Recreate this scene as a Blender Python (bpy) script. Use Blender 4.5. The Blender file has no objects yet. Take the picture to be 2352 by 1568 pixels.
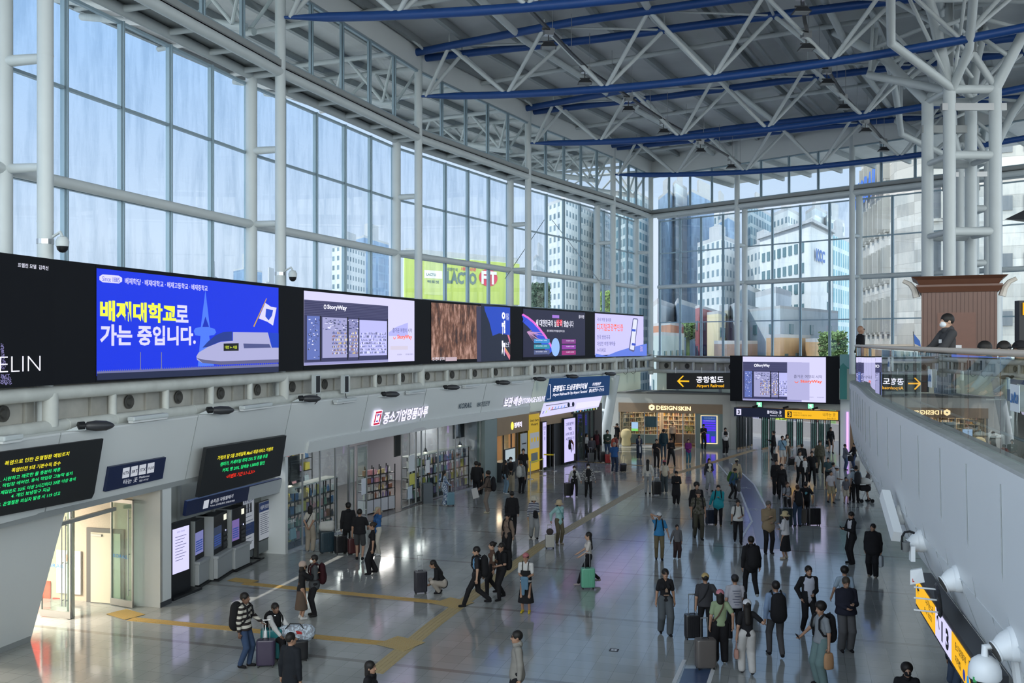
import bpy,math,random
import numpy as np
from mathutils import Vector,Matrix
random.seed(7)
RNG=np.random.default_rng(5)
PI=math.pi
R=math.radians
SC=bpy.context.scene
COL=SC.collection
FPX=2175.0
CX,HY,CH=1176.0,785.0,7.4
cam_d=bpy.data.cameras.new('camera')
cam_d.sensor_width=36.0
cam_d.lens=FPX/2352.0*36.0
cam_d.shift_y=1.0/2352.0
cam_d.clip_end=3000
cam=bpy.data.objects.new('camera',cam_d)
cam.location=(0,0,CH)
cam.rotation_euler=(PI/2,0,0)
COL.objects.link(cam)
SC.camera=cam
world=bpy.data.worlds.new('sky')
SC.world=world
world.use_nodes=True
_n=world.node_tree.nodes
_l=world.node_tree.links
_n.clear()
_o=_n.new('ShaderNodeOutputWorld')
_b=_n.new('ShaderNodeBackground')
_t=_n.new('ShaderNodeTexCoord')
_s=_n.new('ShaderNodeSeparateXYZ')
_r=_n.new('ShaderNodeValToRGB')
_m=_n.new('ShaderNodeMapRange')
_m.inputs[1].default_value=-0.2
_m.inputs[2].default_value=1.0
_l.new(_t.outputs['Generated'],_s.inputs[0])
_l.new(_s.outputs['Z'],_m.inputs[0])
_l.new(_m.outputs[0],_r.inputs[0])
_e=_r.color_ramp.elements
_e[0].position=0.0
_e[0].color=(0.45,0.50,0.55,1)
_e[1].position=1.0
_e[1].color=(0.10,0.24,0.55,1)
for _p,_c in ((0.16,(0.60,0.68,0.80)),(0.25,(0.66,0.77,0.94)),(0.40,(0.44,0.64,0.95)),(0.58,(0.26,0.48,0.86))):
 _q=_e.new(_p)
 _q.color=_c+(1,)
_l.new(_r.outputs[0],_b.inputs['Color'])
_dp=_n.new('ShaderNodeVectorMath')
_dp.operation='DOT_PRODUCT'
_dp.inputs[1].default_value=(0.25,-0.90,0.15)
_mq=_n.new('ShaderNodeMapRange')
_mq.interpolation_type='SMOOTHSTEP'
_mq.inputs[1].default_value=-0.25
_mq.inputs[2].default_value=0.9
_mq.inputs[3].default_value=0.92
_mq.inputs[4].default_value=5.2  # sky boosted behind the camera, added to brighten the hall
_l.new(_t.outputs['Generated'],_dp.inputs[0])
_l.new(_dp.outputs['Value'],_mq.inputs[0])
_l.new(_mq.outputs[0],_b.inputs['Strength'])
_wm=_n.new('ShaderNodeMix')
_wm.data_type='RGBA'
_wm.inputs[7].default_value=(0.62,0.66,0.66,1)
_mw=_n.new('ShaderNodeMapRange')
_mw.inputs[1].default_value=-0.1
_mw.inputs[2].default_value=0.8
_l.new(_dp.outputs['Value'],_mw.inputs[0])
_l.new(_mw.outputs[0],_wm.inputs[0])
_l.new(_r.outputs[0],_wm.inputs[6])
_l.new(_wm.outputs[2],_b.inputs['Color'])
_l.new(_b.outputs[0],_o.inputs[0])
sun_d=bpy.data.lights.new('sun','SUN')
sun_d.energy=3.2
sun_d.angle=R(0.6)
sun_d.color=(1.0,0.94,0.84)
sun=bpy.data.objects.new('sun',sun_d)
sun.rotation_euler=Vector((-0.60,0.06,0.80)).to_track_quat('Z','Y').to_euler()
COL.objects.link(sun)
SC.view_settings.view_transform='Standard'
SC.view_settings.look='None'
SC.view_settings.gamma=1.0
SC.view_settings.use_curve_mapping=False
SC.view_settings.exposure=0.30
cy=SC.cycles
cy.max_bounces=6
cy.diffuse_bounces=3
cy.glossy_bounces=3
cy.transparent_max_bounces=24
cy.transmission_bounces=4
cy.caustics_reflective=False
cy.caustics_refractive=False
cy.sample_clamp_indirect=4.0
cy.use_adaptive_sampling=True
cy.adaptive_threshold=0.02
cy.use_denoising=True
def P(px,py,Y):
 return Vector(((px -CX)/FPX*Y,Y,CH -(py -HY)/FPX*Y))
def FL(px,py,z=0.0):
 Y=FPX*(CH -z)/(py -HY)
 return Vector(((px -CX)/FPX*Y,Y,z))
MATS={}
def M(name,col=(0.5,0.5,0.5),rough=0.6,metal=0.0,emit=0.0,bump=0.0,scale=8.0,var=0.0,spec=0.5,coat=0.0):
 if name in MATS:
  return MATS[name]
 m=bpy.data.materials.new(name)
 m.use_nodes=True
 nt=m.node_tree
 b=nt.nodes['Principled BSDF']
 b.inputs['Base Color'].default_value=(*col,1)
 b.inputs['Roughness'].default_value=rough
 b.inputs['Metallic'].default_value=metal
 b.inputs['Specular IOR Level'].default_value=spec
 b.inputs['Coat Weight'].default_value=coat
 if emit:
  b.inputs['Emission Color'].default_value=(*col,1)
  b.inputs['Emission Strength'].default_value=emit
  if emit>0.3:
   b.inputs['Base Color'].default_value=(col[0]*.1,col[1]*.1,col[2]*.1,1)
 if var or bump:
  tc=nt.nodes.new('ShaderNodeTexCoord')
  no=nt.nodes.new('ShaderNodeTexNoise')
  no.inputs['Scale'].default_value=scale
  no.inputs['Detail'].default_value=5
  nt.links.new(tc.outputs['Object'],no.inputs['Vector'])
  if var:
   mx=nt.nodes.new('ShaderNodeMix')
   mx.data_type='RGBA'
   mx.inputs[6].default_value=(*[c*(1 -var) for c in col],1)
   mx.inputs[7].default_value=(*[min(1,c*(1+var)) for c in col],1)
   nt.links.new(no.outputs[0],mx.inputs[0])
   nt.links.new(mx.outputs[2],b.inputs['Base Color'])
   if emit:
    nt.links.new(mx.outputs[2],b.inputs['Emission Color'])
  if bump:
   bp=nt.nodes.new('ShaderNodeBump')
   bp.inputs['Strength'].default_value=bump
   bp.inputs['Distance'].default_value=0.02
   nt.links.new(no.outputs[0],bp.inputs['Height'])
   nt.links.new(bp.outputs[0],b.inputs['Normal'])
 MATS[name]=m
 return m
def EM(name,col=(0.5,0.5,0.5),s=1.0):
 return M('glow_'+name,col,0.5,emit=s)
def glass_mat(name,tint=(0.86,0.93,0.95),refl=1.0,streak=0.0,rough=0.0):
 if name in MATS:
  return MATS[name]
 m=bpy.data.materials.new(name)
 m.use_nodes=True
 nt=m.node_tree
 nt.nodes.clear()
 out=nt.nodes.new('ShaderNodeOutputMaterial')
 tr=nt.nodes.new('ShaderNodeBsdfTransparent')
 tr.inputs[0].default_value=(*tint,1)
 gl=nt.nodes.new('ShaderNodeBsdfGlossy')
 gl.inputs['Roughness'].default_value=rough
 gl.inputs['Color'].default_value=(1,1,1,1)
 lw=nt.nodes.new('ShaderNodeLayerWeight')
 pw=nt.nodes.new('ShaderNodeMath')
 pw.operation='POWER'
 pw.inputs[1].default_value=4.5
 nt.links.new(lw.outputs['Facing'],pw.inputs[0])
 mu=nt.nodes.new('ShaderNodeMath')
 mu.operation='MULTIPLY_ADD'
 mu.inputs[1].default_value=refl
 mu.inputs[2].default_value=0.05*refl
 mu.use_clamp=True
 nt.links.new(pw.outputs[0],mu.inputs[0])
 mx=nt.nodes.new('ShaderNodeMixShader')
 nt.links.new(mu.outputs[0],mx.inputs[0])
 nt.links.new(tr.outputs[0],mx.inputs[1])
 nt.links.new(gl.outputs[0],mx.inputs[2])
 nt.links.new(mx.outputs[0],out.inputs[0])
 if streak:
  tc=nt.nodes.new('ShaderNodeTexCoord')
  mp=nt.nodes.new('ShaderNodeMapping')
  mp.inputs['Scale'].default_value=(1.9,1.9,0.33)
  mp.inputs['Rotation'].default_value=(0.22,0.12,0)
  no=nt.nodes.new('ShaderNodeTexNoise')
  no.inputs['Scale'].default_value=1.0
  no.inputs['Detail'].default_value=6
  no.inputs['Roughness'].default_value=0.62
  cr=nt.nodes.new('ShaderNodeValToRGB')
  cr.color_ramp.elements[0].position=0.36
  k=1 -streak
  cr.color_ramp.elements[0].color=(tint[0]*k*.93,tint[1]*k*.97,tint[2]*k,1)
  cr.color_ramp.elements[1].position=0.56
  cr.color_ramp.elements[1].color=(*tint,1)
  nt.links.new(tc.outputs['Object'],mp.inputs[0])
  nt.links.new(mp.outputs[0],no.inputs['Vector'])
  nt.links.new(no.outputs[0],cr.inputs[0])
  nt.links.new(cr.outputs[0],tr.inputs[0])
 MATS[name]=m
 return m
WHITE=M('white_painted_steel',(0.55,0.60,0.61),0.42,var=0.07,scale=1.5)
DWHITE=M('dirty_white_steel',(0.55,0.57,0.54),0.55,var=0.22,scale=2.2,bump=0.05)
BLUE=M('blue_painted_steel',(0.010,0.060,0.235),0.45,var=0.12,scale=1.2)
ALU=M('aluminium_mullion',(0.30,0.40,0.46),0.45,metal=0.3)
PANEL=M('white_wall_panel',(0.68,0.71,0.71),0.45,var=0.04,scale=0.7)
GREYP=M('grey_panel',(0.30,0.32,0.32),0.5,var=0.06,scale=2)
DARK=M('dark_metal',(0.035,0.037,0.042),0.4)
BLACK=M('black_plastic',(0.012,0.013,0.015),0.4,spec=0.3)
LEDOFF=M('unlit_led_panel',(0.008,0.009,0.012),0.6,spec=0.15)
STEEL=M('brushed_steel',(0.45,0.46,0.47),0.3,metal=0.9)
WOODB=M('brown_wood_laminate',(0.125,0.055,0.034),0.4,var=0.15,scale=3)
TAN=M('tan_wood_fascia',(0.27,0.19,0.12),0.5,var=0.1,scale=3)
ROOFM=M('white_roof_deck',(0.60,0.62,0.62),0.6,var=0.12,scale=0.8)
GLASS=glass_mat('window_glass',(0.86,0.93,0.96),0.8,streak=0.15)
GLASSC=glass_mat('clear_glass',(0.90,0.95,0.95),1.0)
GLASSG=glass_mat('green_rail_glass',(0.76,0.87,0.85),1.3)
class MB:
 def __init__(s):
  s.v,s.f,s.n=[],[],0
 def add(s,v,f):
  b=len(s.v)
  s.v.extend([tuple(p) for p in v])
  s.f.extend([tuple(i+b for i in q) for q in f])
  return s
 def box(s,c,d,rz=0.0,m=None):
  hx,hy,hz=d[0]/2,d[1]/2,d[2]/2
  ca,sa=math.cos(rz),math.sin(rz)
  vs=[]
  for z in (-hz,hz):
   for x,y in ((-hx,-hy),(hx,-hy),(hx,hy),(-hx,hy)):
    vs.append((c[0]+x*ca -y*sa,c[1]+x*sa+y*ca,c[2]+z))
  return s.add(vs,[(3,2,1,0),(4,5,6,7),(0,1,5,4),(1,2,6,5),(2,3,7,6),(3,0,4,7)])
 def beam(s,a,b,w,h,up=(0,0,1),caps=True):
  a,b=Vector(a),Vector(b)
  d=(b -a).normalized()
  x=d.cross(Vector(up))
  if x.length<1e-4:
   x=d.cross(Vector((1,0,0)))
  x.normalize()
  y=x.cross(d)
  vs=[]
  for p in (a,b):
   for i,j in ((-1,-1),(1,-1),(1,1),(-1,1)):
    vs.append(p+x*(i*w/2)+y*(j*h/2))
  return s.add(vs,[(0,1,2,3),(7,6,5,4),(0,4,5,1),(1,5,6,2),(2,6,7,3),(3,7,4,0)])
 def tube(s,pts,r,n=10,cap=True,rs=None):
  pts=[Vector(p) for p in pts]
  k=len(pts)
  rs=rs or [r]*k
  vs,fs=[],[]
  px=None
  for i,p in enumerate(pts):
   if i==0: d=pts[1] -p
   elif i==k -1: d=p -pts[i -1]
   else: d=(pts[i+1] -p).normalized()+(p -pts[i -1]).normalized()
   d.normalize()
   if px is None:
    x=d.cross(Vector((0,0,1)))
    if x.length<1e-3: x=Vector((1,0,0))
   else:
    x=px -d*px.dot(d)
   x.normalize()
   px=x
   y=d.cross(x)
   for j in range(n):
    a=2*PI*j/n
    vs.append(p+x*(math.cos(a)*rs[i])+y*(math.sin(a)*rs[i]))
  for i in range(k -1):
   for j in range(n):
    a,b=i*n+j,i*n+(j+1) % n
    fs.append((a,b,b+n,a+n))
  if cap:
   fs.append(tuple(range(n -1,-1,-1)))
   fs.append(tuple(range((k -1)*n,k*n)))
  return s.add(vs,fs)
 def lathe(s,prof,c=(0,0,0),n=16,ax=None):
  vs,fs=[],[]
  mt=ax or Matrix.Identity(3)
  for r,z in prof:
   for j in range(n):
    a=2*PI*j/n
    vs.append(Vector(c)+mt @ Vector((r*math.cos(a),r*math.sin(a),z)))
  for i in range(len(prof) -1):
   for j in range(n):
    a,b=i*n+j,i*n+(j+1) % n
    fs.append((a,b,b+n,a+n))
  fs.append(tuple(range(n -1,-1,-1)))
  fs.append(tuple(range((len(prof) -1)*n,len(prof)*n)))
  return s.add(vs,fs)
 def prism(s,poly,d):
  d=Vector(d)
  n=len(poly)
  vs=[Vector(p) for p in poly]+[Vector(p)+d for p in poly]
  fs=[tuple(range(n -1,-1,-1)),tuple(range(n,2*n))]
  for i in range(n):
   j=(i+1) % n
   fs.append((i,j,j+n,i+n))
  return s.add(vs,fs)
 def quad(s,*p):
  return s.add(p,[tuple(range(len(p)))])
 def build(s,name,mat,parent=None,smooth=False,bevel=0.0,loc=None):
  me=bpy.data.meshes.new(name)
  vs=s.v
  if loc is not None:
   vs=[(v[0] -loc[0],v[1] -loc[1],v[2] -loc[2]) for v in vs]
  me.from_pydata(vs,[],s.f)
  me.materials.append(mat)
  if smooth:
   me.shade_smooth()
   me.set_sharp_from_angle(angle=R(smooth if smooth is not True else 40))
  o=bpy.data.objects.new(name,me)
  COL.objects.link(o)
  if loc is not None:
   o.location=loc
   MW[o.name]=Matrix.Translation(Vector(loc))
  if parent is not None:
   par(o,parent)
  if bevel:
   md=o.modifiers.new('soft_edges','BEVEL')
   md.width=bevel
   md.segments=2
   md.limit_method='ANGLE'
  return o
def par(o,p):
 o.parent=p
 o.matrix_parent_inverse=MW[p.name].inverted() if p.name in MW else Matrix.Identity(4)
MW={}
def empty(name,loc=(0,0,0),rz=0.0):
 o=bpy.data.objects.new(name,None)
 o.empty_display_size=0.2
 COL.objects.link(o)
 o.location=loc
 o.rotation_euler=(0,0,rz)
 MW[o.name]=Matrix.Translation(Vector(loc)) @ Matrix.Rotation(rz,4,'Z')
 return o
def thing(name,label,cat,loc=(0,0,0),rz=0.0,group=None):
 return tag(empty(name,loc,rz),label,cat,group)
def tag(o,label,cat,group=None,kind=None):
 o['label']=label
 o['category']=cat
 if group: o['group']=group
 if kind: o['kind']=kind
 return o
def struct(o):
 o['kind']='structure'
 return o
def copy_tree(o,parent=None):
 c=o.copy()
 COL.objects.link(c)
 if o.name in MW: MW[c.name]=MW[o.name]
 if parent is not None: c.parent=parent
 for ch in list(o.children):
  copy_tree(ch,c)
 return c
class Frame:
 """a flat surface in the place: origin, along, up, outward normal"""
 def __init__(s,o,u,v):
  s.o,s.u,s.v=Vector(o),Vector(u).normalized(),Vector(v).normalized()
  s.n=s.u.cross(s.v).normalized()
 def p(s,u,v,d=0.0):
  return s.o+s.u*u+s.v*v+s.n*d
 def uv(s,px,py):
  d=Vector(((px -CX)/FPX,1.0,-(py -HY)/FPX))
  c=Vector((0,0,CH))
  t=(s.o -c).dot(s.n)/d.dot(s.n)
  q=c+d*t -s.o
  uu,vv,uvd=s.u.dot(s.u),s.v.dot(s.v),s.u.dot(s.v)
  a,b=q.dot(s.u),q.dot(s.v)
  det=uu*vv -uvd*uvd
  return ((a*vv -b*uvd)/det,(b*uu -a*uvd)/det)
 def rect(s,u0,v0,u1,v1,d=0.0,th=0.0,mb=None):
  mb=mb or MB()
  q=[s.p(u0,v0,d),s.p(u1,v0,d),s.p(u1,v1,d),s.p(u0,v1,d)]
  if th:
   mb.prism(q,s.n*(-th))
  else:
   mb.quad(*q)
  return mb
 def poly(s,pts,d=0.0,th=0.0,mb=None):
  mb=mb or MB()
  q=[s.p(a,b,d) for a,b in pts]
  if th: mb.prism(q,s.n*(-th))
  else: mb.quad(*q)
  return mb
 def pxpoly(s,pts,d=0.0,th=0.0,mb=None):
  return s.poly([s.uv(*q) for q in pts],d,th,mb)
 def disc(s,u,v,r,d=0.0,n=20,mb=None,ry=None):
  return s.poly([(u+r*math.cos(2*PI*i/n),v+(ry or r)*math.sin(2*PI*i/n)) for i in range(n)],d,0,mb)
 def ring(s,u,v,r,w,d=0.0,n=20,mb=None,a0=0,a1=2*PI,ry=None):
  mb=mb or MB()
  ry=ry or r
  k=ry/r
  for i in range(n):
   a,b=a0+(a1 -a0)*i/n,a0+(a1 -a0)*(i+1)/n
   mb.quad(*[s.p(u+q*math.cos(t),v+q*k*math.sin(t),d) for q,t in ((r -w,a),(r,a),(r,b),(r -w,b))])
  return mb
_tc={}
TXO=[]
def text_mesh(txt,off=0.0):
 key=(txt,off)
 if key in _tc: return _tc[key]
 warm([key])
 return _tc[key]
def warm(keys):
 """cut many lines of lettering in one go"""
 for off in sorted(set(k[1] for k in keys)):
  ts=[k[0] for k in keys if k[1]==off and k not in _tc]
  if not ts: continue
  if not TXO:
   cu=bpy.data.curves.new('lettering','FONT')
   cu.size=1.0
   cu.resolution_u=2
   cu.space_line=4.0
   TXO.append(bpy.data.objects.new('lettering_tmp',cu))
  ob=TXO[0]
  ob.data.body='\n'.join(ts)
  ob.data.offset=off
  me=ob.to_mesh()
  av=np.array([v.co[:2] for v in me.vertices])
  af=[tuple(p.vertices) for p in me.polygons]
  ob.to_mesh_clear()
  row=np.round((-av[:,1]+.3)/4.0).astype(int)
  for k,t_ in enumerate(ts):
   idx=np.nonzero(row==k)[0]
   mp={int(i): j for j,i in enumerate(idx)}
   _tc[(t_,off)]=(av[idx],[tuple(mp[i] for i in f) for f in af if f[0] in mp])
def lettering(fr,txt,u0,v0,u1,v1,d=0.01,mb=None,off=0.0,keep=False,th=0.0,slant=0.0,vertical=False):
 """fit the words into the box u0..u1, v0..v1 of a frame"""
 mb=mb or MB()
 vs,fs=text_mesh(txt,off)
 if not len(vs): return mb
 lo,hi=vs.min(0),vs.max(0)
 w,h=(hi -lo)
 w=max(w,1e-3); h=max(h,1e-3)
 su,sv=(u1 -u0)/w,(v1 -v0)/h
 if keep:
  k=min(su,sv)
  ou,ov=((u1 -u0) -w*k)/2,((v1 -v0) -h*k)/2
  su=sv=k
 else:
  ou=ov=0
 pts=[fr.p(u0+ou+(x -lo[0])*su+slant*(y -lo[1])*sv,v0+ov+(y -lo[1])*sv,d) for x,y in vs]
 mb.add(pts,fs)
 if th:
  pass
 return mb
TEXTS=[["1 3",0.05],["1. 시원하고 깨끗한 물 충분히 제공",0.01],["10억 받고",0.02],["1등 유산균",0.03],["2. 작업장 에어컨, 휴식 작업장 그늘막 설치",0.01],["3",0.04],["3. 체감온도 33도 이상 2시간마다 20분 이상 휴식",0.01],["4. 개인 보냉장구 지급",0.01],["5. 온열질환 의심자 발생 시 119 신고",0.01],["50",0.05],["50%",0.0],["<이벤트 기간 5.1~5.31>",0.01],["Airport Railroad",0.01],["Airport Railroad & City Airport Terminal",0.02],["COOLING",0.0],["DESIGN",0.03],["Don't Carry",0.03],["ELIN",-0.02],["Entrance 入口",0.0],["Exit 出口",0.0],["Exit 出口",0.02],["FIT",0.05],["IBK기업은행",0.01],["IBK기업은행",0.03],["ITX",0.02],["KCC",0.05],["KORAIL",0.0],["KORAIL",0.015],["KORAIL",0.03],["KORAIL",0.04],["KORAIL",0.05],["KORAIL",0.06],["KTX",0.02],["KTX SRT",0.0],["KTX 개인고객",0.03],["LACTO",0.03],["LACTO",0.05],["Platforms",0.01],["SKIN",0.03],["SRT",0.02],["STORAGE·DELIVERY",0.02],["SUMMER SALE",0.0],["Since 1885",0.0],["StoryWay",0.03],["Tickets 自动售票机 自動券売機",0.0],["We carry!",0.03],["vs",0.02],["ㅇ",0.06],["ㅈㅜ",0.06],["ㅜㄹ",0.06],["城市航站楼",0.02],["站台 のりば",0.01],["都心空港ターミナル",0.02],["가는 중입니다.",0.035],["가정의 달 5월 코레일톡 MaaS 제휴서비스 이벤트",0.01],["공항철도",0.02],["공항철도 도심공항터미널",0.03],["광고문의",0.0],["국내 여행 필수품",0.0],["그대로 출근하기",0.02],["그만",0.02],["그만그만",0.02],["기을길",0.0],["까치산 가는 길",0.0],["나가는 곳",0.0],["나가는 곳",0.02],["누리세요",0.0],["는곳",0.0],["다양한 여행 혜택을",0.0],["대전 ← 서울",0.0],["대한민국 ",0.03],["들어오는 곳",0.01],["디지털관광주민증",0.01],["락토핏",0.03],["렌터카, 카셰어링 최대 75% 및 경품 추첨",0.01],["로",0.03],["무궁화",0.02],["미래차 관광",0.0],["바이오헬스 산업",0.0],["반구천의 암각화",0.0],["배재대학교",0.035],["배재학당 · 배재대학교 · 배재고등학교 · 배재중학교",0.015],["보관·배송",0.03],["사장되기",0.02],["새 대한민국의 실장 이 맺습니다",0.01],["서울로7017, 만리동광장, 청파로",0.0],["서울역 운임안내",0.02],["승차권 구입안내",0.0],["승차권 자동발매기",0.01],["심장",0.03],["올라여행",0.0],["운영",0.02],["전국 경제자유구역 개발사업 투자 안내",0.0],["전국 방방곡곡",0.0],["중소기업명품마루",0.02],["중소기업명품마루",0.03],["즐거운 여행의 시작",0.0],["지하철",0.02],["짐캐리",0.04],["커피, 빵 20%, 짐배송 1,000원 할인",0.01],["타는 곳",0.01],["편의점 운영문의",0.0],["폭염안전 5대 기본수칙 준수",0.01],["폭염으로 인한 온열질환 예방조치",0.01],["프렐린 모델  김희선",0.0]]
warm([tuple(k) for k in TEXTS])
def KP(px,Y): return Vector(((px -CX)/FPX*Y,Y,0))
K=[KP(104,22.2),KP(644,32.7),KP(961,43.2),KP(1213,53.4),KP(1408,63.4),KP(1495,70.2)]
_d=(K[1] -K[0]).normalized()
_d=Matrix.Rotation(R(4),3,'Z') @ _d
K=[K[0] -_d*21.6,K[0] -_d*10.8]+K            # two bays behind the picture's left edge
NK=len(K)
def outn(i):
 """outward unit normal of the left wall at column i"""
 a=K[i] -K[i -1] if i>0 else K[1] -K[0]
 b=K[i+1] -K[i] if i<NK -1 else a
 t=(a.normalized()+b.normalized()).normalized()
 return Vector((-t.y,t.x,0))
def off(i,d): return K[i]+outn(i)*d
B=[K[-1],Vector((15.43,64.9,0)),Vector((21.2,59.0,0)),Vector((26.95,53.1,0)),Vector((32.7,47.2,0)),Vector((38.4,41.3,0))]
def boutn(i):
 a=B[i] -B[i -1] if i>0 else B[1] -B[0]
 b=B[i+1] -B[i] if i<len(B) -1 else a
 t=(a.normalized()+b.normalized()).normalized()
 return Vector((-t.y,t.x,0))
def boff(i,d): return B[i]+boutn(i)*d
def at(p,z): return Vector((p.x,p.y,z))
Z_SC0,Z_SC1,Z_TUBE,Z_TR,Z_LEDGE,Z_FAS=6.40,9.32,11.5,14.0,16.7,19.75
OUT=1.15
ZT=22.0
def floor_material():
 m=bpy.data.materials.new('polished_floor_tiles')
 m.use_nodes=True
 nt=m.node_tree
 L=nt.links.new
 b=nt.nodes['Principled BSDF']
 tc=nt.nodes.new('ShaderNodeTexCoord')
 mp=nt.nodes.new('ShaderNodeMapping')
 mp.inputs['Rotation'].default_value=(0,0,R(16.9))
 L(tc.outputs['Object'],mp.inputs[0])
 br=nt.nodes.new('ShaderNodeTexBrick')
 br.offset=0.0
 br.squash=1.0
 br.inputs['Scale'].default_value=1.0
 br.inputs['Brick Width'].default_value=0.5
 br.inputs['Row Height'].default_value=0.5
 br.inputs['Mortar Size'].default_value=0.0045
 br.inputs['Mortar Smooth'].default_value=0.3
 br.inputs['Bias'].default_value=0.0
 br.inputs['Color1'].default_value=(0.29,0.305,0.30,1)
 br.inputs['Color2'].default_value=(0.335,0.35,0.345,1)
 br.inputs['Mortar'].default_value=(0.13,0.135,0.135,1)
 L(mp.outputs[0],br.inputs['Vector'])
 sx=nt.nodes.new('ShaderNodeSeparateXYZ')
 L(mp.outputs[0],sx.inputs[0])
 mo=nt.nodes.new('ShaderNodeMath'); mo.operation='PINGPONG'; mo.inputs[1].default_value=2.5
 L(sx.outputs['Y'],mo.inputs[0])
 lt=nt.nodes.new('ShaderNodeMath'); lt.operation='LESS_THAN'; lt.inputs[1].default_value=0.085
 L(mo.outputs[0],lt.inputs[0])
 mx=nt.nodes.new('ShaderNodeMix'); mx.data_type='RGBA'
 mx.inputs[7].default_value=(0.17,0.16,0.15,1)
 ml=nt.nodes.new('ShaderNodeMath'); ml.operation='MULTIPLY'; ml.inputs[1].default_value=0.75
 L(lt.outputs[0],ml.inputs[0]); L(ml.outputs[0],mx.inputs[0])
 L(br.outputs['Color'],mx.inputs[6])
 no=nt.nodes.new('ShaderNodeTexNoise'); no.inputs['Scale'].default_value=0.35; no.inputs['Detail'].default_value=6
 L(tc.outputs['Object'],no.inputs['Vector'])
 hs=nt.nodes.new('ShaderNodeHueSaturation')
 mr=nt.nodes.new('ShaderNodeMapRange'); mr.inputs[3].default_value=0.88; mr.inputs[4].default_value=1.1
 L(no.outputs[0],mr.inputs[0]); L(mr.outputs[0],hs.inputs['Value'])
 L(mx.outputs[2],hs.inputs['Color'])
 L(hs.outputs[0],b.inputs['Base Color'])
 mr2=nt.nodes.new('ShaderNodeMapRange'); mr2.inputs[3].default_value=0.07; mr2.inputs[4].default_value=0.15
 L(no.outputs[0],mr2.inputs[0]); L(mr2.outputs[0],b.inputs['Roughness'])
 b.inputs['Specular IOR Level'].default_value=1.0
 bp=nt.nodes.new('ShaderNodeBump'); bp.inputs['Strength'].default_value=0.25; bp.inputs['Distance'].default_value=0.004; bp.invert=True
 L(br.outputs['Fac'],bp.inputs['Height']); L(bp.outputs[0],b.inputs['Normal'])
 return m
FLOORM=floor_material()
mb=MB()
mb.prism([(-34,-14,0),(40,-14,0),(40,90,0),(-34,90,0)],(0,0,-0.25))
struct(mb.build('floor',FLOORM))
mb=MB()
mb.prism([(-900,-100,-6.3),(900,-100,-6.3),(900,1600,-6.3),(-900,1600,-6.3)],(0,0,-0.3))
struct(mb.build('ground',M('city_ground',(0.42,0.42,0.40),0.9,var=0.15,scale=0.02)))
mb=MB()
mb.prism([(-60,-14,-0.3),(-33,-14,-0.3),(-33,90,-0.3),(-60,90,-0.3)],(0,0,-0.4))
struct(mb.build('pavement',M('outside_paving',(0.50,0.48,0.44),0.8,var=0.08,scale=1)))
mb=MB(); mb.box((3,-14.2,2.5),(74,0.3,6)); struct(mb.build('wall_rear',M('rear_wall_paint',(0.26,0.27,0.28),0.7)))
mb=MB(); mb.box((40.1,12,2.5),(0.3,52,6)); struct(mb.build('wall_right',M('rear_wall_paint')))
def column_pair(i,kin,kout,label,z0=5.0,far=False):
 t=thing('twin_column',label,'column',at(kin,z0),group=None)
 mb=MB()
 mb.tube([at(kin,z0),at(kin,21.0)],0.18,18)
 for z in (Z_TR+.1,10.2,18.0):
  mb.tube([at(kin,z),at(kin,z+.03)],0.186,18)
 mb.build('inner_pipe',WHITE,t,smooth=True)
 mb=MB()
 mb.tube([at(kout,z0),at(kout,Z_LEDGE)],0.2,18)
 mb.build('outer_pipe',WHITE,t,smooth=True)
 for z in (Z_TR+.05,Z_TUBE,Z_LEDGE):
  mb=MB()
  r=0.14 if z != Z_TUBE else 0.12
  mb.tube([at(kin,z),at(kout,z)],r,14,rs=[r*.8,r])
  mb.build('strut',WHITE,t,smooth=True)
 return t
for i in range(NK):
 lab=['twin white pipe column of the left glass wall, behind the camera','twin white pipe column of the left glass wall, beside the camera',
           'twin white pipe column nearest the camera, above the black LIN screen','twin white pipe column above the right end of the blue screen',
           'twin white pipe column above the gap after the shopfront screen','twin white pipe column rising above the dark screen with pink arc',
           'twin white pipe column above the pale screen showing a phone','twin white pipe column in the corner of the two glass walls'][i]
 if i==0: continue
 column_pair(i,off(i,0),off(i,OUT),lab)
for i in range(1,len(B)):
 lab=['','twin white pipe column of the end glass wall above the arrow sign','twin white pipe column of the end glass wall left of the stone building',
           'twin white pipe column of the end glass wall behind the tree column','twin white pipe column of the end glass wall, outside right','last twin white pipe column of the end glass wall'][i]
 column_pair(i,boff(i,0),boff(i,0.95),lab,z0=5.4)
wn=0
def glazed(a,b,z0,z1,n,trans,ends=True,mw=0.10,glass=GLASS,nm=None,shift=0.0):
 """a..b in plan, n panes wide"""
 global wn
 wn += 1
 e=empty(nm or 'window_%d' % wn)
 struct(e)
 d=(b -a)
 u=d.normalized()
 nv=Vector((-u.y,u.x,0))
 MB().add([at(a,z0)+nv*.02,at(b,z0)+nv*.02,at(b,z1)+nv*.02,at(a,z1)+nv*.02],[(0,1,2,3)]).build('pane',glass,e)
 for k in range(n+1):
  if not ends and k in (0,n): continue
  q=a+d*min(max((k+shift)/n,0),1)
  mb=MB()
  mb.beam(at(q,z0),at(q,z1),mw,0.16,up=(u.x,u.y,0))
  mb.beam(at(q,z0) -nv*0.09,at(q,z1) -nv*0.09,mw*.45,0.05,up=(u.x,u.y,0))
  mb.build('mullion',ALU,e)
 for z in trans:
  mb=MB()
  mb.beam(at(a,z),at(b,z),0.13,0.08)
  mb.build('transom',ALU,e)
 return e
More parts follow.
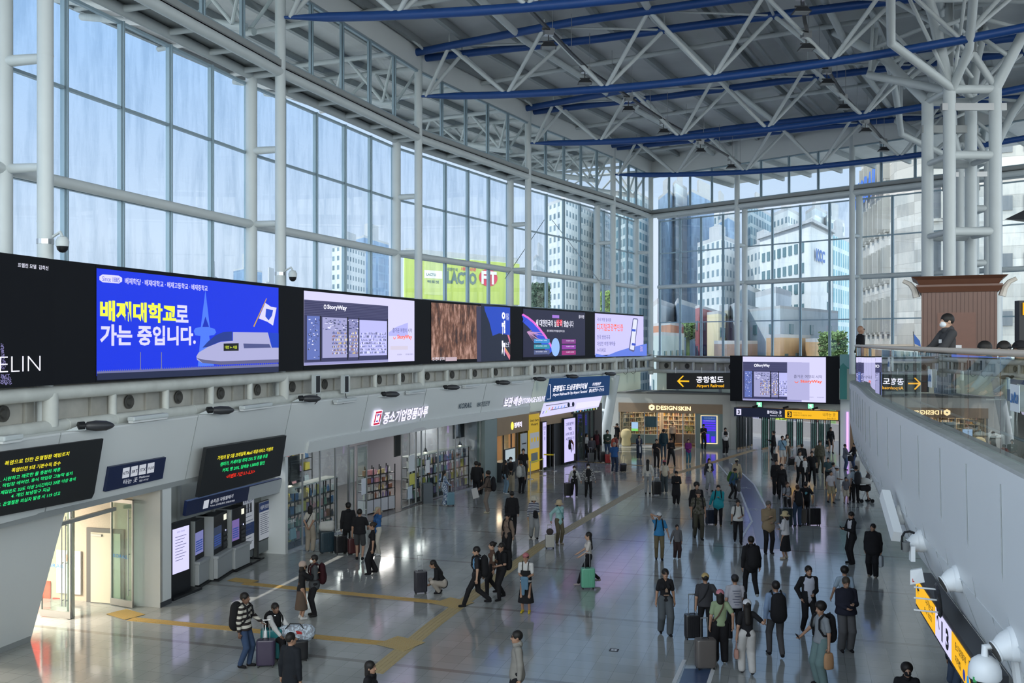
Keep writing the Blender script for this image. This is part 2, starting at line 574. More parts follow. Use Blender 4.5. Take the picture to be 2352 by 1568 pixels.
for i in range(1,NK -1):
 a,b=off(i,OUT+.18),off(i+1,OUT+.18)
 glazed(a,b,5.2,Z_LEDGE -.25,5,(9.45,Z_TUBE -.1,Z_TR,Z_LEDGE -.3),mw=0.13)
 mb=MB(); mb.tube([at(off(i,OUT -.02),Z_TUBE),at(off(i+1,OUT -.02),Z_TUBE)],0.145,14)
 w=mb.build('wall_pipe',WHITE,smooth=True); struct(w)
 e=struct(empty('trim_%d' % i))
 mb=MB(); mb.tube([at(off(i,OUT),Z_LEDGE),at(off(i+1,OUT),Z_LEDGE)],0.17,14); mb.build('outer_ledge_pipe',WHITE,e,smooth=True)
 mb=MB(); mb.tube([at(off(i,0),Z_LEDGE),at(off(i+1,0),Z_LEDGE)],0.17,14); mb.build('inner_ledge_pipe',WHITE,e,smooth=True)
 for k in range(1,6):
  p,q=off(i,0).lerp(off(i+1,0),k/5.3),off(i,OUT).lerp(off(i+1,OUT),k/5.3)
  mb=MB(); mb.tube([at(p,Z_LEDGE),at(q,Z_LEDGE)],0.10,10,rs=[.07,.11]); mb.build('ledge_strut',WHITE,e,smooth=True)
 mb=MB()
 a2,b2=off(i,-.12),off(i+1,-.12)
 mb.prism([at(a2,Z_LEDGE+.16),at(b2,Z_LEDGE+.16),at(off(i+1,OUT+.35),Z_LEDGE+.16),at(off(i,OUT+.35),Z_LEDGE+.16)],(0,0,0.05))
 mb.prism([at(a2,Z_LEDGE+.16),at(b2,Z_LEDGE+.16),at(off(i+1,-.02),Z_LEDGE+.16),at(off(i,-.02),Z_LEDGE+.16)],(0,0,0.24))
 mb.build('ledge_plate',GREYP,e)
 glazed(off(i,.0),off(i+1,.0),Z_LEDGE+.35,Z_FAS,5,(Z_LEDGE+.42,Z_FAS -.04),mw=0.09,glass=GLASSC,ends=False,shift=-.12)
 mb=MB()
 mb.prism([at(off(i,.12),Z_FAS),at(off(i,-.14),Z_FAS),at(off(i,-.14),ZT),at(off(i,.12),ZT)],K[i+1] -K[i])
 struct(mb.build('trim_fascia',PANEL))
for i in range(len(B) -1):
 a,b=boff(i,1.1),boff(i+1,1.1)
 glazed(a,b,5.6,Z_LEDGE -.25,4,(6.3,8.84,Z_TUBE -.12,Z_TR,Z_LEDGE -.3),mw=0.09)
 mb=MB(); mb.tube([at(boff(i,.9),Z_TUBE),at(boff(i+1,.9),Z_TUBE)],0.14,14); struct(mb.build('wall_pipe',WHITE,smooth=True))
 e=struct(empty('trim_%d' % (i+20)))
 mb=MB(); mb.tube([at(boff(i,.9),Z_LEDGE),at(boff(i+1,.9),Z_LEDGE)],0.16,14); mb.build('outer_ledge_pipe',WHITE,e,smooth=True)
 mb=MB(); mb.tube([at(boff(i,0),Z_LEDGE),at(boff(i+1,0),Z_LEDGE)],0.16,14); mb.build('inner_ledge_pipe',WHITE,e,smooth=True)
 for k in range(1,4):
  p,q=B[i].lerp(B[i+1],k/4),boff(i,.9).lerp(boff(i+1,.9),k/4)
  mb=MB(); mb.tube([at(p,Z_LEDGE),at(q,Z_LEDGE)],0.09,10); mb.build('ledge_strut',WHITE,e,smooth=True)
 mb=MB()
 mb.prism([at(boff(i,-.1),Z_LEDGE+.16),at(boff(i+1,-.1),Z_LEDGE+.16),at(boff(i+1,1.2),Z_LEDGE+.16),at(boff(i,1.2),Z_LEDGE+.16)],(0,0,.06))
 mb.prism([at(boff(i,-.1),Z_LEDGE+.16),at(boff(i+1,-.1),Z_LEDGE+.16),at(boff(i+1,0),Z_LEDGE+.16),at(boff(i,0),Z_LEDGE+.16)],(0,0,.24))
 mb.build('ledge_plate',GREYP,e)
 glazed(B[i],B[i+1],Z_LEDGE+.35,Z_FAS -.15,4,(Z_LEDGE+.42,Z_FAS -.2),mw=0.08,glass=GLASSC,ends=False,shift=-.1)
 mb=MB()
 mb.prism([at(boff(i,.12),Z_FAS -.15),at(boff(i,-.14),Z_FAS -.15),at(boff(i,-.14),ZT),at(boff(i,.12),ZT)],B[i+1] -B[i])
 struct(mb.build('trim_fascia',PANEL))
for (p,q) in (((1250,505,59),(1160,640,53)),((1268,505,59),(1380,650,64)),((1360,690,64),(1335,745,62))):
 mb=MB(); mb.tube([P(*p),P(*q)],0.02,6); o=mb.build('bracing_wire',STEEL); struct(o)
def wall_pt(s,d):
 """s in column units along the left wall, d inward"""
 i=min(max(int(s),0),NK -2)
 f=s -i
 return off(i,-d).lerp(off(i+1,-d),f)
def roof_z(d):
 return 20.98+0.5*math.sin(PI*min(max(d,0),50)/50) -(0.12*max(0,-d)*.3)
mb=MB()
mb.prism([at(off(0,10),ZT+.65),(46,-22,ZT+.65),(46,46,ZT+.65),at(boff(4,10),ZT+.65),at(boff(0,10),ZT+.65),at(off(6,10),ZT+.65),at(off(5,10),ZT+.65),at(off(4,10),ZT+.65),at(off(3,10),ZT+.65),at(off(2,10),ZT+.65),at(off(1,10),ZT+.65)],(0,0,0.3))
struct(mb.build('roof',ROOFM))
DS=[x*1.5 -10.5 for x in range(0,41)]
mb=MB()
SS=[i*0.5 for i in range(0,2*(NK -1)+1)]
vs=[tuple(at(wall_pt(s,d),roof_z(d))) for s in SS for d in DS]
fs=[]
for a in range(len(SS) -1):
 for b in range(len(DS) -1):
  q=a*len(DS)+b
  fs.append((q,q+1,q+len(DS)+1,q+len(DS)))
mb.add(vs,fs)
def end_pt(s,d):
 i=min(max(int(s),0),len(B) -2)
 f=s -i
 return boff(i,-d).lerp(boff(i+1,-d),f)
struct(mb.build('ceiling',ROOFM))
mb=MB()
vs,fs=[],[]
for i in range(len(B)):
 for d in (0,-4,-8,-11):
  vs.append(tuple(at(boff(i,-d),20.9+d*.05)))
for i in range(len(B) -1):
 for j in range(3):
  q=i*4+j
  fs.append((q,q+4,q+5,q+1))
mb.add(vs,fs)
struct(mb.build('ceiling_canopy',ROOFM))
PURL=M('grey_purlin_steel',(0.30,0.33,0.34),0.55,var=0.1,scale=2)
dd=-9.9
while dd<46:
 mb=MB()
 w=0.20
 for a in range(0,NK -1):
  p,q=wall_pt(a,dd),wall_pt(a+.9999,dd)
  z=roof_z(dd) -.16
  mb.beam(at(p,z),at(q,z),w,0.30)
 struct(mb.build('roof_purlin',PURL))
 dd += 2.05
for d0 in (13.2,13.75,27.5):
 mb=MB()
 for a in range(0,NK -1):
  p,q=wall_pt(a,d0),wall_pt(a+.9999,d0)
  mb.beam(at(p,roof_z(d0) -.32),at(q,roof_z(d0) -.32),0.16,0.14)
 struct(mb.build('roof_trunking',PURL))
for k in range(0,16):
 s=k/3.2
 mb=MB()
 mb.beam(at(end_pt(s,0),20.75),at(end_pt(s,-11),20.2),0.18,0.3)
 struct(mb.build('canopy_rafter',PURL))
for s in (1.5,2.5,3.5,4.5,5.5,6.4):
 for ph in (0.0,):
  mb=MB()
  pts=[at(wall_pt(s+ph,d),roof_z(d) -.42) for d in range(-10,27,4)]
  mb.tube(pts,0.11,10)
  struct(mb.build('roof_pipe',WHITE,smooth=True))
for d in (-7.5,5.2,11.0,17.5,21.5):
 for a in range(1,NK -1):
  mb=MB()
  mb.tube([at(wall_pt(a,d),roof_z(d) -.62),at(wall_pt(a+.9999,d),roof_z(d) -.62)],0.15,10)
  struct(mb.build('roof_pipe',WHITE,smooth=True))
TL=25.0
def zb(t): return 18.6 -0.0042*t*(TL -t) if t<TL else 18.6 -0.0042*t*(TL -t)*1.0
def zt(t): return 20.45+0.12*math.sin(PI*t/TL)
def truss(i,label,length=34.0):
 nrm=-outn(i)
 u=Vector((-nrm.y,nrm.x,0))
 t=thing('roof_truss',label,'roof truss',at(K[i],18.6),group=None)
 MW[t.name]=Matrix.Translation(at(K[i],18.6))
 step=3.9
 def bp(x): return at(K[i]+nrm*x,zb(x))
 def tp(x,sd): return at(K[i]+nrm*x+u*(sd*1.25*min(1,.35+x/12)),zt(x))
 mb=MB(); mb.tube([bp(.15+length*k/20) for k in range(21)],0.16,14,rs=[.05]+[.16]*20); mb.build('bottom_chord',BLUE,t,smooth=True)
 for sd in (-1,1):
  mb=MB(); mb.tube([tp(-.5+length*k/20,sd) for k in range(21)],0.17,14); mb.build('top_chord',BLUE,t,smooth=True)
 x=0.25
 nodes_b=[0.4,4.4,8.9,13.4,17.9,22.4,26.9,31.4]
 nodes_t=[1.9,6.6,11.1,15.6,20.1,24.6,29.1]
 for k,xb in enumerate(nodes_b):
  for xt in ([nodes_t[k]] if k<len(nodes_t) else [])+([nodes_t[k -1]] if k else []):
   for sd in (-1,1):
    mb=MB(); mb.tube([bp(xb),tp(xt,sd)],0.085,10); mb.build('web_pipe',WHITE,t,smooth=True)
 for k,xt in enumerate(nodes_t):
  mb=MB(); mb.tube([tp(xt,-1),tp(xt,1)],0.06,8); mb.build('cross_pipe',WHITE,t,smooth=True)
  if k<len(nodes_t) -1:
   mb=MB(); mb.tube([tp(xt,-1),tp(nodes_t[k+1],1)],0.05,8); mb.build('lacing_pipe',WHITE,t,smooth=True)
  for sd in (-1,1):
   mb=MB(); mb.tube([tp(xt,sd),tp(xt,sd)+Vector((0,0,.62))],0.03,8); mb.build('hanger',WHITE,t)
 for sd in (-1,1):
  for q in (1.4,2.6):
   mb=MB(); mb.tube([tp(.6,sd),at(K[i]+u*(sd*q)+nrm*.2,21.1)],0.05,8); mb.build('end_bracket',WHITE,t,smooth=True)
 return t
TR_LAB={2: 'blue and white pipe roof truss nearest the camera, cut off by the top edge',3: 'blue and white pipe roof truss starting above the blue screen',
          4: 'blue and white pipe roof truss starting above the shopfront screen',5: 'blue and white pipe roof truss starting above the dark map screen',
          6: 'farthest blue and white pipe roof truss, in front of the end glass wall'}
for i in (2,3,4,5,6):
 truss(i,TR_LAB[i])
for i in range(1,NK):
 n_=outn(i)
 t=thing('canopy_truss','white pipe truss under the outside canopy, %s' % ['','beside the camera','at the picture left edge','above the blue screen','above the shopfront screen','above the dark map screen','above the phone screen','at the glass corner'][i],'canopy truss',at(K[i],18))
 u_=Vector((-n_.y,n_.x,0))
 for s_ in (-1.2,1.2):
  MB().tube([at(K[i]+n_*1.2+u_*s_*.2,18.3),at(K[i]+n_*9.5+u_*s_,20.0)],.14,10).build('lower_pipe',WHITE,t,smooth=True)
  MB().tube([at(K[i]+n_*.3+u_*s_,20.3),at(K[i]+n_*9.8+u_*s_,20.35)],.11,10).build('upper_pipe',WHITE,t,smooth=True)
  for k in range(3):
   MB().tube([at(K[i]+n_*(1.6+k*2.6)+u_*s_*.4,18.4+k*.53),at(K[i]+n_*(3.0+k*2.6)+u_*s_,20.3)],.07,8).build('web_pipe',WHITE,t,smooth=True)
   MB().tube([at(K[i]+n_*(1.6+k*2.6)+u_*s_*.4,18.4+k*.53),at(K[i]+n_*(.6+k*2.6)+u_*s_,20.3)],.07,8).build('web_pipe',WHITE,t,smooth=True)
 MB().tube([at(K[i]+n_*5.5,6.0),at(K[i]+n_*5.5,19.1)],.25,12).build('outer_mast',WHITE,t,smooth=True) if False else None
def light_rail(d,s0,s1,lamps,label):
 pts=[]
 k=s0
 while k <=s1+1e-6:
  pts.append(at(wall_pt(k,d),19.0 if d<14 else 19.2)); k += .25
 t=thing('lighting_rail',label,'light rail',pts[0])
 for a,b in zip(pts[:-1],pts[1:]):
  pass
 mb=MB()
 for a,b in zip(pts[:-1],pts[1:]): mb.beam(a,b,0.12,0.09)
 mb.build('rail',DARK,t)
 for a in pts[1::1]:
  mb=MB(); mb.tube([a,at(a,20.6)],0.012,6); mb.build('hanger_rod',STEEL,t)
 return pts
def flood(p,rz,label):
 t=thing('floodlight',label,'floodlight',p,rz,'floodlights under the roof')
 mb=MB(); mb.box(p+Vector((0,0,-.05)),(0.34,0.26,0.16),rz); mb.box(p+Vector((0,0,.1)),(.5,.04,.12),rz); mb.build('gear_box',STEEL,t)
 mb=MB(); mb.tube([p+Vector((0,0,-.1)),p+Vector((0,0,-.5))],.02,6); mb.beam(p+Vector((-.22,0,-.36)),p+Vector((.22,0,-.36)),.03,.05); mb.build('bracket',DARK,t)
 mb=MB()
 q=p+Vector((0,0,-.5))
 mb.add([q+Vector(c) for c in ((-.16,-.12,.1),(.16,-.12,.1),(.16,.12,.1),(-.16,.12,.1),(-.3,-.22,-.08),(.3,-.22,-.08),(.3,.22,-.08),(-.3,.22,-.08))],
           [(0,1,2,3),(7,6,5,4),(0,4,5,1),(1,5,6,2),(2,6,7,3),(3,7,4,0)])
 mb.build('lamp_head',DARK,t)
 MB().box(q+Vector((0,0,-.085)),(.5,.36,.012)).build('front_glass',GREYP,t)
 return t
light_rail(8.0,2.3,6.3,0,'dark lighting rail hung nearer the left wall')
light_rail(17.0,2.3,6.3,0,'dark lighting rail hung mid hall among the trusses')
FL_AT=[(8.0,2.55),(8.0,2.95),(8.0,3.5),(8.0,4.0),(8.0,4.5),(8.0,5.0),(8.0,5.5),(8.0,6.0),
         (17.0,2.9),(17.0,3.5),(17.0,3.95),(17.0,4.5),(17.0,5.0),(17.0,5.5),(17.0,6.0)]
WHERE=['first','second','third','fourth','fifth','sixth','seventh','last']
for k,(d,s) in enumerate(FL_AT):
 w=WHERE[k if k<8 else k -8]
 flood(at(wall_pt(s,d),18.9 if d<14 else 19.1),0.3,'%s grey floodlight on the roof rail %s' % (w,'nearer the left wall' if d<14 else 'in the middle of the hall'))
# ================================================================ left wall: screens, pipes, fascia, signs
def vframe(i,d,z,bay=None):
 a,b=off(i,-d),off(i+1,-d)
 return Frame(at(a,z),b -a,(0,0,1)),(b -a).length
LED={}
def led(name,c,s=1.0): return EM(name,c,s)
LW=led('led_white',(0.60,0.58,0.86),.95)
LTXT=led('led_bright',(0.85,0.85,1.0),1.0)
def lt(fr,txt,xl,yt,yb,xr,mb=None,d=0.012,o=0.0,sl=0.0):
 u0,v1=fr.uv(xl,yt)
 _,v0=fr.uv(xl,yb)
 u1=fr.uv(xr,(yt+yb)/2)[0]
 return lettering(fr,txt,u0,v0,u1,v1,d,mb,off=o,slant=sl)
def prect(fr,xl,yt,yb,xr,d,mb=None,th=0):
 u0,v1=fr.uv(xl,yt); _,v0=fr.uv(xl,yb); u1=fr.uv(xr,(yt+yb)/2)[0]
 return fr.rect(u0,v0,u1,v1,d,th,mb)
S1,L1=vframe(2,.35,Z_SC0)
S2,L2=vframe(3,.35,Z_SC0)
S3,L3=vframe(4,.35,Z_SC0)
S4,L4=vframe(5,.35,Z_SC0)
S5,L5=vframe(6,.35,Z_SC0)
S0,L0=vframe(1,.35,Z_SC0)
def SP(px):
 for fr,L in ((S0,L0),(S1,L1),(S2,L2),(S3,L3),(S4,L4),(S5,L5)):
  u=fr.uv(px,760)[0]
  if u <=L+1e-6 and (u >=-1e-6 or fr is S0): return fr.p(u,0)
 return fr.p(min(u,L),0)
def SF(a,b):
 p,q=SP(a),SP(b)
 return Frame(p,q -p,(0,0,1))
SH=Z_SC1 -Z_SC0
def screen(fr,u0,u1,label,base,name='video_screen'):
 t=thing(name,label,'screen',fr.p((u0+u1)/2,0,0))
 fr.rect(u0,0,u1,SH,0,.22).build('screen_case',LEDOFF,t)
 if base is not None:
  fr.rect(u0+.02,.16,u1 -.02,SH -.1,.006).build('lit_panel',base,t)
 return t
def blank(x0,x1,label):
 fr=SF(x0,x1)
 p=[x0]+[x for x in (104+22,668,985,1235,1432) if x0<x<x1]+[x1]
 mb=MB()
 for a,b in zip(p[:-1],p[1:]):
  fr=SF(a,b); fr.rect(0,0,(SP(b) -SP(a)).length,SH,-.01,.20,mb)
 o=mb.build('blank_screen_panel',LEDOFF)
 tag(o,label,'screen panel')
def U(fr,px): return fr.uv(px,760)[0]
def sub(mb,name,mat,t): return mb.build(name,mat,t)
c5=lambda x,y: (x*.2976,560+y*.2976)
S1=SF(220,640); S2=SF(697,952); S3=SF(990,1172); S4=SF(1201,1344); S5=SF(1366,1478)
SA=SF(-900,113)
t=screen(SA,.3,(SP(113) -SP(-900)).length,'black screen at the left edge with thin white capitals ending in LIN',None)
sub(lt(SA,'ELIN',-2,819,855,92,o=-.02),'lettering',LTXT,t)
sub(lt(SA,'프렐린 모델  김희선',40,603,613,110),'lettering',LTXT,t)
mbp=MB()
rr=random.Random(3)
for k in range(260):
 y=rr.uniform(860,884) if k<140 else rr.uniform(790,850)
 x=rr.uniform(0,26 -(884 -y)*.2) if k<140 else rr.uniform(0,max(1,(y -740)*.12))
 u,v=SA.uv(x,y)
 SA.rect(u,v,u+.02,v+.015,.008,0,mbp)
sub(mbp,'portrait_cloth',led('cloth_glint',(.22,.20,.42),.8),t)
blank(113,220,'unlit black panel between the LIN screen and the blue screen')
t=screen(S1,U(S1,220),U(S1,640),'blue university advert screen with yellow and white Korean headline and a train',led('blue_screen',(0.003,0.025,0.62),1.0))
def A(fr,x0,y0,s):
 return lambda *pts: [fr.uv(x0+x*s,y0+y*s) for x,y in pts]
q=A(S1,0,560,.2976)
YEL=led('led_yellow',(0.75,0.90,0.05),1.0)
LIL=led('led_lilac',(0.62,0.60,0.95),.95)
sub(lt(S1,'배재대학교',229,688,737,404,o=.035),'headline',YEL,t)
sub(lt(S1,'로',403,700,740,432,o=.03),'headline',LIL,t)
sub(lt(S1,'가는 중입니다.',229,744,794,449,o=.035),'headline',LIL,t)
sub(lt(S1,'배재학당 · 배재대학교 · 배재고등학교 · 배재중학교',286,637,652,476,o=.015),'lettering',LIL,t)
mb=S1.poly(q((790,235),(915,245),(940,262),(940,290),(915,305),(790,296),(765,278),(765,250)),.010)
sub(mb,'badge',LIL,t)
sub(lt(S1,'Since 1885',234,634,645,274,d=.014),'lettering',led('led_blue_text',(.01,.03,.5),1),t)
TOW=led('pale_tower',(0.06,0.16,0.75),1.0)
mb=S1.poly(q((1583,355),(1548,640),(1505,650),(1492,672),(1505,705),(1545,710),(1525,945),(1650,940),(1612,708),(1650,703),(1667,682),(1655,655),(1618,645)),.009)
sub(mb,'tower_picture',TOW,t)
sub(S1.poly(q((1583,560),(1560,640),(1610,640)),.011),'tower_picture',led('blue_screen_dark',(.003,.02,.40),1),t)
mb=S1.poly(q((1513,868),(1530,838),(1600,795),(1700,755),(1795,748),(1795,680),(2065,683),(2095,800),(2148,800),(2148,915),(1700,932),(1560,918),(1518,895)),.012)
sub(mb,'train_picture',led('train_body',(0.38,0.38,0.62),.9),t)
sub(S1.poly(q((1560,800),(1600,755),(1660,705),(1720,680),(1790,676),(1790,748),(1700,752),(1600,795)),.015),'train_window',led('train_glass',(.01,.03,.22),1),t)
sub(S1.poly(q((1875,768),(2075,772),(2088,800),(1880,805)),.015),'train_window',led('train_band',(.06,.07,.2),1),t)
sub(S1.poly(q((2070,683),(2148,690),(2148,800),(2095,800)),.015),'train_window',led('train_blue',(.005,.04,.45),1),t)
sub(S1.poly(q((1515,880),(1560,918),(1700,932),(2148,915),(2148,890),(1700,905),(1580,895)),.016),'train_skirt',led('train_shade',(.12,.12,.25),.8),t)
sub(S1.poly(q((1722,768),(1838,766),(1838,824),(1722,826)),.018),'train_sign',BLACK,t)
sub(lt(S1,'대전 ← 서울',515.5,793.5,801,543,d=.022),'lettering',YEL,t)
mb=S1.poly(q((2052,420),(2058,420),(1960,640),(1952,636)),.013)
sub(mb,'flag_pole_picture',led('flag_pole',(.5,.3,.02),1),t)
sub(S1.poly(q((2045,455),(2090,485),(2132,492),(2105,630),(2060,600),(1995,575)),.012),'flag_picture',LIL,t)
sub(S1.poly(q((2050,500),(2105,510),(2095,555),(2070,590),(2045,560)),.015),'flag_emblem',led('flag_blue',(.01,.05,.5),1),t)
mbr=MB()
for k in range(95):
 x=750+k*14.7
 y=975 -k*.62
 S1.poly(q((x,y),(x+4,y),(x+4,y+16),(x,y+16)),.013,0,mbr)
S1.poly(q((745,985),(2148,925),(2148,945),(745,1005)),.012,0,mbr)
for x in (1078,1240): S1.poly(q((x,835),(x+7,835),(x+7,975),(x,975)),.012,0,mbr)
sub(mbr,'rail_picture',led('rail_grey',(.16,.17,.35),.8),t)
sub(S1.poly(q((745,1000),(2148,945),(2148,988),(745,1052)),.0125),'rail_picture',led('rail_base',(.01,.015,.05),1),t)
blank(640,697,'unlit black panel between the blue screen and the shopfront screen')
def shopfront(fr,x0,y0,sx,sy,t,faded=False):
 """x0,y0: photo pixel of the picture's top-left in a 860 x 560 drawing"""
 ub_,vb_=.02,.16
 W=sx; H=sy
 def f(x,y): return (x0+x/862*W,y0+(1 -y/560)*H)
 def r(x1,y1,x2,y2,d,mb=None):
  a,b=f(x1,y2),f(x2,y1)
  return fr.rect(a[0],a[1],b[0],b[1],d,0,mb)
 sub(r(0,0,862,560,.007),'picture_ground',LW,t)
 sub(r(0,65,620,540,.008),'shop_picture',led('shop_front_dark',(.03,.03,.09),1),t)
 mb=MB()
 for k in range(9): r(0,72+k*13,620,75+k*13,.009,mb)
 sub(mb,'shutter_lines',led('shutter_line',(.09,.09,.18),1),t)
 sub(r(18,185,100,520,.010),'shop_picture',led('shop_glow_a',(.10,.14,.40),1),t)
 sub(r(118,190,290,510,.010),'shop_picture',led('shop_glow_b',(.30,.30,.52),1),t)
 sub(r(305,195,375,510,.010),'shop_picture',led('shop_glow_c',(.22,.22,.42),1),t)
 sub(r(385,200,610,500,.010),'shop_picture',led('shop_glow_d',(.42,.42,.75),1),t)
 rr=random.Random(11)
 cols=[led('goods_a',(.6,.45,.12),1),led('goods_b',(.25,.12,.10),1),led('goods_c',(.65,.65,.9),1),led('goods_d',(.04,.05,.12),1),led('goods_e',(.10,.12,.35),1)]
 mbs=[MB() for _ in cols]
 for row in range(7):
  y=320+row*27
  for c in range(26):
   x=185+c*7.3
   if 292<x<303: continue
   r(x,y -rr.uniform(8,20),x+5.5,y,.012,rng_pick(mbs,rr))
  for c in range(24):
   x=388+c*9
   r(x,y -rr.uniform(4,22),x+rr.uniform(3,7),y,.012,mbs[rr.choice((2,3,3,4))])
 for k in range(60):
  x,y=rr.uniform(20,95),rr.uniform(200,500)
  r(x,y,x+rr.uniform(3,12),y+rr.uniform(4,12),.012,mbs[rr.choice((2,3,4))])
  x,y=rr.uniform(120,370),rr.uniform(195,290)
  r(x,y,x+rr.uniform(5,22),y+rr.uniform(3,10),.012,mbs[rr.choice((2,3,3,4))])
 for k,m_ in enumerate(mbs): sub(m_,'goods_picture',cols[k],t)
 mb=MB()
 for x in (103,292,376,612): r(x,180,x+7,530,.014,mb)
 sub(mb,'door_frame_picture',BLACK,t)
 sub(r(0,540,620,560,.011),'pavement_picture',led('pavement_lilac',(.25,.25,.48),1),t)
 a,b=f(150,135),f(288,90)
 lg=MB(); fr.ring(*f(135,110),(b[1] -a[1])*.42,(b[1] -a[1])*.17,.016,18,lg)
 sub(lg,'ring_logo',LTXT,t)
 sub(lettering(fr,'StoryWay',a[0],a[1],b[0],b[1],.016,None,.03),'lettering',LTXT,t)
 ORG=led('led_orange',(.85,.10,.02),1)
 if faded: sub(r(470,66,700,539,.018),'fading_edge',led('fade_lilac',(.40,.39,.64),.95),t)
 X=(lambda x: 540+(x -658)*1.6) if faded else (lambda x: x)
 dy=-35 if faded else 0
 z_=.022 if faded else .016
 a,b=f(X(700),365+dy),f(X(838),318+dy)
 sub(lettering(fr,'StoryWay',a[0],a[1],b[0],b[1],z_,None,.03),'lettering',ORG,t)
 lg=MB(); fr.ring(*f(X(675),338+dy),(b[1] -a[1])*.5,(b[1] -a[1])*.16,z_,16,lg,PI,2*PI)
 sub(lg,'ring_logo',ORG,t)
 a,b=f(X(658),298+dy),f(X(838),258+dy)
 TXT=led('led_dark_text',(.04,.04,.10),1)
 sub(lettering(fr,'즐거운 여행의 시작',a[0],a[1],b[0],b[1],z_),'lettering',TXT,t)
 a,b=f(700,505),f(740,492)
 sub(lettering(fr,'광고문의',a[0],a[1],b[0],b[1],z_),'lettering',TXT,t)
 a,b=f(778,505),f(848,492)
 sub(lettering(fr,'편의점 운영문의',a[0],a[1],b[0],b[1],z_),'lettering',TXT,t)
 if not faded:
  sub(fr.poly([f(690,250),f(800,205),f(800,330),f(625,330),f(625,300)],.0085),'arc_picture',led('arc_blue',(.38,.38,.82),1),t)
  sub(r(640,420,800,455,.009),'arc_picture',led('arc_beige',(.55,.50,.62),1),t)
def rng_pick(l,rr): return l[rr.randrange(len(l))]
t=screen(S2,U(S2,697),U(S2,952),'lilac shopfront advert screen on the left wall, between two black panels',LW)
shopfront(S2,U(S2,697)+.03,.17,U(S2,952) -U(S2,697) -.06,SH -.28,t)
blank(952,990,'unlit black panel between the shopfront screen and the rock screen')
def rockmat():
 m=M('rock_picture',(.25,.12,.06),.5,emit=1.0)
 nt=m.node_tree; b=nt.nodes['Principled BSDF']
 tc=nt.nodes.new('ShaderNodeTexCoord'); mp=nt.nodes.new('ShaderNodeMapping'); mp.inputs['Scale'].default_value=(1.5,1.5,.55); mp.inputs['Rotation'].default_value=(.3,.3,0)
 no=nt.nodes.new('ShaderNodeTexNoise'); no.inputs['Scale'].default_value=2.2; no.inputs['Detail'].default_value=9; no.inputs['Roughness'].default_value=.7
 cr=nt.nodes.new('ShaderNodeValToRGB'); e=cr.color_ramp.elements
 e[0].position=.36; e[0].color=(.010,.006,.008,1); e[1].position=.68; e[1].color=(.50,.30,.24,1)
 x=e.new(.5); x.color=(.13,.055,.03,1)
 L=nt.links.new
 L(tc.outputs['Object'],mp.inputs[0]); L(mp.outputs[0],no.inputs['Vector']); L(no.outputs[0],cr.inputs[0]); L(cr.outputs[0],b.inputs['Emission Color'])
 b.inputs['Base Color'].default_value=(.02,.01,.01,1)
 return m
t=screen(S3,U(S3,990),U(S3,1172),'screen showing brown carved rock beside a blue night sky',rockmat())
q=A(S3,640,600,.2976)
sub(S3.poly(q((1560,330),(1785,355),(1785,762),(1560,775)),.009),'forest_picture',led('forest_dark',(.008,.012,.03),1),t)
sub(S3.poly(q((1585,347),(1785,357),(1785,570),(1700,555),(1650,575),(1625,470),(1590,380)),.011),'sky_picture',led('night_blue',(.01,.05,.42),1),t)
sub(S3.poly(q((1525,345),(1570,350),(1580,775),(1530,775)),.0085),'rock_edge',led('rock_edge',(.03,.03,.07),1),t)
sub(lt(S3,'ㅇ',1152,716,733,1160,o=.06),'lettering',LTXT,t)
sub(lt(S3,'ㅜㄹ',1152,736,768,1160,o=.06),'lettering',LTXT,t)
sub(lt(S3,'ㅈㅜ',1152,782,817,1160,o=.06),'lettering',LTXT,t)
sub(lt(S3,'기을길',1161,719,735,1168),'lettering',LTXT,t)
sub(lt(S3,'는곳',1161,785,797,1169),'lettering',LTXT,t)
sub(lt(S3,'반구천의 암각화',993,820,828,1021),'lettering',LTXT,t)
sub(prect(S3,1023,820,829,1049,.010),'badge',led('badge_rose',(.45,.35,.40),1),t)
for (x,c) in ((0,(.75,.45,.02)),(-6,(.45,.03,.35))):
 sub(S3.poly(q((1748+x,470),(1748+x,500),(1786,640),(1786,600)),.0105),'ribbon_picture',led('ribbon%d' % x,c,1),t)
 sub(S3.poly(q((1745+x,660),(1745+x,690),(1782,762),(1786,725)),.0105),'ribbon_picture',led('ribbon%d' % x,c,1),t)
blank(1172,1201,'unlit black panel between the rock screen and the dark map screen')
DK=led('map_ground',(.010,.010,.035),1)
t=screen(S4,max(0,U(S4,1201)),U(S4,1344),'dark navy screen with a pink and blue planet arc and small banners',DK)
q=A(S4,1150,600,.2551)
ba=MB(); bb_=MB()
arc=[(200,470),(250,500),(300,540),(350,595),(400,660),(450,740),(480,790)]
for a,b in zip(arc[:-1],arc[1:]):
 S4.poly(q(a,b,(b[0] -12,b[1]+14),(a[0] -12,a[1]+14)),.011,0,ba)
 S4.poly(q((a[0] -12,a[1]+14),(b[0] -12,b[1]+14),(b[0] -55,b[1]+50),(max(202,a[0] -55),a[1]+50)),.010,0,bb_)
sub(ba,'arc_picture',led('arc_pink',(.65,.12,.55),1),t); sub(bb_,'arc_picture',led('arc_deep',(.02,.06,.55),1),t)
mb=MB(); rr=random.Random(2)
for k in range(26):
 a=rr.uniform(-.6,1.2); l=rr.uniform(40,160)
 x,y=235+l*math.cos(a),635+l*math.sin(a)*.7
 S4.poly(q((235,633),(x,y),(x,y+2),(235,638)),.0125,0,mb)
sub(mb,'light_burst',led('burst',(.45,.25,.45),1),t)
sub(lt(S4,'새 대한민국의 실장 이 맺습니다',1230,733,749,1317,o=.01),'lettering',LTXT,t)
sub(lt(S4,'심장',1277,733,748,1291,d=.016,o=.03),'lettering',led('led_red',(.8,.03,.06),1),t)
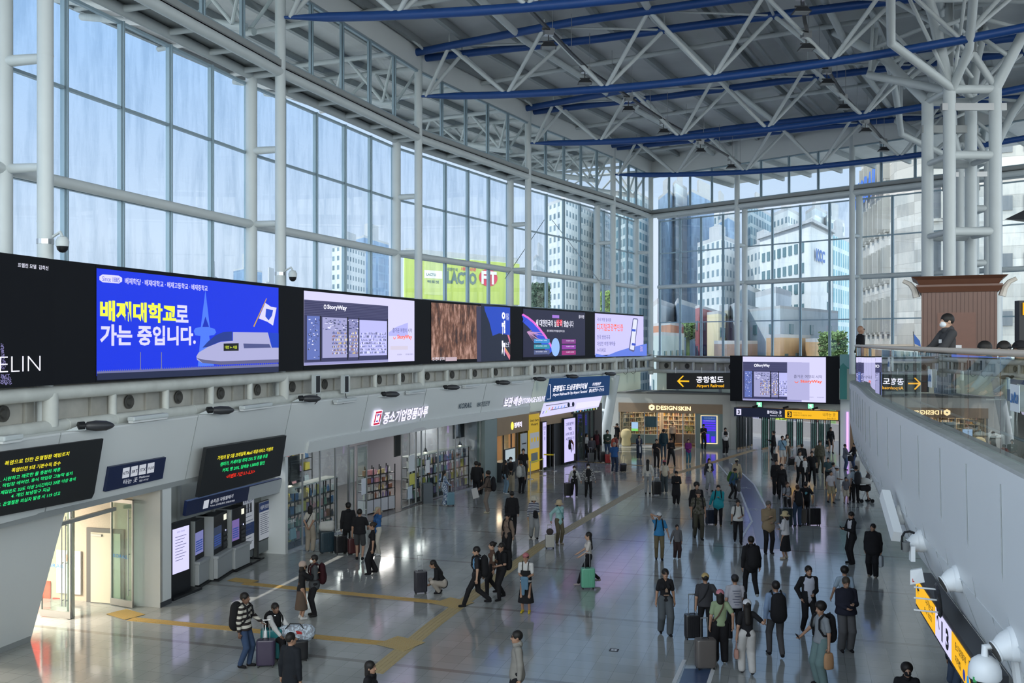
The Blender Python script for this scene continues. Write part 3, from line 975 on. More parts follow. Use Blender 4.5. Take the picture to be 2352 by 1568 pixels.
sub(lt(S4,'전국 경제자유구역 개발사업 투자 안내',1256,757,762,1296),'lettering',LTXT,t)
sub(prect(S4,1268,723,730,1284,.012),'badge',led('badge_mix',(.3,.15,.55),1),t)
sub(S4.poly([S4.uv(1275.5+9.5*math.cos(k*PI/12),797+21*math.sin(k*PI/12)) for k in range(24)][::-1],.012),'globe_picture',led('globe_blue',(.25,.42,.85),1),t)
for k in range(3):
 y=778+k*13
 sub(prect(S4,1226,y,y+10,1262,.012),'banner_picture',led('banner_l%d' % k,((.03,.22,.50),(.02,.22,.30),(.07,.09,.20))[k],1),t)
 sub(prect(S4,1290,y+1,y+11,1322,.012),'banner_picture',led('banner_r%d' % k,((.18,.03,.20),(.22,.03,.30),(.28,.02,.16))[k],1),t)
 sub(lt(S4,'바이오헬스 산업',1230,y+2,y+5,1255,d=.015),'lettering',LTXT,t)
 sub(lt(S4,'미래차 관광',1300,y+3,y+6,1318,d=.015),'lettering',LTXT,t)
sub(lt(S4,'올라여행',1329,723,731,1341),'lettering',LTXT,t)
blank(1344,1366,'unlit black panel between the map screen and the phone screen')
t=screen(S5,max(0,U(S5,1366)),U(S5,1478),'pale lilac screen with orange Korean headline and a mobile phone',led('pale_lilac',(.50,.47,.86),1))
q=A(S5,1150,600,.2551)
sub(lt(S5,'디지털관광주민증',1371,742,759,1431,o=.01),'headline',MATS['glow_led_orange'],t)
TX=MATS['glow_led_dark_text']
sub(lt(S5,'국내 여행 필수품',1371,729,737,1403),'lettering',TX,t)
sub(lt(S5,'전국 방방곡곡',1371,769,779,1401),'lettering',TX,t)
sub(lt(S5,'다양한 여행 혜택을',1371,784,794,1413),'lettering',TX,t)
sub(lt(S5,'누리세요',1371,799,809,1391),'lettering',TX,t)
sub(S5.poly(q((852,830),(950,850),(1050,810),(1150,780),(1315,740),(1315,850),(852,860)),.009),'wave_picture',led('wave_blue',(.10,.17,.62),1),t)
sub(S5.poly(q((1195,512),(1230,515),(1236,530),(1203,805),(1195,815),(1158,800),(1153,790),(1188,520)),.012),'phone_picture',led('phone_edge',(.08,.08,.18),1),t)
sub(S5.poly(q((1200,520),(1226,524),(1228,535),(1198,800),(1162,790),(1193,530)),.014),'phone_picture',led('phone_face',(.62,.64,.92),1),t)
for y in (608,735): sub(S5.poly(q((1180,y),(1215,y+5),(1212,y+25),(1176,y+20)),.016),'phone_button',led('phone_blue',(.02,.06,.45),1),t)
sub(lt(S5,'50%',1470,795,807,1476),'lettering',led('pale_pink',(.6,.4,.6),1),t)
blank(1478,1503,'unlit black panel at the corner of the glass walls')
OUTLET=M('dark_outlet',(.05,.048,.042),.6)
BACKP=M('worn_metal_panel',(.42,.41,.37),.5,var=.22,scale=3,metal=.15)
k_out=0
def pipe_band(pa,pb,nout,first,thick,zt_=6.2,zb_=5.42,rt=.17,rb=.15,backd=.42,holes=True,noback=False):
 e=struct(empty('trim_%d' % (40+first)))
 n=(pb -pa).normalized(); n=Vector((-n.y,n.x,0))
 mb=MB(); mb.tube([at(pa,zt_),at(pb,zt_)],rt,14); mb.build('upper_pipe',DWHITE,e,smooth=True)
 mb=MB(); mb.tube([at(pa,zb_),at(pb,zb_)],rb,14)
 L=(pb -pa).length
 for k in range(int(L/1.7)):
  p=pa.lerp(pb,(k+.3)*1.7/L); mb.tube([at(p,zb_),at(pa.lerp(pb,(k+.3)*1.7/L+.05/L),zb_)],rb+.008,14)
 mb.build('lower_pipe',DWHITE,e,smooth=True)
 for k in range(nout+1):
  p=pa.lerp(pb,k/nout)
  r=.19 if k==0 and thick else .1
  mb=MB(); mb.tube([at(p,zb_),at(p,zt_)],r,12); mb.build('stub_pipe',DWHITE,e,smooth=True)
 if not noback:
  mb=MB(); mb.prism([at(pa+n*backd,zb_ -.15),at(pb+n*backd,zb_ -.15),at(pb+n*(backd+.05),zb_ -.15),at(pa+n*(backd+.05),zb_ -.15)],(0,0,1.3)); mb.build('back_panel',BACKP,e)
 if not noback:
  MB().prism([at(pa+n*(backd+.1),zt_+.26),at(pb+n*(backd+.1),zt_+.26),at(pb -n*.1,zt_+.26),at(pa -n*.1,zt_+.26)],(0,0,.04)).build('sun_stop_plate',BACKP,e)  # unseen plate added to block sun leaking down behind the screens
 for k in range(nout):
  for f in (.16,.84):
   p=pa.lerp(pb,(k+f)/nout)+n*(backd -.04)
   mb=MB(); mb.box(at(p,(zt_+zb_)/2),(.05,.06,.8),math.atan2((pb -pa).y,(pb -pa).x)); mb.build('panel_post',BACKP,e)
  if holes and (k*3+first) % 7 != 2:
   p=at(pa.lerp(pb,(k+.52)/nout)+n*(backd -.03),(zt_+zb_)/2 -.02)
   ax=Matrix((((pb -pa).normalized()),(0,0,1),(-n.x,-n.y,0))).transposed()
   mb=MB(); mb.lathe([(.17,-.02),(.19,.0),(.19,.03),(.15,.04),(.13,.02),(.1,.01),(.08,.035),(.04,.04)],p,16,ax); mb.build('air_outlet',OUTLET,e,smooth=True)
for i in range(1,NK -1):
 pipe_band(off(i,-.12),off(i+1,-.12),5,i,True)
for i in range(0,1):
 pipe_band(boff(i,.15),boff(i+1,.15),4,10+i,False,zt_=6.1,zb_=5.25,backd=.5,noback=(i==0 and False))
FT,FB,ZF1,ZF0=-.42,0.02,5.28,3.40
def fasc(i): return Frame(at(off(i,FB),ZF0),off(i+1,FB) -off(i,FB),(at(off(i,FT),ZF1) -at(off(i,FB),ZF0)))
F1,F2,F3,F4=fasc(2),fasc(3),fasc(4),fasc(5)
FLEN=(at(off(3,FT),ZF1) -at(off(3,FB),ZF0)).length
def fascia_piece(i,f0=0.0,f1=1.0,z0=None):
 a0,b0=off(i,FB),off(i+1,FB)
 a1,b1=off(i,FT),off(i+1,FT)
 a0,b0,a1,b1=a0.lerp(b0,f0),a0.lerp(b0,f1),a1.lerp(b1,f0),a1.lerp(b1,f1)
 nn=outn(i)*.3
 mb=MB()
 P0=[at(a0,ZF0),at(b0,ZF0),at(b1,ZF1),at(a1,ZF1)]
 mb.prism(P0,nn)
 mb.prism([at(a1,ZF1),at(b1,ZF1),at(b1+nn,ZF1+.04),at(a1+nn,ZF1+.04)],(0,0,-.05))
 struct(mb.build('wall_fascia',PANEL))
 mb=MB()
 n=max(1,round((b0 -a0).length/5.4))
 for k in range(1,n+1):
  p,q=at(a0.lerp(b0,k/n),ZF0) -nn*.02,at(a1.lerp(b1,k/n),ZF1) -nn*.02
  mb.beam(p,q,.02,.012,up=(b0 -a0).normalized())
 struct(mb.build('wall_fascia_joint',GREYP))
for i in (1,2,3):
 fascia_piece(i)
def fru(fr,px,py): return fr.uv(px,py)[0]
fe=fru(F3,1243,930)/(off(5,FB) -off(4,FB)).length
if fe<1:
 fascia_piece(4,0,fe)
else:
 fascia_piece(4); 
a,b=fru(F2,700,1040),(off(4,FB) -off(3,FB)).length
mb=F2.rect(a,.0,b,.42,.10,.12); struct(mb.build('trim_41',PANEL))
mb=F3.rect(0,.0,min(fru(F3,1243,940),L3),.42,.10,.12); struct(mb.build('trim_42',PANEL))
SIGNW=EM('sign_white',(.80,.76,1.0),1.1)
def fsign(fr,txt,pts,mat,label,cat='sign',o=.02,depth=.10,sl=0):
 """raised letters standing off the fascia"""
 xl,yt,yb,xr=pts
 t=thing('sign_lettering',label,cat,fr.p(*fr.uv(xl,yb)))
 m1=lt(fr,txt,xl,yt,yb,xr,None,depth,o,sl); m1.build('letter_face',mat,t)
 if mat is SIGNW: lt(fr,txt,xl,yt,yb,xr,None,depth*.5,o,sl).build('letter_body',GREYP,t)
 return t
t=fsign(F2,'중소기업명품마루',(879,945,973,975),SIGNW,'white lit Korean shop name beside a red square emblem',o=.03)
u,v=F2.uv(851,977); u2,v2=F2.uv(875,940)
RD=EM('emblem_red',(.60,.01,.05),.8)
F2.rect(u,v+.0,u2,v2,.09,.06).build('emblem_plate',SIGNW,t)
mb=MB(); w,h=u2 -u,v2 -v
for (x0,y0,x1,y1) in ((.08,.82,.92,.95),(.08,.05,.92,.18),(.08,.22,.25,.78),(.75,.22,.92,.78),(.35,.55,.45,.75)):
 F2.rect(u+w*x0,v+h*y0,u+w*x1,v+h*y1,.094,0,mb)
mb.build('emblem_red_bars',RD,t)
mb=MB(); F2.rect(u+w*.35,v+h*.25,u+w*.65,v+h*.33,.095,0,mb); F2.rect(u+w*.32,v+h*.67,u+w*.68,v+h*.75,.095,0,mb); mb.build('emblem_blue_bars',EM('emblem_blue',(.05,.02,.30),.8),t)
GS=M('grey_lettering',(.05,.09,.13),.5)
fsign(F3,'KORAIL',(1054,926,938,1082),GS,'dark grey railway company lettering on the white fascia',o=.015,depth=.05)
fsign(F3,'IBK기업은행',(1096,922,934,1122),GS,'dark grey bank lettering on the white fascia',o=.01,depth=.05)
t=fsign(F3,'보관·배송',(1157,912,934,1194),SIGNW,'white lit storage and delivery lettering at the end of the fascia',o=.03)
lt(F3,'STORAGE·DELIVERY',1197,914,926,1256,None,.10,.02).build('letter_face',SIGNW,t)
def spot(p,dirv,label):
 t=thing('spotlight',label,'spotlight',p,group='spotlights along the white fascia')
 d=Vector(dirv).normalized()
 MB().add([p+Vector(c) for c in ((-.25,-.25,-.1),(.1,.1,-.1),(.1,.1,.08),(0,.1,-.1),(.12,0,-.1))],[(0,1,2),(0,3,2),(0,4,2),(1,2,3),(1,4,2)]).build('bracket',WHITE,t)
 ax=d.to_track_quat('Z','Y').to_matrix()
 MB().lathe([(.03,-.08),(.1,-.06),(.11,.08),(.05,.1)],p,12,ax).build('swivel',BLACK,t,smooth=True)
 MB().lathe([(.04,.08),(.10,.16),(.13,.35),(.12,.6),(.06,.75),(.01,.8)],p,14,ax).build('lamp_head',DARK,t,smooth=True)
SPOTS=[(185,978,'at the left end, above the green text board'),(480,942,'above the second text board'),(690,915,'above the start of the shop'),(880,905,'above the shop emblem'),
         (1022,889,'left of the storage lettering'),(1142,878,'above the storage lettering'),(1228,870,'just left of the blue airport sign'),(1303,864,'above the blue airport sign'),(1392,858,'above the end of the blue airport sign')]
def band_pt(px,py,d=.5):
 for i in range(1,NK -1):
  fr=Frame(at(off(i,-d),0),off(i+1,-d) -off(i,-d),(0,0,1))
  u,v=fr.uv(px,py)
  if 0 <=u <=(off(i+1,-d) -off(i,-d)).length: return fr.p(u,v),fr
 return fr.p(u,v),fr
for px,py,w in SPOTS:
 p,fr=band_pt(px,py)
 spot(p,fr.u+Vector((0,0,-.05))+fr.n*.6,'black spotlight on a white bracket %s' % w)
TUBES=[(0,45,1008,'at the left edge'),(300,380,962,'above the track sign'),(555,620,936,'above the second text board'),(770,815,921,'left of the shop emblem'),(936,972,900,'right of the shop name'),(1065,1098,886,'above the dark company lettering'),(1172,1200,878,'above the storage lettering')]
for x0,x1,py,w in TUBES:
 p,fr=band_pt(x0,py,.55); q_,_=band_pt(x1,py -8,.55)
 q_.z=p.z
 t=thing('batten_light','white batten lamp lying on the fascia top %s' % w,'lamp',p,group='batten lamps on the fascia')
 mb=MB(); mb.beam(p,q_,.22,.12); mb.build('housing',WHITE,t,bevel=.03)
 mb=MB(); mb.beam(p -Vector((0,0,.08)),q_ -Vector((0,0,.08)),.14,.05); mb.build('diffuser',M('lamp_diffuser',(.7,.72,.72),.3),t)
for px,w in ((727,'left one of the two below the shopfront screen'),(793,'right one of the two below the shopfront screen'),(1440,'left one of the two near the glass corner'),(1458,'right one of the two near the glass corner')):
 p,fr=band_pt(px,882 if px<1000 else 834,.45)
 t=thing('wall_speaker','black slim wall speaker, %s' % w,'speaker',p)
 s=1.0
 fr2=Frame(p,fr.u,(0,0,1))
 fr2.rect(-.17*s,-.34*s,.17*s,.34*s,.06,.16).build('speaker_case',WHITE,t)
 fr2.rect(-.13*s,-.30*s,.13*s,.30*s,.068,.004).build('speaker_grille',BLACK,t)
 MB().tube([p+Vector((0,0,-.3)),p+Vector((.05,0,-.6)),p+Vector((-.1,0,-.75)),p+Vector((-.3,0,-.6))],.015,6).build('cable',BLACK,t)
for i,w in ((2,'first big column at the left'),(3,'column above the end of the blue screen')):
 c=at(off(i,0),9.75)
 t=thing('dome_camera','white dome surveillance camera on the %s' % w,'camera',c)
 h=c+Vector((.45,-.1,0))
 MB().tube([c+Vector((.15,0,.1)),c+Vector((.38,-.06,.22)),h+Vector((0,0,.1))],.035,8).build('arm',WHITE,t,smooth=True)
 MB().lathe([(.02,.12),(.1,.1),(.15,0),(.14,-.12)],h,16).build('housing',WHITE,t,smooth=True)
 MB().lathe([(.13,-.12),(.115,-.2),(.06,-.26),(.0,-.27)],h,16).build('dome',BLACK,t,smooth=True)
 MB().tube([c+Vector((0,0,-.06)),c+Vector((0,0,.06))],.19,16).build('strap',STEEL,t)
def low(i,d=0.0,z=0.0): return Frame(at(off(i,FB -d),z),off(i+1,FB) -off(i,FB),(0,0,1))
W1,W2,W3,W4=low(2),low(3),low(4),low(5)
def wu(fr,px): return fr.uv(px,1100)[0]
WARM=M('warm_white_panel',(.66,.60,.50),.5,var=.04,scale=1)
gu0,gu1=wu(W1,-260),wu(W1,368)
su1=wu(W1,655)
hdr=W1.rect(-14,3.28,su1,3.42,.02,.35); struct(hdr.build('trim_43',GREYP))
def pier():
 mb=MB()
 def pt(px,py,Y): return P(px,py,Y)
 b=[FL(-40,1486),FL(30,1490),FL(64,1474)]
 Zt=3.38
 sh=Vector((.60,-.18,0))
 dirw=W1.u
 a0=FL(30,1488)
 foot=[a0,a0+W1.u*1.0+W1.n*.0,a0+W1.u*1.0 -W1.n*1.2,a0 -W1.n*1.2]
 foot=[a0 -W1.u*1.3,a0+W1.u*.55,a0+W1.u*.62 -W1.n*1.2,a0 -W1.u*1.3 -W1.n*1.2]
 top=[f+Vector((.50,-.15,Zt))+(W1.u*.7 if k in (1,2) else Vector()) for k,f in enumerate(foot)]
 mb.add(foot+top,[(0,1,5,4),(1,2,6,5),(2,3,7,6),(3,0,4,7),(3,2,1,0),(4,5,6,7)])
 o=mb.build('wall_pier',PANEL); struct(o)
 mb=MB(); 
 mb.add([foot[1].lerp(foot[2],.25)+Vector((.01,-.01,0)),foot[1].lerp(foot[2],.45)+Vector((.01,-.01,0)),top[1].lerp(top[2],.45)+Vector((.01,-.01,0)),top[1].lerp(top[2],.25)+Vector((.01,-.01,0))],[(0,1,2,3)])
 struct(mb.build('trim_44',M('grey_groove',(.12,.13,.14),.5)))
 mb=MB(); mb.add([f+Vector((.01,-.01,.0)) for f in foot]+[f+Vector((.02,-.015,.14)) for f in foot],[(0,1,5,4),(1,2,6,5),(2,3,7,6),(3,0,4,7)])
 struct(mb.build('baseboard_pier',GREYP))
pier()
W1.rect(-14,0,wu(W1,-40) -1.4,3.3,0,.3).build('wall_left',PANEL)['kind']='structure'
gx0,gx1=wu(W1,-30) -1.4,gu1
dep=6.5
def gp(u,d,z): return W1.p(u,z,-d)
mb=MB(); mb.prism([gp(gx0,0,3.42),gp(gx1,0,3.42),gp(gx1,dep+3,3.42),gp(gx0,dep+3,3.42)],(0,0,.2)); struct(mb.build('ceiling_vestibule',WARM))
mb=MB(); mb.prism([gp(gx1,.0,0),gp(gx1,.9,0),gp(gx1+.1,.9,0),gp(gx1+.1,0,0)],(0,0,3.42)); struct(mb.build('wall_gate_reveal',WARM))
mb=MB(); mb.prism([gp(gx1 -.0,.9,0),gp(gx1 -0,dep+3,0),gp(gx1+.2,dep+3,0),gp(gx1+.2,.9,0)],(0,0,3.42)); struct(mb.build('wall_vestibule',M('speckled_stone',(.42,.36,.29),.6,var=.12,scale=30)))
mb=MB(); mb.prism([gp(gx0 -3,dep+3,0),gp(gx1 -2.4,dep+3,0),gp(gx1 -2.4,dep+3.2,0),gp(gx0 -3,dep+3.2,0)],(0,0,3.42)); struct(mb.build('wall_vestibule_far',M('speckled_stone')))
mb=MB(); mb.prism([gp(gx0,.3,0),gp(gx0,dep+3,0),gp(gx0 -.2,dep+3,0),gp(gx0 -.2,.3,0)],(0,0,3.42)); struct(mb.build('wall_vestibule_near',WARM))
vl=bpy.data.lights.new('gateway_fill','AREA'); vl.energy=1300; vl.size=3.0; vl.size_y=5; vl.shape='RECTANGLE'; vl.color=(1,.90,.76)  # area light added to stand in for outside light in the gateway
vo=bpy.data.objects.new('gateway_fill',vl); vo.location=gp((gx0+gx1)/2 -.5,4.8,3.38); COL.objects.link(vo)
vo.rotation_euler=(0,0,math.atan2(W1.u.y,W1.u.x))
IW=Frame(gp(gx1 -.02,.9,0),-W1.n,(0,0,1))
sidedir=(gp(gx1,dep+3,0) -gp(gx1,.9,0))
IW=Frame(gp(gx1 -.02,dep+3,0),-sidedir,(0,0,1))
def door_leaf_mesh(t):
 pass
L_=sidedir.length
t=tag(empty('service_door',IW.p(L_ -.8,0)),'cream steel service door in a dark frame inside the bright gateway','door')
IW.rect(L_ -1.5,0,L_ -.25,2.12,.03,.05).build('door_frame',M('dark_door_frame',(.10,.10,.10),.5),t)
IW.rect(L_ -1.34,0.02,L_ -.35,2.0,.05,.03).build('door_panel',M('cream_steel',(.50,.45,.36),.5),t)
IW.rect(L_ -1.3,1.9,L_ -.95,1.96,.10,.05).build('door_closer',STEEL,t)
t=tag(empty('notice_board',IW.p(L_ -2,1)),'white notice board with a small red sign in the gateway','board')
IW.rect(L_ -2.5,.2,L_ -1.68,1.43,.06,.05).build('board',M('white_board',(.75,.74,.70),.5),t)
IW.rect(L_ -2.15,1.12,L_ -1.95,1.32,.07,.01).build('red_sign',M('sign_red',(.75,.10,.03),.5),t)
mb=MB(); IW.rect(L_ -3.6,1.3,L_ -2.75,2.8,.04,.04,mb); IW.rect(L_ -3.6,0,L_ -2.75,.5,.04,.04,mb); t=tag(mb.build('red_banner',M('banner_red',(.70,.06,.03),.5,emit=.2)),'tall red banner wall at the far end of the gateway','banner')
def extinguisher(p,label):
 t=thing('fire_extinguisher',label,'fire extinguisher',p)
 c=M('extinguisher_red',(.55,.02,.015),.35)
 MB().lathe([(.06,0),(.08,.02),(.085,.05),(.085,.4),(.05,.48),(.025,.5),(.025,.54)],p,14).build('cylinder_body',c,t,smooth=True)
 MB().box(p+Vector((.02,0,.57)),(.14,.03,.03)).build('handle',BLACK,t)
 MB().tube([p+Vector((0,0,.55)),p+Vector((.12,0,.45)),p+Vector((.1,0,.15))],.012,6).build('hose',BLACK,t)
 return t
extinguisher(FL(140,1372)+Vector((0,0,.03)),'red fire extinguisher on the floor inside the bright gateway')
MB().box(FL(140,1372)+Vector((0,0,.015)),(.35,.3,.03)).build('extinguisher_base',M('extinguisher_red')).__setitem__('label','flat red base under the fire extinguisher')
bpy.data.objects['extinguisher_base']['category']='base'
DG=glass_mat('door_glass',(.80,.90,.88),1.0)
def glass_leaf(p,q,h,label,bars=1,name='glass_door'):
 p,q=Vector(p),Vector(q)
 t=thing(name,label,'door',(p+q)/2)
 u=(q -p); L=u.length
 fr=Frame(p,u,(0,0,1))
 fr.rect(0.04,.18,L -.04,h -.08,0,.012).build('pane',DG,t)
 mb=MB(); fr.rect(0,.02,L,.2,.03,.06,mb); mb.build('bottom_rail',STEEL,t)
 mb=MB(); fr.rect(0,h -.1,L,h,.03,.06,mb); mb.build('top_rail',STEEL,t)
 mb=MB(); fr.rect(0,.02,.04,h,.025,.05,mb); fr.rect(L -.04,.02,L,h,.025,.05,mb); mb.build('stiles',STEEL,t)
 for k in range(bars):
  x=L -.12 -k*.12
  mb=MB(); mb.tube([fr.p(x,.35,.07),fr.p(x,h -.25,.07)],.016,8)
  for z in (.5,h*.5,h -.5): mb.tube([fr.p(x,z,.07),fr.p(x,z,0)],.012,6)
  mb.build('pull_bar',STEEL,t)
 return t,fr,L
t,fr,L_=glass_leaf(FL(255,1388),FL(306,1397),3.0,'open glass gate door at the right side of the bright gateway')
lettering(fr,'KORAIL',.1,1.35,L_ -.2,1.45,.012).build('lettering',M('korail_blue',(.02,.15,.40),.5),t)
t,fr,L_=glass_leaf(FL(94,1415),FL(163,1422),3.0,'open glass gate door beside the leaning pier',bars=2)
lettering(fr,'KORAIL',.1,1.35,L_ -.2,1.45,.012).build('lettering',M('korail_blue'),t)
mb=MB(); a_=FL(163,1418); mb.beam(a_,a_+Vector((0,0,3.4)),.14,.14,up=(1,0,0)); struct(mb.build('door_1',STEEL))
mb=MB(); mb.beam(P(120,1208,24.3),P(264,1168,26.4),.1,.1); struct(mb.build('door_1_transom',GREYP))
MB().box(FL(343,1381)+Vector((0,0,.09)),(.34,.2,.18),.3).build('white_socket_box',M('white_plastic',(.7,.7,.68),.4))
tag(bpy.data.objects['white_socket_box'],'small white cable box on the floor by the gate','box')
def board(fr,poly,label,th=.22,lines=(),name='text_board'):
 """poly in photo pixels (tl, tr, br, bl)"""
 q4=[fr.uv(*p) for p in poly]
 t=thing(name,label,'text board',fr.p(*q4[3]))
 fr.poly(q4[::-1],th,th).build('board_case',M('black_board',(.014,.016,.018),.5),t)
 for k,(txt,x0,yt,yb,x1,mat) in enumerate(lines):
  pass
 return t
def slanted(fr,txt,xl,ybl,xr,ybr,hgt,mat,t,d,o=.0,name='lettering'):
 """base line from (xl,ybl) to (xr,ybr) in the photo, letter height in pixels"""
 u0,v0=fr.uv(xl,ybl); u1,v1b=fr.uv(xr,ybr)
 v1=fr.uv(xl,ybl -hgt)[1]
 g=Frame(fr.p(u0,v0,0),fr.p(u1,v1b,0) -fr.p(u0,v0,0),fr.v)
 g.n=fr.n
 L=(fr.p(u1,v1b,0) -fr.p(u0,v0,0)).length
 lettering(g,txt,0,0,L,v1 -v0,d,None,o).build(name,mat,t)
GRN=EM('led_green',(.02,.80,.22),1.0)
LYE=EM('led_amber',(.85,.75,.03),1.0)
LRE=EM('led_red2',(.90,.03,.01),1.0)
b8=lambda x,y: (x*.1275,1000+y*.1275)
F1d=Frame(F1.o+F1.n*.2,F1.u,F1.v)
t=board(F1d,[(-120,1052),(234,1006),(213,1131),(207,1143),(-130,1208)],'large black text board at the left edge with yellow and green Korean lines',.05)
for txt,xl,yb,xr,yb2,h,m in (('폭염으로 인한 온열질환 예방조치',42,530,1205,350,80,LYE),('폭염안전 5대 기본수칙 준수',165,655,1050,520,78,LYE),
  ('1. 시원하고 깨끗한 물 충분히 제공',-60,830,1045,630,72,GRN),('2. 작업장 에어컨, 휴식 작업장 그늘막 설치',-90,945,1265,700,72,GRN),
  ('3. 체감온도 33도 이상 2시간마다 20분 이상 휴식',-110,1070,1320,800,72,GRN),('4. 개인 보냉장구 지급',160,1115,860,985,70,GRN),('5. 온열질환 의심자 발생 시 119 신고',-70,1275,1045,1060,72,GRN)):
 a,b=b8(xl,yb),b8(xr,yb2)
 slanted(F1d,txt,a[0],a[1],b[0],b[1],h*.1275,m,t,.056,.01)
F1e=Frame(F1.o+F1.n*.25,F1.u,F1.v)
t=board(F1e,[(467,1027),(651,998),(637,1090),(448,1140)],'black text board leaning over the ticket machines with a red bottom line',.12)
c4=lambda x,y: (350+x*.2806,960+y*.2806)
F1f=Frame(F1e.o+F1e.n*.125,F1.u,F1.v)
for txt,xl,yb,xr,yb2,h,m in (('가정의 달 5월 코레일톡 MaaS 제휴서비스 이벤트',530,345,985,265,34,LYE),('렌터카, 카셰어링 최대 75% 및 경품 추첨',553,397,937,325,34,GRN),
  ('커피, 빵 20%, 짐배송 1,000원 할인',570,445,915,380,33,GRN),('<이벤트 기간 5.1~5.31>',602,497,835,450,33,LRE)):
 a,b=c4(xl,yb),c4(xr,yb2)
 slanted(F1f,txt,a[0],a[1],b[0],b[1],h*.2806,m,t,.004,.01)
NAVY=M('navy_sign',(.012,.022,.075),.4)
t=board(F1,[(246,1071),(376,1048),(368,1097),(236,1127)],'navy platform sign with four white service logos over the gateway',.08,name='platform_sign')
t.children[0].data.materials[0]=NAVY
c3=lambda x,y: (x*.3879,960+y*.3879)
SGW=EM('sign_print',(.62,.66,.74),.62)
for k,s in enumerate(('KTX','SRT','ITX','무궁화')):
 x=707+k*49
 y=292 -k*9.5
 F1.pxpoly([c3(x,y+60),c3(x+42,y+51),c3(x+46,y -8),c3(x+6,y)][::1],.085).build('logo_tile',SGW,t)
 a,b=c3(x+5,y+40),c3(x+40,y+32)
 slanted(F1,s,a[0],a[1],b[0],b[1],7,NAVY,t,.09,.02)
for (s,x0,y0,x1,y1,h) in (('타는 곳',712,388,795,372,28),('Platforms',808,352,868,342,12),('站台 のりば',808,372,862,362,12)):
 a,b=c3(x0,y0),c3(x1,y1)
 slanted(F1,s,a[0],a[1],b[0],b[1],h*.3879,SGW,t,.085,.01)
t=board(F1,[(424,1149),(641,1096),(638,1128),(419,1183)],'navy ticket machine sign with a blank white right half',.10,name='ticket_sign')
t.children[0].data.materials[0]=NAVY
F1.pxpoly([(562,1147),(640,1128),(642,1097),(567,1116)],.106).build('blank_half',M('sign_grey_white',(.45,.48,.5),.5),t)
F1.pxpoly([(459,1167),(471,1163),(474,1144),(462,1148)],.106).build('logo_tile',SGW,t)
slanted(F1,'승차권 자동발매기',476,1155,528,1141,9,SGW,t,.106,.01)
slanted(F1,'Tickets 自动售票机 自動券売機',475,1162,532,1149,4.5,SGW,t,.106)
mb=MB(); mb.prism([W1.p(gu1,0,0),W1.p(gu1+.5,0,0),W1.p(gu1+.5,0,-.9),W1.p(gu1,0,-.9)],(0,0,3.4)); struct(mb.build('wall_ticket_end',PANEL))
W1.rect(gu1+.5,0,su1+.1,3.4,-.9,.1).build('wall_ticket_recess',M('recess_grey',(.36,.38,.36),.6))['kind']='structure'
for px in (405,460,535,600):
 u=wu(W1,px+8)
 mb=MB(); mb.beam(W1.p(u,0,-.84),W1.p(u,3.4,-.84),.10,.08,up=W1.u); struct(mb.build('trim_post',GREYP))
W1.rect(su1 -.06,0,su1+.12,3.38,.04,1.0).build('wall_shop_end',PANEL)['kind']='structure'
MB().prism([W1.p(gu1,0,.01),W1.p(gu1+.5,0,.01),W1.p(gu1+.5,0,-.85),W1.p(gu1,0,-.85)],(0,0,.01))
W1.rect(gu1,0,gu1+.5,.14,.012,.02).build('baseboard_left',DARK)['kind']='structure'
def place_frame(pxl,pxr,pyl,pyr):
 a,b=FL(pxl,pyl),FL(pxr,pyr)
 return Frame(a,b -a,(0,0,1)),(b -a).length
fr,L=place_frame(391,438,1376,1357)
t=thing('information_display','tall black floor display with a glowing lilac page, left of the ticket machines','display',fr.p(L/2,0))
fr.rect(0,.06,L,2.15,0,.14).build('case',BLACK,t,bevel=.01)
fr.rect(.1,.68,L -.08,1.98,.004,0).build('screen',LIL,t)
MB().prism([fr.p(-.12,0,.22),fr.p(L+.25,0,.22),fr.p(L+.25,0,-.35),fr.p(-.12,0,-.35)],(0,0,.07)).build('base',BLACK,t)
mb=MB()
for k in range(9): fr.rect(.22,1.72 -k*.085,L -.22 -(k % 3)*.08,1.735 -k*.085,.008,0,mb)
mb.build('page_text',MATS['glow_led_dark_text'],t)
lettering(fr,'승차권 구입안내',.3,1.84,L -.3,1.89,.008).build('page_heading',MATS['glow_led_dark_text'],t)
def machine(pxl,pxr,pyl,pyr,where,lit):
 fr,L=place_frame(pxl,pxr,pyl,pyr)
 t=thing('ticket_machine','black and grey ticket machine, %s' % where,'ticket machine',fr.p(L/2,0),group='ticket machines')
 fr.rect(0,.05,L,1.98,-.06,.5).build('upper_case',BLACK,t,bevel=.02)
 fr.rect(-.02,.05,.03,2.0,-.02,.56).build('side_trim',GREYP,t)
 fr.rect(.02,.07,L -.02,.72,.10,.5).build('base_box',M('machine_grey',(.38,.40,.41),.45),t,bevel=.02)
 fr.rect(-.01,.70,L+.01,.78,.14,.55).build('shelf',M('machine_grey'),t,bevel=.01)
 fr.rect(.1,.95,.55*L,1.62,-.054,0).build('screen',lit,t)
 mb=MB()
 for k in range(5): fr.rect(.14,1.32 -k*.07,.5*L,1.36 -k*.07,-.05,0,mb)
 mb.build('screen_buttons',led('machine_blue',(.03,.07,.30),.7),t)
 fr.rect(.68*L,1.72,.86*L,1.9,-.052,0).build('lit_icon',EM('icon_white',(.75,.75,.62),1),t)
 mb=MB()
 for z in (1.25,1.1,.95,.85): fr.rect(.66*L,z,.88*L,z+.09,-.03,.03,mb)
 mb.build('slots',DARK,t)
 fr.disc(.8*L,1.38,.03,-.045,12).build('indicator',EM('blue_white',(.55,.6,1),1.5),t)
 fr.rect(.0,0,L+.1,.06,.16,.6).build('plinth',BLACK,t)
machine(449,488,1350,1326,'nearest the floor display',led('lilac_dim',(.16,.17,.38),.9))
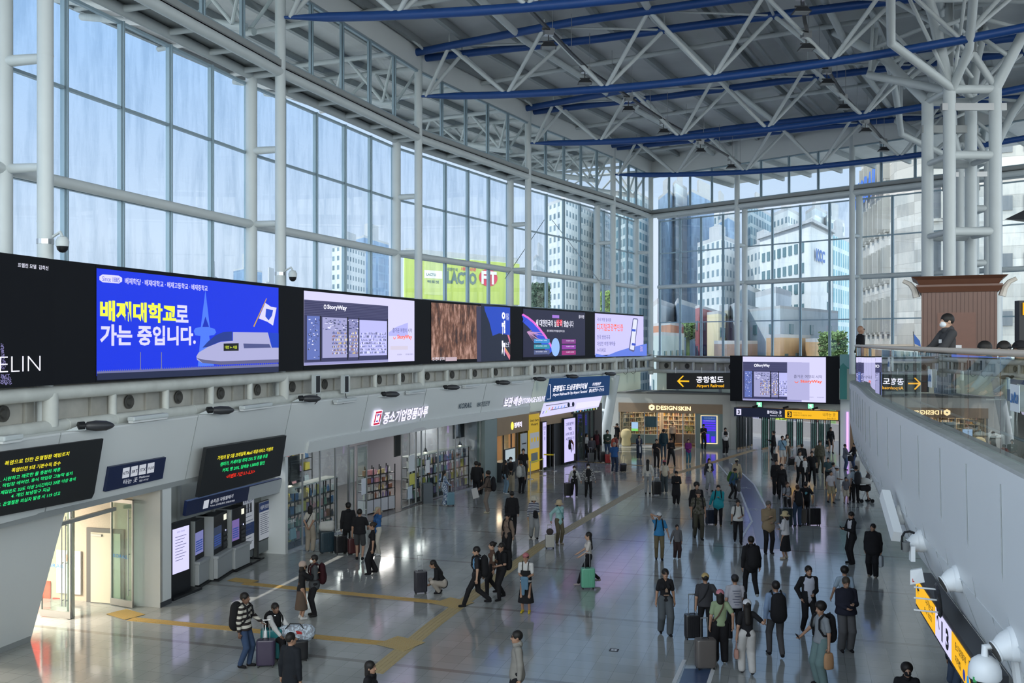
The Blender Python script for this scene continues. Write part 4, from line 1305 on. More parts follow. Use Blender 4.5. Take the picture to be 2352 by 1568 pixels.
machine(492,529,1335,1311,'the middle one of three',led('screen_dim',(.02,.03,.06),1))
machine(533,569,1313,1296,'nearest the white posters',led('violet_dim',(.13,.09,.26),1))
def poster(pxl,pxr,pyl,pyr,z0,z1,label,kind):
 fr,L=place_frame(pxl,pxr,pyl,pyr)
 t=thing('poster_stand',label,'poster stand',fr.p(L/2,0))
 fr.rect(0,z0,L,z1,0,.05).build('frame',DARK,t)
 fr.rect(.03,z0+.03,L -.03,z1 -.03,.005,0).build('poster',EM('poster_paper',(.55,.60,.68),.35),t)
 mb=MB()
 for k in range(11):
  z=z1 -.45 -k*(z1 -z0 -.6)/11
  fr.rect(.12,z,L -.12 -(k*37 % 5)*.04,z+.02,.009,0,mb)
 mb.build('print',M('print_grey',(.12,.14,.2),.6),t)
 NB=M('print_navy',(.015,.05,.20),.5)
 if kind==1:
  fr.rect(.03,z0+.55,L -.03,z0+.95,.008,0).build('blue_block',NB,t)
  lettering(fr,'KTX 개인고객',.1,z1 -.55,L -.1,z1 -.42,.009,None,.03).build('heading',NB,t)
  lettering(fr,'KORAIL',.1,z1 -.2,L*.5,z1 -.12,.009,None,.03).build('heading',NB,t)
  mb=MB(); mb.beam(fr.p(.1,.03,.3),fr.p(.1,.03,-.4),.05,.04); mb.beam(fr.p(L,.03,.3),fr.p(L,.03,-.4),.05,.04); mb.beam(fr.p(0,.03,.3),fr.p(L+.1,.03,.3),.05,.04); mb.build('foot',BLACK,t)
  mb=MB()
  for k in range(3): fr.rect(.15+k*.2,z0+1.3,.28+k*.2,z0+1.6,.009,0,mb)
  mb.build('phones_print',M('print_dark',(.02,.02,.03),.5),t)
 elif kind==2:
  fr.rect(.03,z1 -.36,L -.03,z1 -.04,.008,0).build('blue_block',NB,t)
  lettering(fr,'서울역 운임안내',.1,z1 -.28,L -.1,z1 -.14,.010,None,.02).build('heading',EM('poster_paper'),t)
 mb=MB(); mb.beam(fr.p(.02,0,-.03),fr.p(.02,z0,-.03),.05,.05,up=(1,0,0)); mb.beam(fr.p(L -.02,0,-.03),fr.p(L -.02,z0,-.03),.05,.05,up=(1,0,0)); mb.build('legs',DARK,t)
 fr.rect(.05,.12,L -.05,z0 -.02,-.02,.02).build('lower_panel',M('stand_grey',(.17,.19,.2),.5),t)
poster(557,584,1297,1283,.35,2.55,'tall white poster with a blue block beside the last ticket machine',1)
poster(594,622,1281,1268,.55,1.9,'white notice with a navy heading bar, middle of the stands',2)
poster(623,650,1270,1258,.55,1.9,'plain white notice stand next to the shop corner',3)
# ================================================================ shop in the left wall
def wp(fr,px,d=0.0,z=0.0): return fr.p(fr.uv(px,1100)[0],z,d)
SHOPF=M('shop_floor_dark',(.10,.085,.08),.25)
CEIL=M('shop_ceiling',(.55,.55,.56),.6)
def room(frs,px0,px1,depth,h,wallm,name,z0=0.0):
 (fa,fb)=frs
 a,b=wp(fa,px0,-.35),wp(fb,px1,-.35)
 n=(fa.n+fb.n).normalized()*-1
 a2,b2=a+n*depth,b+n*depth
 struct(MB().prism([a+Vector((0,0,h)),b+Vector((0,0,h)),b2+Vector((0,0,h)),a2+Vector((0,0,h))],(0,0,.15)).build('ceiling_'+name,CEIL))
 struct(MB().prism([a2,b2,b2+n*.15,a2+n*.15],(0,0,h)).build('wall_back_'+name,wallm))
 struct(MB().prism([a,a2,a2+Vector((.1,0,0)),a+Vector((.1,0,0))],(0,0,h)).build('wall_side_'+name,wallm))
 struct(MB().prism([b,b2,b2+Vector((.1,.1,0)),b+Vector((.1,.1,0))],(0,0,h)).build('wall_end_'+name,wallm))
 struct(MB().prism([a+Vector((0,0,.004)),b+Vector((0,0,.004)),b2+Vector((0,0,.004)),a2+Vector((0,0,.004))],(0,0,.008)).build('floor_'+name,SHOPF))
 return a,b,a2,b2,n
room((W2,W3),660,1108,6.5,3.35,M('shop_wall',(.36,.36,.40),.6),'gift_shop')
def area(name,p,e,sx,sy,col=(1,1,1),rot=(0,0,0)):
 l=bpy.data.lights.new(name,'AREA'); l.energy=e; l.shape='RECTANGLE'; l.size=sx; l.size_y=sy; l.color=col
 o=bpy.data.objects.new(name,l); o.location=p; o.rotation_euler=rot; COL.objects.link(o)
 return o
ang=math.atan2(W2.u.y,W2.u.x)
area('shop_ceiling_lamp',wp(W2,760,-3,3.3),130,7,.5,(1,.97,.92),(0,0,ang))
area('shop_ceiling_lamp',wp(W2,930,-3.2,3.3),130,7,.5,(1,.97,.92),(0,0,ang))
area('shop_ceiling_lamp',wp(W3,1040,-3,3.3),130,6,.5,(1,.97,.92),(0,0,ang))
def pane(fr,x0,x1,z0,z1,label_n,posts=(),gm=None):
 e=struct(empty(label_n))
 u0,u1=fr.uv(x0,1100)[0],fr.uv(x1,1100)[0]
 fr.rect(u0,z0,u1,z1,-.1,.012).build('pane',gm or GLASSC,e)
 for px in posts:
  u=fr.uv(px,1100)[0]
  MB().beam(fr.p(u,z0,-.1),fr.p(u,z1,-.1),.05,.06,up=fr.u).build('post',STEEL,e)
 MB().beam(fr.p(u0,z0+.03,-.1),fr.p(u1,z0+.03,-.1),.08,.08).build('sill',STEEL,e)
pane(W2,660,808,0,3.35,'window_80',(661,700,740,775,807))
pane(W2,926,962,0,3.35,'window_81',(927,945,960))
pane(W3,962,1108,0,3.35,'window_82',(972,1010,1050,1107))
for (x0,x1,w) in ((812,826,'first of the sliding panes at the shop entrance'),(832,855,'second of the sliding panes at the shop entrance')):
 glass_leaf(wp(W2,x0,-.25),wp(W2,x1,-.25),3.2,'frameless glass shop door, %s' % w,bars=1,name='shop_door')
GCOL=[M('goods_%d' % k,c,.5) for k,c in enumerate(((.62,.60,.55),(.55,.42,.20),(.05,.06,.09),(.30,.12,.07),(.08,.20,.42),(.42,.50,.55),(.62,.30,.32),(.72,.72,.70),(.16,.30,.22),(.60,.52,.10),(.30,.22,.42)))]
def goods_mesh(kind,mat):
 key=(kind,mat.name)
 if key in GM: return GM[key]
 mb=MB()
 if kind=='box': mb.box((0,0,.5),(1,.6,1)); mb.box((0,-.302,.5),(.7,.01,.4))
 elif kind=='bag': mb.add([(-.5,-.15,0),(.5,-.15,0),(.5,.15,0),(-.5,.15,0),(-.45,-.05,.75),(.45,-.05,.75),(.45,.05,.75),(-.45,.05,.75)],[(3,2,1,0),(4,5,6,7),(0,1,5,4),(1,2,6,5),(2,3,7,6),(3,0,4,7)]); mb.tube([(-.2,0,.74),(-.15,0,1.0),(.15,0,1.0),(.2,0,.74)],.03,5)
 elif kind=='bottle': mb.lathe([(.28,0),(.3,.05),(.3,.6),(.12,.8),(.12,1)],(0,0,0),8)
 elif kind=='book': mb.box((0,0,.5),(.75,.12,1))
 me=bpy.data.meshes.new('goods_'+kind)
 me.from_pydata(mb.v,[],mb.f); me.materials.append(mat)
 GM[key]=me
 return me
GM={}
GNAME={'box': 'goods_box','bag': 'tote_bag','bottle': 'goods_bottle','book': 'phone_case_pack'}
def goods(kind,p,w,h,rz,mat,label,group,cat):
 o=bpy.data.objects.new(GNAME[kind],goods_mesh(kind,mat))
 o.location=p; o.scale=(w,w,h); o.rotation_euler=(0,0,rz)
 COL.objects.link(o)
 return tag(o,label,cat,group)
def rack(fr,u0,u1,d,h,cols,rows,label,per,seed,glabel,group,top=True,depth=.5,kinds=('box','box','bag','bottle'),pal=None,zb=.12,fm=None,name='display_rack',back=False):
 t=thing(name,label,'rack',fr.p((u0+u1)/2,0,d))
 fm=fm or BLACK
 mb=MB()
 for k in range(cols+1):
  u=u0+(u1 -u0)*k/cols
  mb.beam(fr.p(u,0,d),fr.p(u,h,d),.035,.035,up=fr.u); mb.beam(fr.p(u,0,d -depth),fr.p(u,h,d -depth),.035,.035,up=fr.u)
 mb.build('frame',fm,t)
 zs=[zb+(h -zb)*r/rows for r in range(rows)]
 for z in zs:
  MB().prism([fr.p(u0,z,d),fr.p(u1,z,d),fr.p(u1,z,d -depth),fr.p(u0,z,d -depth)],(0,0,-.03)).build('shelf_board',fm,t)
 if top: MB().prism([fr.p(u0 -.03,h,d+.03),fr.p(u1+.03,h,d+.03),fr.p(u1+.03,h,d -depth -.03),fr.p(u0 -.03,h,d -depth -.03)],(0,0,.04)).build('top_board',M('pale_board',(.55,.55,.52),.5),t)
 if back: fr.rect(u0,0,u1,h,d -depth -.02,.03).build('back_board',M('cream_board',(.55,.46,.36),.6),t)
 rr=random.Random(seed)
 rz=math.atan2(fr.u.y,fr.u.x)
 cw=(u1 -u0)/cols
 for z in zs:
  for c in range(cols):
   for k in range(per):
    kind=rr.choice(kinds)
    w=cw/per*rr.uniform(.55,.85)
    hh=(h -zb)/rows*rr.uniform(.45,.82)
    u=u0+c*cw+(k+.5)*cw/per
    goods(kind,fr.p(u,z+.001,d -rr.uniform(.14,.2)),w,hh,rz,rr.choice(pal or GCOL),glabel,group,{'box': 'packet','bag': 'bag','bottle': 'bottle','book': 'packet'}[kind])
 return t
uA0,uA1=W2.uv(672,1100)[0],W2.uv(802,1100)[0]
rack(W2,uA0,uA1,-.55,2.05,8,4,'black display rack with bags and goods behind the first shop window',2,1,'goods on the rack behind the first window of the gift shop','goods behind the first shop window')
uB0,uB1=W3.uv(966,1100)[0],W3.uv(1098,1100)[0]
rack(W3,uB0,uB1,-.55,2.05,11,4,'long black display rack with goods behind the second shop window',2,2,'goods on the rack behind the second window of the gift shop','goods behind the second shop window')
uC0,uC1=W2.uv(700,1100)[0],W2.uv(940,1100)[0]
rack(W2,uC0+1,uC1+1.5,-5.9,3.0,8,5,'tall black wall shelf with goods deep inside the gift shop',2,3,'goods on the wall shelf deep inside the gift shop','goods on the rear shelf of the gift shop')
fr3=Frame(wp(W2,884,-.9),wp(W2,924,-.5) -wp(W2,884,-.9),(0,0,1))
t=rack(fr3,0,1.9,0,2.0,4,4,'glass sided display case with bagged snacks in the shop entrance',2,4,'bagged snack in the display case at the shop entrance','snacks in the entrance case',top=False,zb=.62,kinds=('box','bottle','box'),name='display_case',pal=[GCOL[k] for k in (0,1,3,6,10,7)])
fr3.rect(0,.05,1.9,.6,.01,.5).build('cabinet_base',M('pale_cabinet',(.52,.52,.56),.5),t)
fr3.rect(.94,.06,.955,.58,.014,0).build('door_gap',DARK,t)
for px,fr,w in ((680,W2,'first'),(710,W2,'second'),(1010,W3,'third'),(1088,W3,'fourth')):
 p=wp(fr,px,-.8,2.15)
 t=thing('pendant_lamp','%s small black cone pendant lamp along the gift shop windows' % w,'lamp',p)
 MB().tube([p+Vector((0,0,.1)),p+Vector((0,0,1.2))],.012,6).build('cord',BLACK,t)
 MB().lathe([(.11,0),(.04,.16),(.02,.2)],p,12).build('lamp_shade',BLACK,t,smooth=True)
 MB().lathe([(.0,-.03),(.06,-.02),(.07,.02)],p,10).build('bulb',EM('bulb_warm',(1,.92,.75),6),t)
for fr,x0,x1,z0,z1,d,w in ((W2,718,752,2.15,3.1,-1.2,'behind the first window'),(W2,944,960,2.2,3.2,-.8,'right of the entrance'),(W3,1078,1102,2.5,3.25,-.9,'at the far end of the gift shop')):
 t=thing('television','dark switched-off television %s' % w,'television',fr.p(fr.uv(x0,1100)[0],z0,d))
 u0,u1=fr.uv(x0,1100)[0],fr.uv(x1,1100)[0]
 fr.rect(u0,z0,u1,z1,d,.06).build('bezel',DARK,t)
 fr.rect(u0+.04,z0+.04,u1 -.04,z1 -.04,d+.004,0).build('screen',BLACK,t)
 MB().tube([fr.p((u0+u1)/2,z1,d -.03),fr.p((u0+u1)/2,3.36,d -.03)],.02,6).build('ceiling_mount',BLACK,t)
for fr,x0,x1,z0,z1,c,lab in ((W2,834,844,1.2,1.85,(.6,.62,.68),'white notice sheet on the shop entrance glass'),(W2,942,956,1.55,2.3,(.62,.64,.66),'white poster with blue foot on the glass right of the entrance'),
                                  (W2,944,956,.95,1.45,(.62,.58,.12),'yellow poster on the glass right of the entrance'),(W3,981,990,1.3,1.9,(.66,.66,.68),'white notice on the second shop window'),(W2,940,950,.35,.9,(.55,.62,.7),'white and blue poster low on the glass by the entrance')):
 u0,u1=fr.uv(x0,1100)[0],fr.uv(x1,1100)[0]
 tag(fr.rect(u0,z0,u1,z1,-.07,.01).build('glass_poster',M('poster_%d' % x0,c,.6)),lab,'poster')
lt(W2,'KORAIL',664,1196,1204,684,None,-.07,.03).build('window_lettering',M('letter_white',(.7,.72,.72),.5))
tag(bpy.data.objects['window_lettering'],'white railway company lettering on the first shop window','lettering')
for k,(px,c,w) in enumerate(((668,(.30,.10,.42),'purple'),(680,(.20,.19,.13),'olive'),(697,(.35,.55,.60),'pale blue'))):
 p=wp(W2,px,-.45,.28)
 goods('bag',p,.36,.5,ang,M('tote_%s' % w.split()[-1],c,.7),'%s tote bag hanging low in the first shop window' % w,None,'bag')
for k,(px,z,c) in enumerate(((669,1.5,'lower white'),(692,2.0,'upper white'),(678,1.82,'straw'))):
 p=wp(W2,px,-.4,z)
 o=MB().lathe([(.02,.17),(.1,.16),(.12,.1),(.13,.05),(.22,-.02),(.225,-.03),(.12,.03)],p,16).build('bucket_hat',M('hat_'+c.split()[-1],(.62,.6,.55) if 'white' in c else (.5,.36,.18),.8),smooth=True)
 tag(o,'%s hat displayed in the first shop window' % c,'hat')
tag(MB().box(wp(W3,974,.18,.45),(.42,.42,.9),.3).build('litter_bin',M('bin_grey',(.10,.12,.14),.4)),'dark grey bin standing at the second shop window','bin')
o=W3.rect(W3.uv(1109,1100)[0],0,W3.uv(1137,1100)[0],3.36,.12,1.6).build('wall_pillar',M('grey_green_pillar',(.20,.25,.25),.5,var=.05)); struct(o)
room((W3,W3),1138,1238,3.2,2.6,M('warm_wood_wall',(.55,.38,.24),.5,var=.06),'luggage_shop')
area('luggage_shop_lamp',wp(W3,1190,-1.6,2.55),70,3,1.5,(1,.78,.52),(0,0,ang))
u0,u1=W3.uv(1138,1100)[0],W3.uv(1205,1100)[0]
W3.rect(u0,2.42,W3.uv(1241,1100)[0] ,3.38,.10,.25).build('wall_tan_fascia',TAN)['kind']='structure'
t=thing('sign_lettering','small white and yellow Korean shop name on the tan fascia','sign',wp(W3,1170,.1,2.8))
W3.poly([(u0+1.75+.18*math.cos(a/10*PI),2.84+.22*math.sin(a/10*PI)) for a in range(20)],.112).build('drop_emblem',EM('emblem_yellow',(.9,.75,.1),1),t)
lettering(W3,'짐캐리',u0+1.98,2.70,u0+2.9,3.0,.115,None,.04).build('lettering',SIGNW,t)
W3.rect(u0,0,W3.uv(1176,1100)[0],1.05,.35,.6).build('shop_counter',M('counter_dark',(.03,.035,.04),.4))
tag(bpy.data.objects['shop_counter'],'dark counter block of the luggage shop','counter')
t=thing('counter_screen','white screen showing a suitcase on the front of the luggage counter','screen',wp(W3,1140,.4,1.0))
W3.rect(u0+.1,.95,u0+1.35,1.75,.5,.08).build('case',DARK,t)
W3.rect(u0+.16,1.0,u0+1.3,1.7,.505,0).build('screen',EM('pale_screen',(.45,.55,.60),.7),t)
W3.rect(u0+.35,1.05,u0+.9,1.2,.51,0).build('suitcase_picture',BLACK,t)
W3.rect(u0+.95,0,u0+1.7,2.42,-.1,.03).build('window_83',glass_mat('door_glass'))['kind']='structure'
for px in (1158,1176,1190,1204): struct(MB().beam(wp(W3,px,-.05,0),wp(W3,px,-.05,2.42),.06,.06,up=W3.u).build('trim_shop_post',DARK))
t=thing('banner','tall yellow poster with black Dont Carry headline','poster',wp(W3,1225,.12))
uy0,uy1=W3.uv(1211,1100)[0],W3.uv(1234,1100)[0]
YP=EM('poster_yellow',(.62,.42,.03),.55)
W3.rect(uy0,.1,uy1,3.3,.14,.1).build('yellow_panel',YP,t)
W3.rect(uy0+.06,1.35,uy1 -.06,2.25,.145,0).build('white_block',EM('poster_paper'),t)
lettering(W3,"Don't Carry",uy0+.08,2.85,uy1 -.1,3.02,.146,None,.03).build('lettering',BLACK,t)
lettering(W3,"We carry!",uy0+.18,2.62,uy1 -.2,2.8,.146,None,.03).build('lettering',BLACK,t)
mb=MB()
for k in range(3): W3.disc(uy0+.3+k*.38,1.85,.12,.15,12,mb,ry=.14)
mb.build('round_icons',YP,t)
W3.rect(uy0+.2,.55,uy1 -.25,1.1,.146,0).build('van_picture',M('van_grey',(.2,.24,.24),.5),t)
t=thing('price_board','white information board left of the yellow poster','board',wp(W3,1200,.1))
W3.rect(W3.uv(1195,1100)[0],.1,W3.uv(1209,1100)[0],2.3,.05,.05).build('board',M('board_pale',(.42,.46,.5),.5),t)
W3.rect(W3.uv(1197,1100)[0],1.7,W3.uv(1207,1100)[0],1.76,.055,0).build('print',BLACK,t)
struct(MB().beam(wp(W3,1239,.0,0),wp(W3,1239,0,3.38),.35,.3,up=W3.u).build('trim_tan_post',TAN))
def barrier(px,py,label):
 p=FL(px,py)
 t=thing('queue_post',label,'barrier post',p,group=None)
 MB().lathe([(.17,0),(.17,.02),(.06,.04),(.03,.05)],p,16).build('base',STEEL,t,smooth=True)
 MB().lathe([(.028,.04),(.028,.9),(.035,.9),(.035,.98)],p,10).build('pole',STEEL,t,smooth=True)
 return p
p1=barrier(1218,1100,'steel queue post nearest the luggage counter, tied by a yellow belt')
p2=barrier(1247,1092,'middle steel queue post where two yellow belts meet')
p3=barrier(1273,1081,'steel queue post farthest right, end of the yellow belt')
p4=barrier(1240,1079,'steel queue post standing behind the yellow belt')
BELT=M('yellow_belt',(.75,.65,.03),.5)
tag(MB().beam(p1+Vector((0,0,.9)),p2+Vector((0,0,.92)),.015,.07).build('barrier_belt',BELT),'yellow barrier belt between the near queue posts','belt')
tag(MB().beam(p4+Vector((0,0,.9)),p3+Vector((0,0,.92)),.015,.07).build('barrier_belt',BELT),'yellow barrier belt between the far queue posts','belt')
NB=EM('sign_blue',(.004,.04,.14),.75)
F4e=Frame(F4.o+F4.n*.1,F4.u,F4.v)
t=board(F4e,[(1262,869),(1398,862),(1396,906),(1250,922)],'large dark blue airport railroad sign in white letters',.10,name='airport_sign')
t.children[0].data.materials[0]=NB
c3b=lambda x,y: (1120+x*.16584,860+y*.16584)
def sl4(s,x0,y0,x1,y1,h,m=LTXT,d=.106,o=.02,fr=F4e):
 a,b=c3b(x0,y0),c3b(x1,y1)
 slanted(fr,s,a[0],a[1],b[0],b[1],h*.16584,m,t,d,o)
sl4('공항철도 도심공항터미널',875,235,1350,188,86,o=.03)
sl4('Airport Railroad & City Airport Terminal',875,305,1350,252,48)
sl4('城市航站楼',1428,152,1545,143,46)
sl4('都心空港ターミナル',1380,243,1588,225,52)
a,b=c3b(1380,180),c3b(1590,160)
F4e.pxpoly([(a[0],a[1]),(b[0],b[1]),(b[0],b[1] -1),(a[0],a[1] -1)],.108).build('dividing_line',LTXT,t)
mb=MB()
for q_ in (((800,338),(845,332),(845,326),(800,331)),((842,332),(848,332),(856,140),(850,140)),((828,138),(852,136),(852,130),(830,132))):
 F4e.pxpoly([c3b(*p) for p in q_],.107,0,mb)
mb.build('train_icon',LTXT,t)
t=board(F4e,[(1249,926),(1381,907),(1372,934),(1239,957)],'long lilac metro line map under the airport sign',.08,name='line_map')
t.children[0].data.materials[0]=LW
mb=MB()
for q_ in (((790,430),(1100,385),(1100,378),(790,422)),((850,490),(1180,435),(1180,428),(850,483))): F4e.pxpoly([c3b(*p) for p in q_],.084,0,mb)
mb.build('map_line',NAVY,t)
for k,c in enumerate(((.1,.1,.6),(.5,.8,.1),(.9,.5,.05),(.7,.05,.05),(.1,.3,.9),(.1,.3,.9),(.1,.3,.9),(.1,.3,.9))):
 x=740+k*42; y=540 -k*10 if k<2 else 500 -k*6
 F4e.pxpoly([c3b(x,y),c3b(x+10,y -3),c3b(x+26,y -40),c3b(x+14,y -37)],.086).build('map_mark',EM('map%d' % k,c,.8),t)
mb=MB()
for x in (1105,1168):
 y=412 if x<1150 else 405
 F4e.pxpoly([c3b(x+17*math.cos(k*PI/7),y -34*math.sin(k*PI/7)) for k in range(14)],.087,0,mb)
mb.build('map_stations',NAVY,t)
F4e.pxpoly([c3b(1195,475),c3b(1520,425),c3b(1545,350),c3b(1220,385)],.0855).build('map_panel',EM('map_pale',(.68,.66,.92),1),t)
g0=W4.uv(1244,1000)[0]
def w4(px): return W4.uv(px,1000)[0]
W4.rect(g0 -1.5,2.55,w4(1316),3.1,.0,.3).build('wall_tan_header',TAN)['kind']='structure'
W4.rect(w4(1250),3.0,w4(1374),3.35,-.1,.3).build('wall_dark_header',GREYP)['kind']='structure'
for px in (1256,1266,1275,1290,1318,1328,1345,1358,1368): struct(MB().beam(W4.p(w4(px),0,-.1),W4.p(w4(px),3.0,-.1),.10,.1,up=W4.u).build('trim_dark_post',DARK))
W4.rect(w4(1246),0,w4(1373),3.2,-3.4,.1).build('wall_storefront_back',M('storefront_dark',(.05,.055,.06),.5))['kind']='structure'
W4.rect(w4(1320),0,w4(1370),2.9,-.14,.012).build('window_84',glass_mat('door_glass'))['kind']='structure'
W4.rect(w4(1275),0,w4(1292),3.0,-.14,.05).build('wall_dark_panel',DARK)['kind']='structure'
W4.rect(w4(1246),3.2,w4(1373),3.3,-.2,3.2).build('ceiling_storefront',CEIL)['kind']='structure'
for (x0,x1,z0,z1,lab,lines) in ((1290,1315,.15,2.75,'tall glowing lilac poster with Korean lines in the dark storefront',('그대로 출근하기','vs','10억 받고','사장되기')),(1240,1248.5,.15,2.75,'narrow glowing lilac poster left of the dark storefront',('그만그만','그만','운영'))):
 t=thing('lit_poster',lab,'lit poster',W4.p(w4(x0),0,.2))
 W4.rect(w4(x0) -.05,z0 -.1,w4(x1)+.05,z1+.06,.18,.14).build('case',BLACK,t)
 W4.rect(w4(x0),z0,w4(x1),z1,.186,0).build('lit_face',EM('poster_lilac',(.52,.48,.85),1),t)
 for k,s in enumerate(lines):
  w=(w4(x1) -w4(x0))
  lettering(W4,s,w4(x0)+w*(.12 if len(s)>3 else .35),z1 -.42 -k*.3,w4(x1) -w*(.12 if len(s)>3 else .35),z1 -.22 -k*.3,.19,None,.02).build('lettering',MATS['glow_led_dark_text'],t)
t=thing('guide_strip','dark guide sign strip with green arrows and coloured icons','sign',W4.p(w4(1315),3.0,.1))
W4.rect(w4(1312),2.98,w4(1371),3.34,.12,.1).build('strip',DARK,t)
for k,c in enumerate(((.7,.9,.7),(.1,.4,.7),(.8,.4,.1),(.1,.4,.7),(.2,.6,.5),(.15,.5,.3),(.15,.5,.3),(.6,.6,.05),(.7,.9,.7))):
 u=w4(1315)+k*(w4(1368) -w4(1315))/8.5
 W4.rect(u,3.06,u+.16,3.27,.126,0).build('icon',EM('icon%d' % k,c,.6),t)
t=thing('leaning_column','white leaning V shaped pipe column at the end of the airport sign','column',FL(1384,1034))
MB().tube([FL(1384,1034),P(1413,860,64.6)],.33,18).build('outer_pipe',WHITE,t,smooth=True)
MB().tube([FL(1381,1032),P(1379,860,66.4)],.27,18).build('inner_pipe',WHITE,t,smooth=True)
MB().tube([P(1378,940,66.0),P(1396,945,64.9)],.12,12).build('strut',WHITE,t,smooth=True)
# ================================================================ end wall: phone case shop
BWa,BWb=FL(1398,1021),FL(1686,1031)
BW=Frame(BWa,BWb -BWa,(0,0,1)); BL_=(BWb -BWa).length
def bu(px): return BW.uv(px,1000)[0]
ENDM=M('end_wall_paint',(.50,.50,.46),.55,var=.03)
ZP=3.72
BW.rect(0,3.05,BL_,ZP,0,.3).build('wall_end_upper',ENDM)['kind']='structure'
BW.rect(0,0,bu(1421),3.05,0,.3).build('wall_end_left',ENDM)['kind']='structure'
BW.rect(bu(1660),0,BL_,3.05,0,.3).build('wall_end_pier',ENDM)['kind']='structure'
MB().prism([BW.p(-.2,ZP,.05),BW.p(BL_,ZP,.05),BW.p(BL_,ZP,-3),BW.p(-.2,ZP,-3)],(0,0,.12)).build('ceiling_shop_roof',M('dusty_ledge',(.16,.16,.15),.8))['kind']='structure'
BW.rect(-2.5,0,0,4.6,-.4,.3).build('wall_end_return',M('grey_return',(.24,.25,.25),.6))['kind']='structure'
BW.rect(bu(1421),2.40,bu(1660),3.06,.06,.3).build('wall_shop_fascia',TAN)['kind']='structure'
t=thing('sign_lettering','warm white lit DESIGNSKIN letters with a box emblem on the tan fascia','sign',BW.p(bu(1490),2.6,.1))
WL=EM('warm_letters',(1.0,.80,.42),1.3)
lettering(BW,'DESIGN',bu(1508),2.60,bu(1556),2.90,.10,None,.03).build('lettering',WL,t)
lettering(BW,'SKIN',bu(1558),2.58,bu(1587),2.88,.10,None,.03).build('lettering',WL,t)
hx=[(bu(1497.5)+.25*math.cos(R(30+60*k))*.95,2.76+.22*math.sin(R(30+60*k))) for k in range(6)]
BW.poly(hx,.10).build('box_emblem',WL,t)
BW.poly([(bu(1496),2.70),(bu(1500),2.74),(bu(1499),2.82),(bu(1495),2.78)],.103).build('emblem_notch',TAN,t)
n_=-BW.n
a,b=BW.p(bu(1422),0,-.3),BW.p(bu(1598),0,-.3)
for nm,q_ in (('wall_case_shop_back',[a+n_*3.2,b+n_*3.2,b+n_*3.3,a+n_*3.3]),('wall_case_shop_left',[a,a+n_*3.2,a+n_*3.2 -BW.u*.1,a -BW.u*.1]),('wall_case_shop_right',[b,b+n_*3.2,b+n_*3.2+BW.u*.1,b+BW.u*.1])):
 struct(MB().prism(q_,(0,0,3.05)).build(nm,M('cream_board',(.55,.46,.36),.6)))
struct(MB().prism([a,b,b+n_*3.2,a+n_*3.2],(0,0,.01)).build('floor_case_shop',M('brown_floor',(.14,.085,.05),.4)))
area('case_shop_lamp',BW.p(bu(1510),3.0,-1.9),150,5,2.2,(1,.80,.55),(0,0,math.atan2(BW.u.y,BW.u.x)))
CREAM=[M('case_%d' % k,c,.5) for k,c in enumerate(((.70,.55,.38),(.62,.48,.34),(.05,.05,.05),(.45,.22,.12),(.7,.62,.5),(.20,.22,.16),(.55,.3,.25),(.72,.42,.10)))]
FR1=Frame(BW.p(bu(1470),0,-3.3),BW.u,BW.v)
rack(BW,bu(1508),bu(1596),-2.9,2.9,7,7,'cream wall shelf full of phone cases at the back of the case shop',3,5,'phone case packet on the back wall shelf of the case shop','phone cases on the back shelf',top=False,depth=.3,kinds=('book','book','box'),pal=CREAM,zb=.7,fm=M('cream_shelf',(.6,.5,.38),.5),name='wall_shelf',back=True)
LF=Frame(BW.p(bu(1424),0,-.6),BW.u*2.2 -BW.n*2.0,BW.v)
rack(LF,0.1,3.3,0,2.9,6,7,'slanting cream wall shelf of phone cases behind the left shop window',3,6,'phone case packet on the slanting shelf behind the left window','phone cases on the slanting shelf',top=False,depth=.3,kinds=('book','book','box'),pal=CREAM,zb=.6,fm=M('cream_shelf'),name='wall_shelf',back=True)
e=struct(empty('window_85'))
for x0,x1 in ((1422,1480),(1480,1509),(1568,1598)):
 BW.rect(bu(x0),.05,bu(x1),2.4,-.1,.012).build('pane',GLASSC,e)
for px in (1422,1480,1509,1568,1598): MB().beam(BW.p(bu(px),0,-.1),BW.p(bu(px),2.4,-.1),.07,.07,up=BW.u).build('post',STEEL,e)
MB().beam(BW.p(bu(1422),.05,-.1),BW.p(bu(1509),.05,-.1),.1,.1).build('sill',STEEL,e)
tag(BW.rect(bu(1432),.15,bu(1507),.78,-.35,.5).build('window_counter',M('grey_counter',(.22,.24,.23),.5)),'grey counter behind the left window of the case shop','counter')
tag(BW.rect(bu(1545),.15,bu(1596),.80,-1.3,.6).build('sales_counter',M('brown_counter',(.20,.13,.09),.5)),'brown sales counter inside the case shop','counter')
t=thing('window_screen','small bright blue green screen in the left window of the case shop','screen',BW.p(bu(1450),.9,-.3))
BW.rect(bu(1448.5),1.0,bu(1464.5),1.68,-.25,.05).build('case',STEEL,t)
BW.rect(bu(1449),1.03,bu(1464),1.65,-.245,0).build('screen',EM('screen_sky',(.40,.55,.80),1),t)
BW.rect(bu(1449),1.03,bu(1464),1.2,-.243,0).build('screen_meadow',EM('screen_green',(.25,.70,.15),1),t)
tag(BW.rect(bu(1481),1.35,bu(1508),2.1,-.2,.02).build('window_poster',M('slate_poster',(.07,.11,.14),.5)),'slate blue poster in the second window of the case shop','poster')
tag(MB().lathe([(.30,0),(.34,.1),(.30,.5),(.36,.6),(.40,.85),(.3,1.1),(.1,1.2)],BW.p(bu(1440),.02,.3),16).build('tall_standee',M('cream_standee',(.50,.42,.22),.6),smooth=True),'rounded cream and yellow standee outside the case shop window','standee')
tag(BW.rect(bu(1573),1.1,bu(1592),1.5,-.06,.01).build('sale_number',M('green_gold',(.35,.33,.08),.5)),'gold plaque behind the right window of the case shop','plaque')
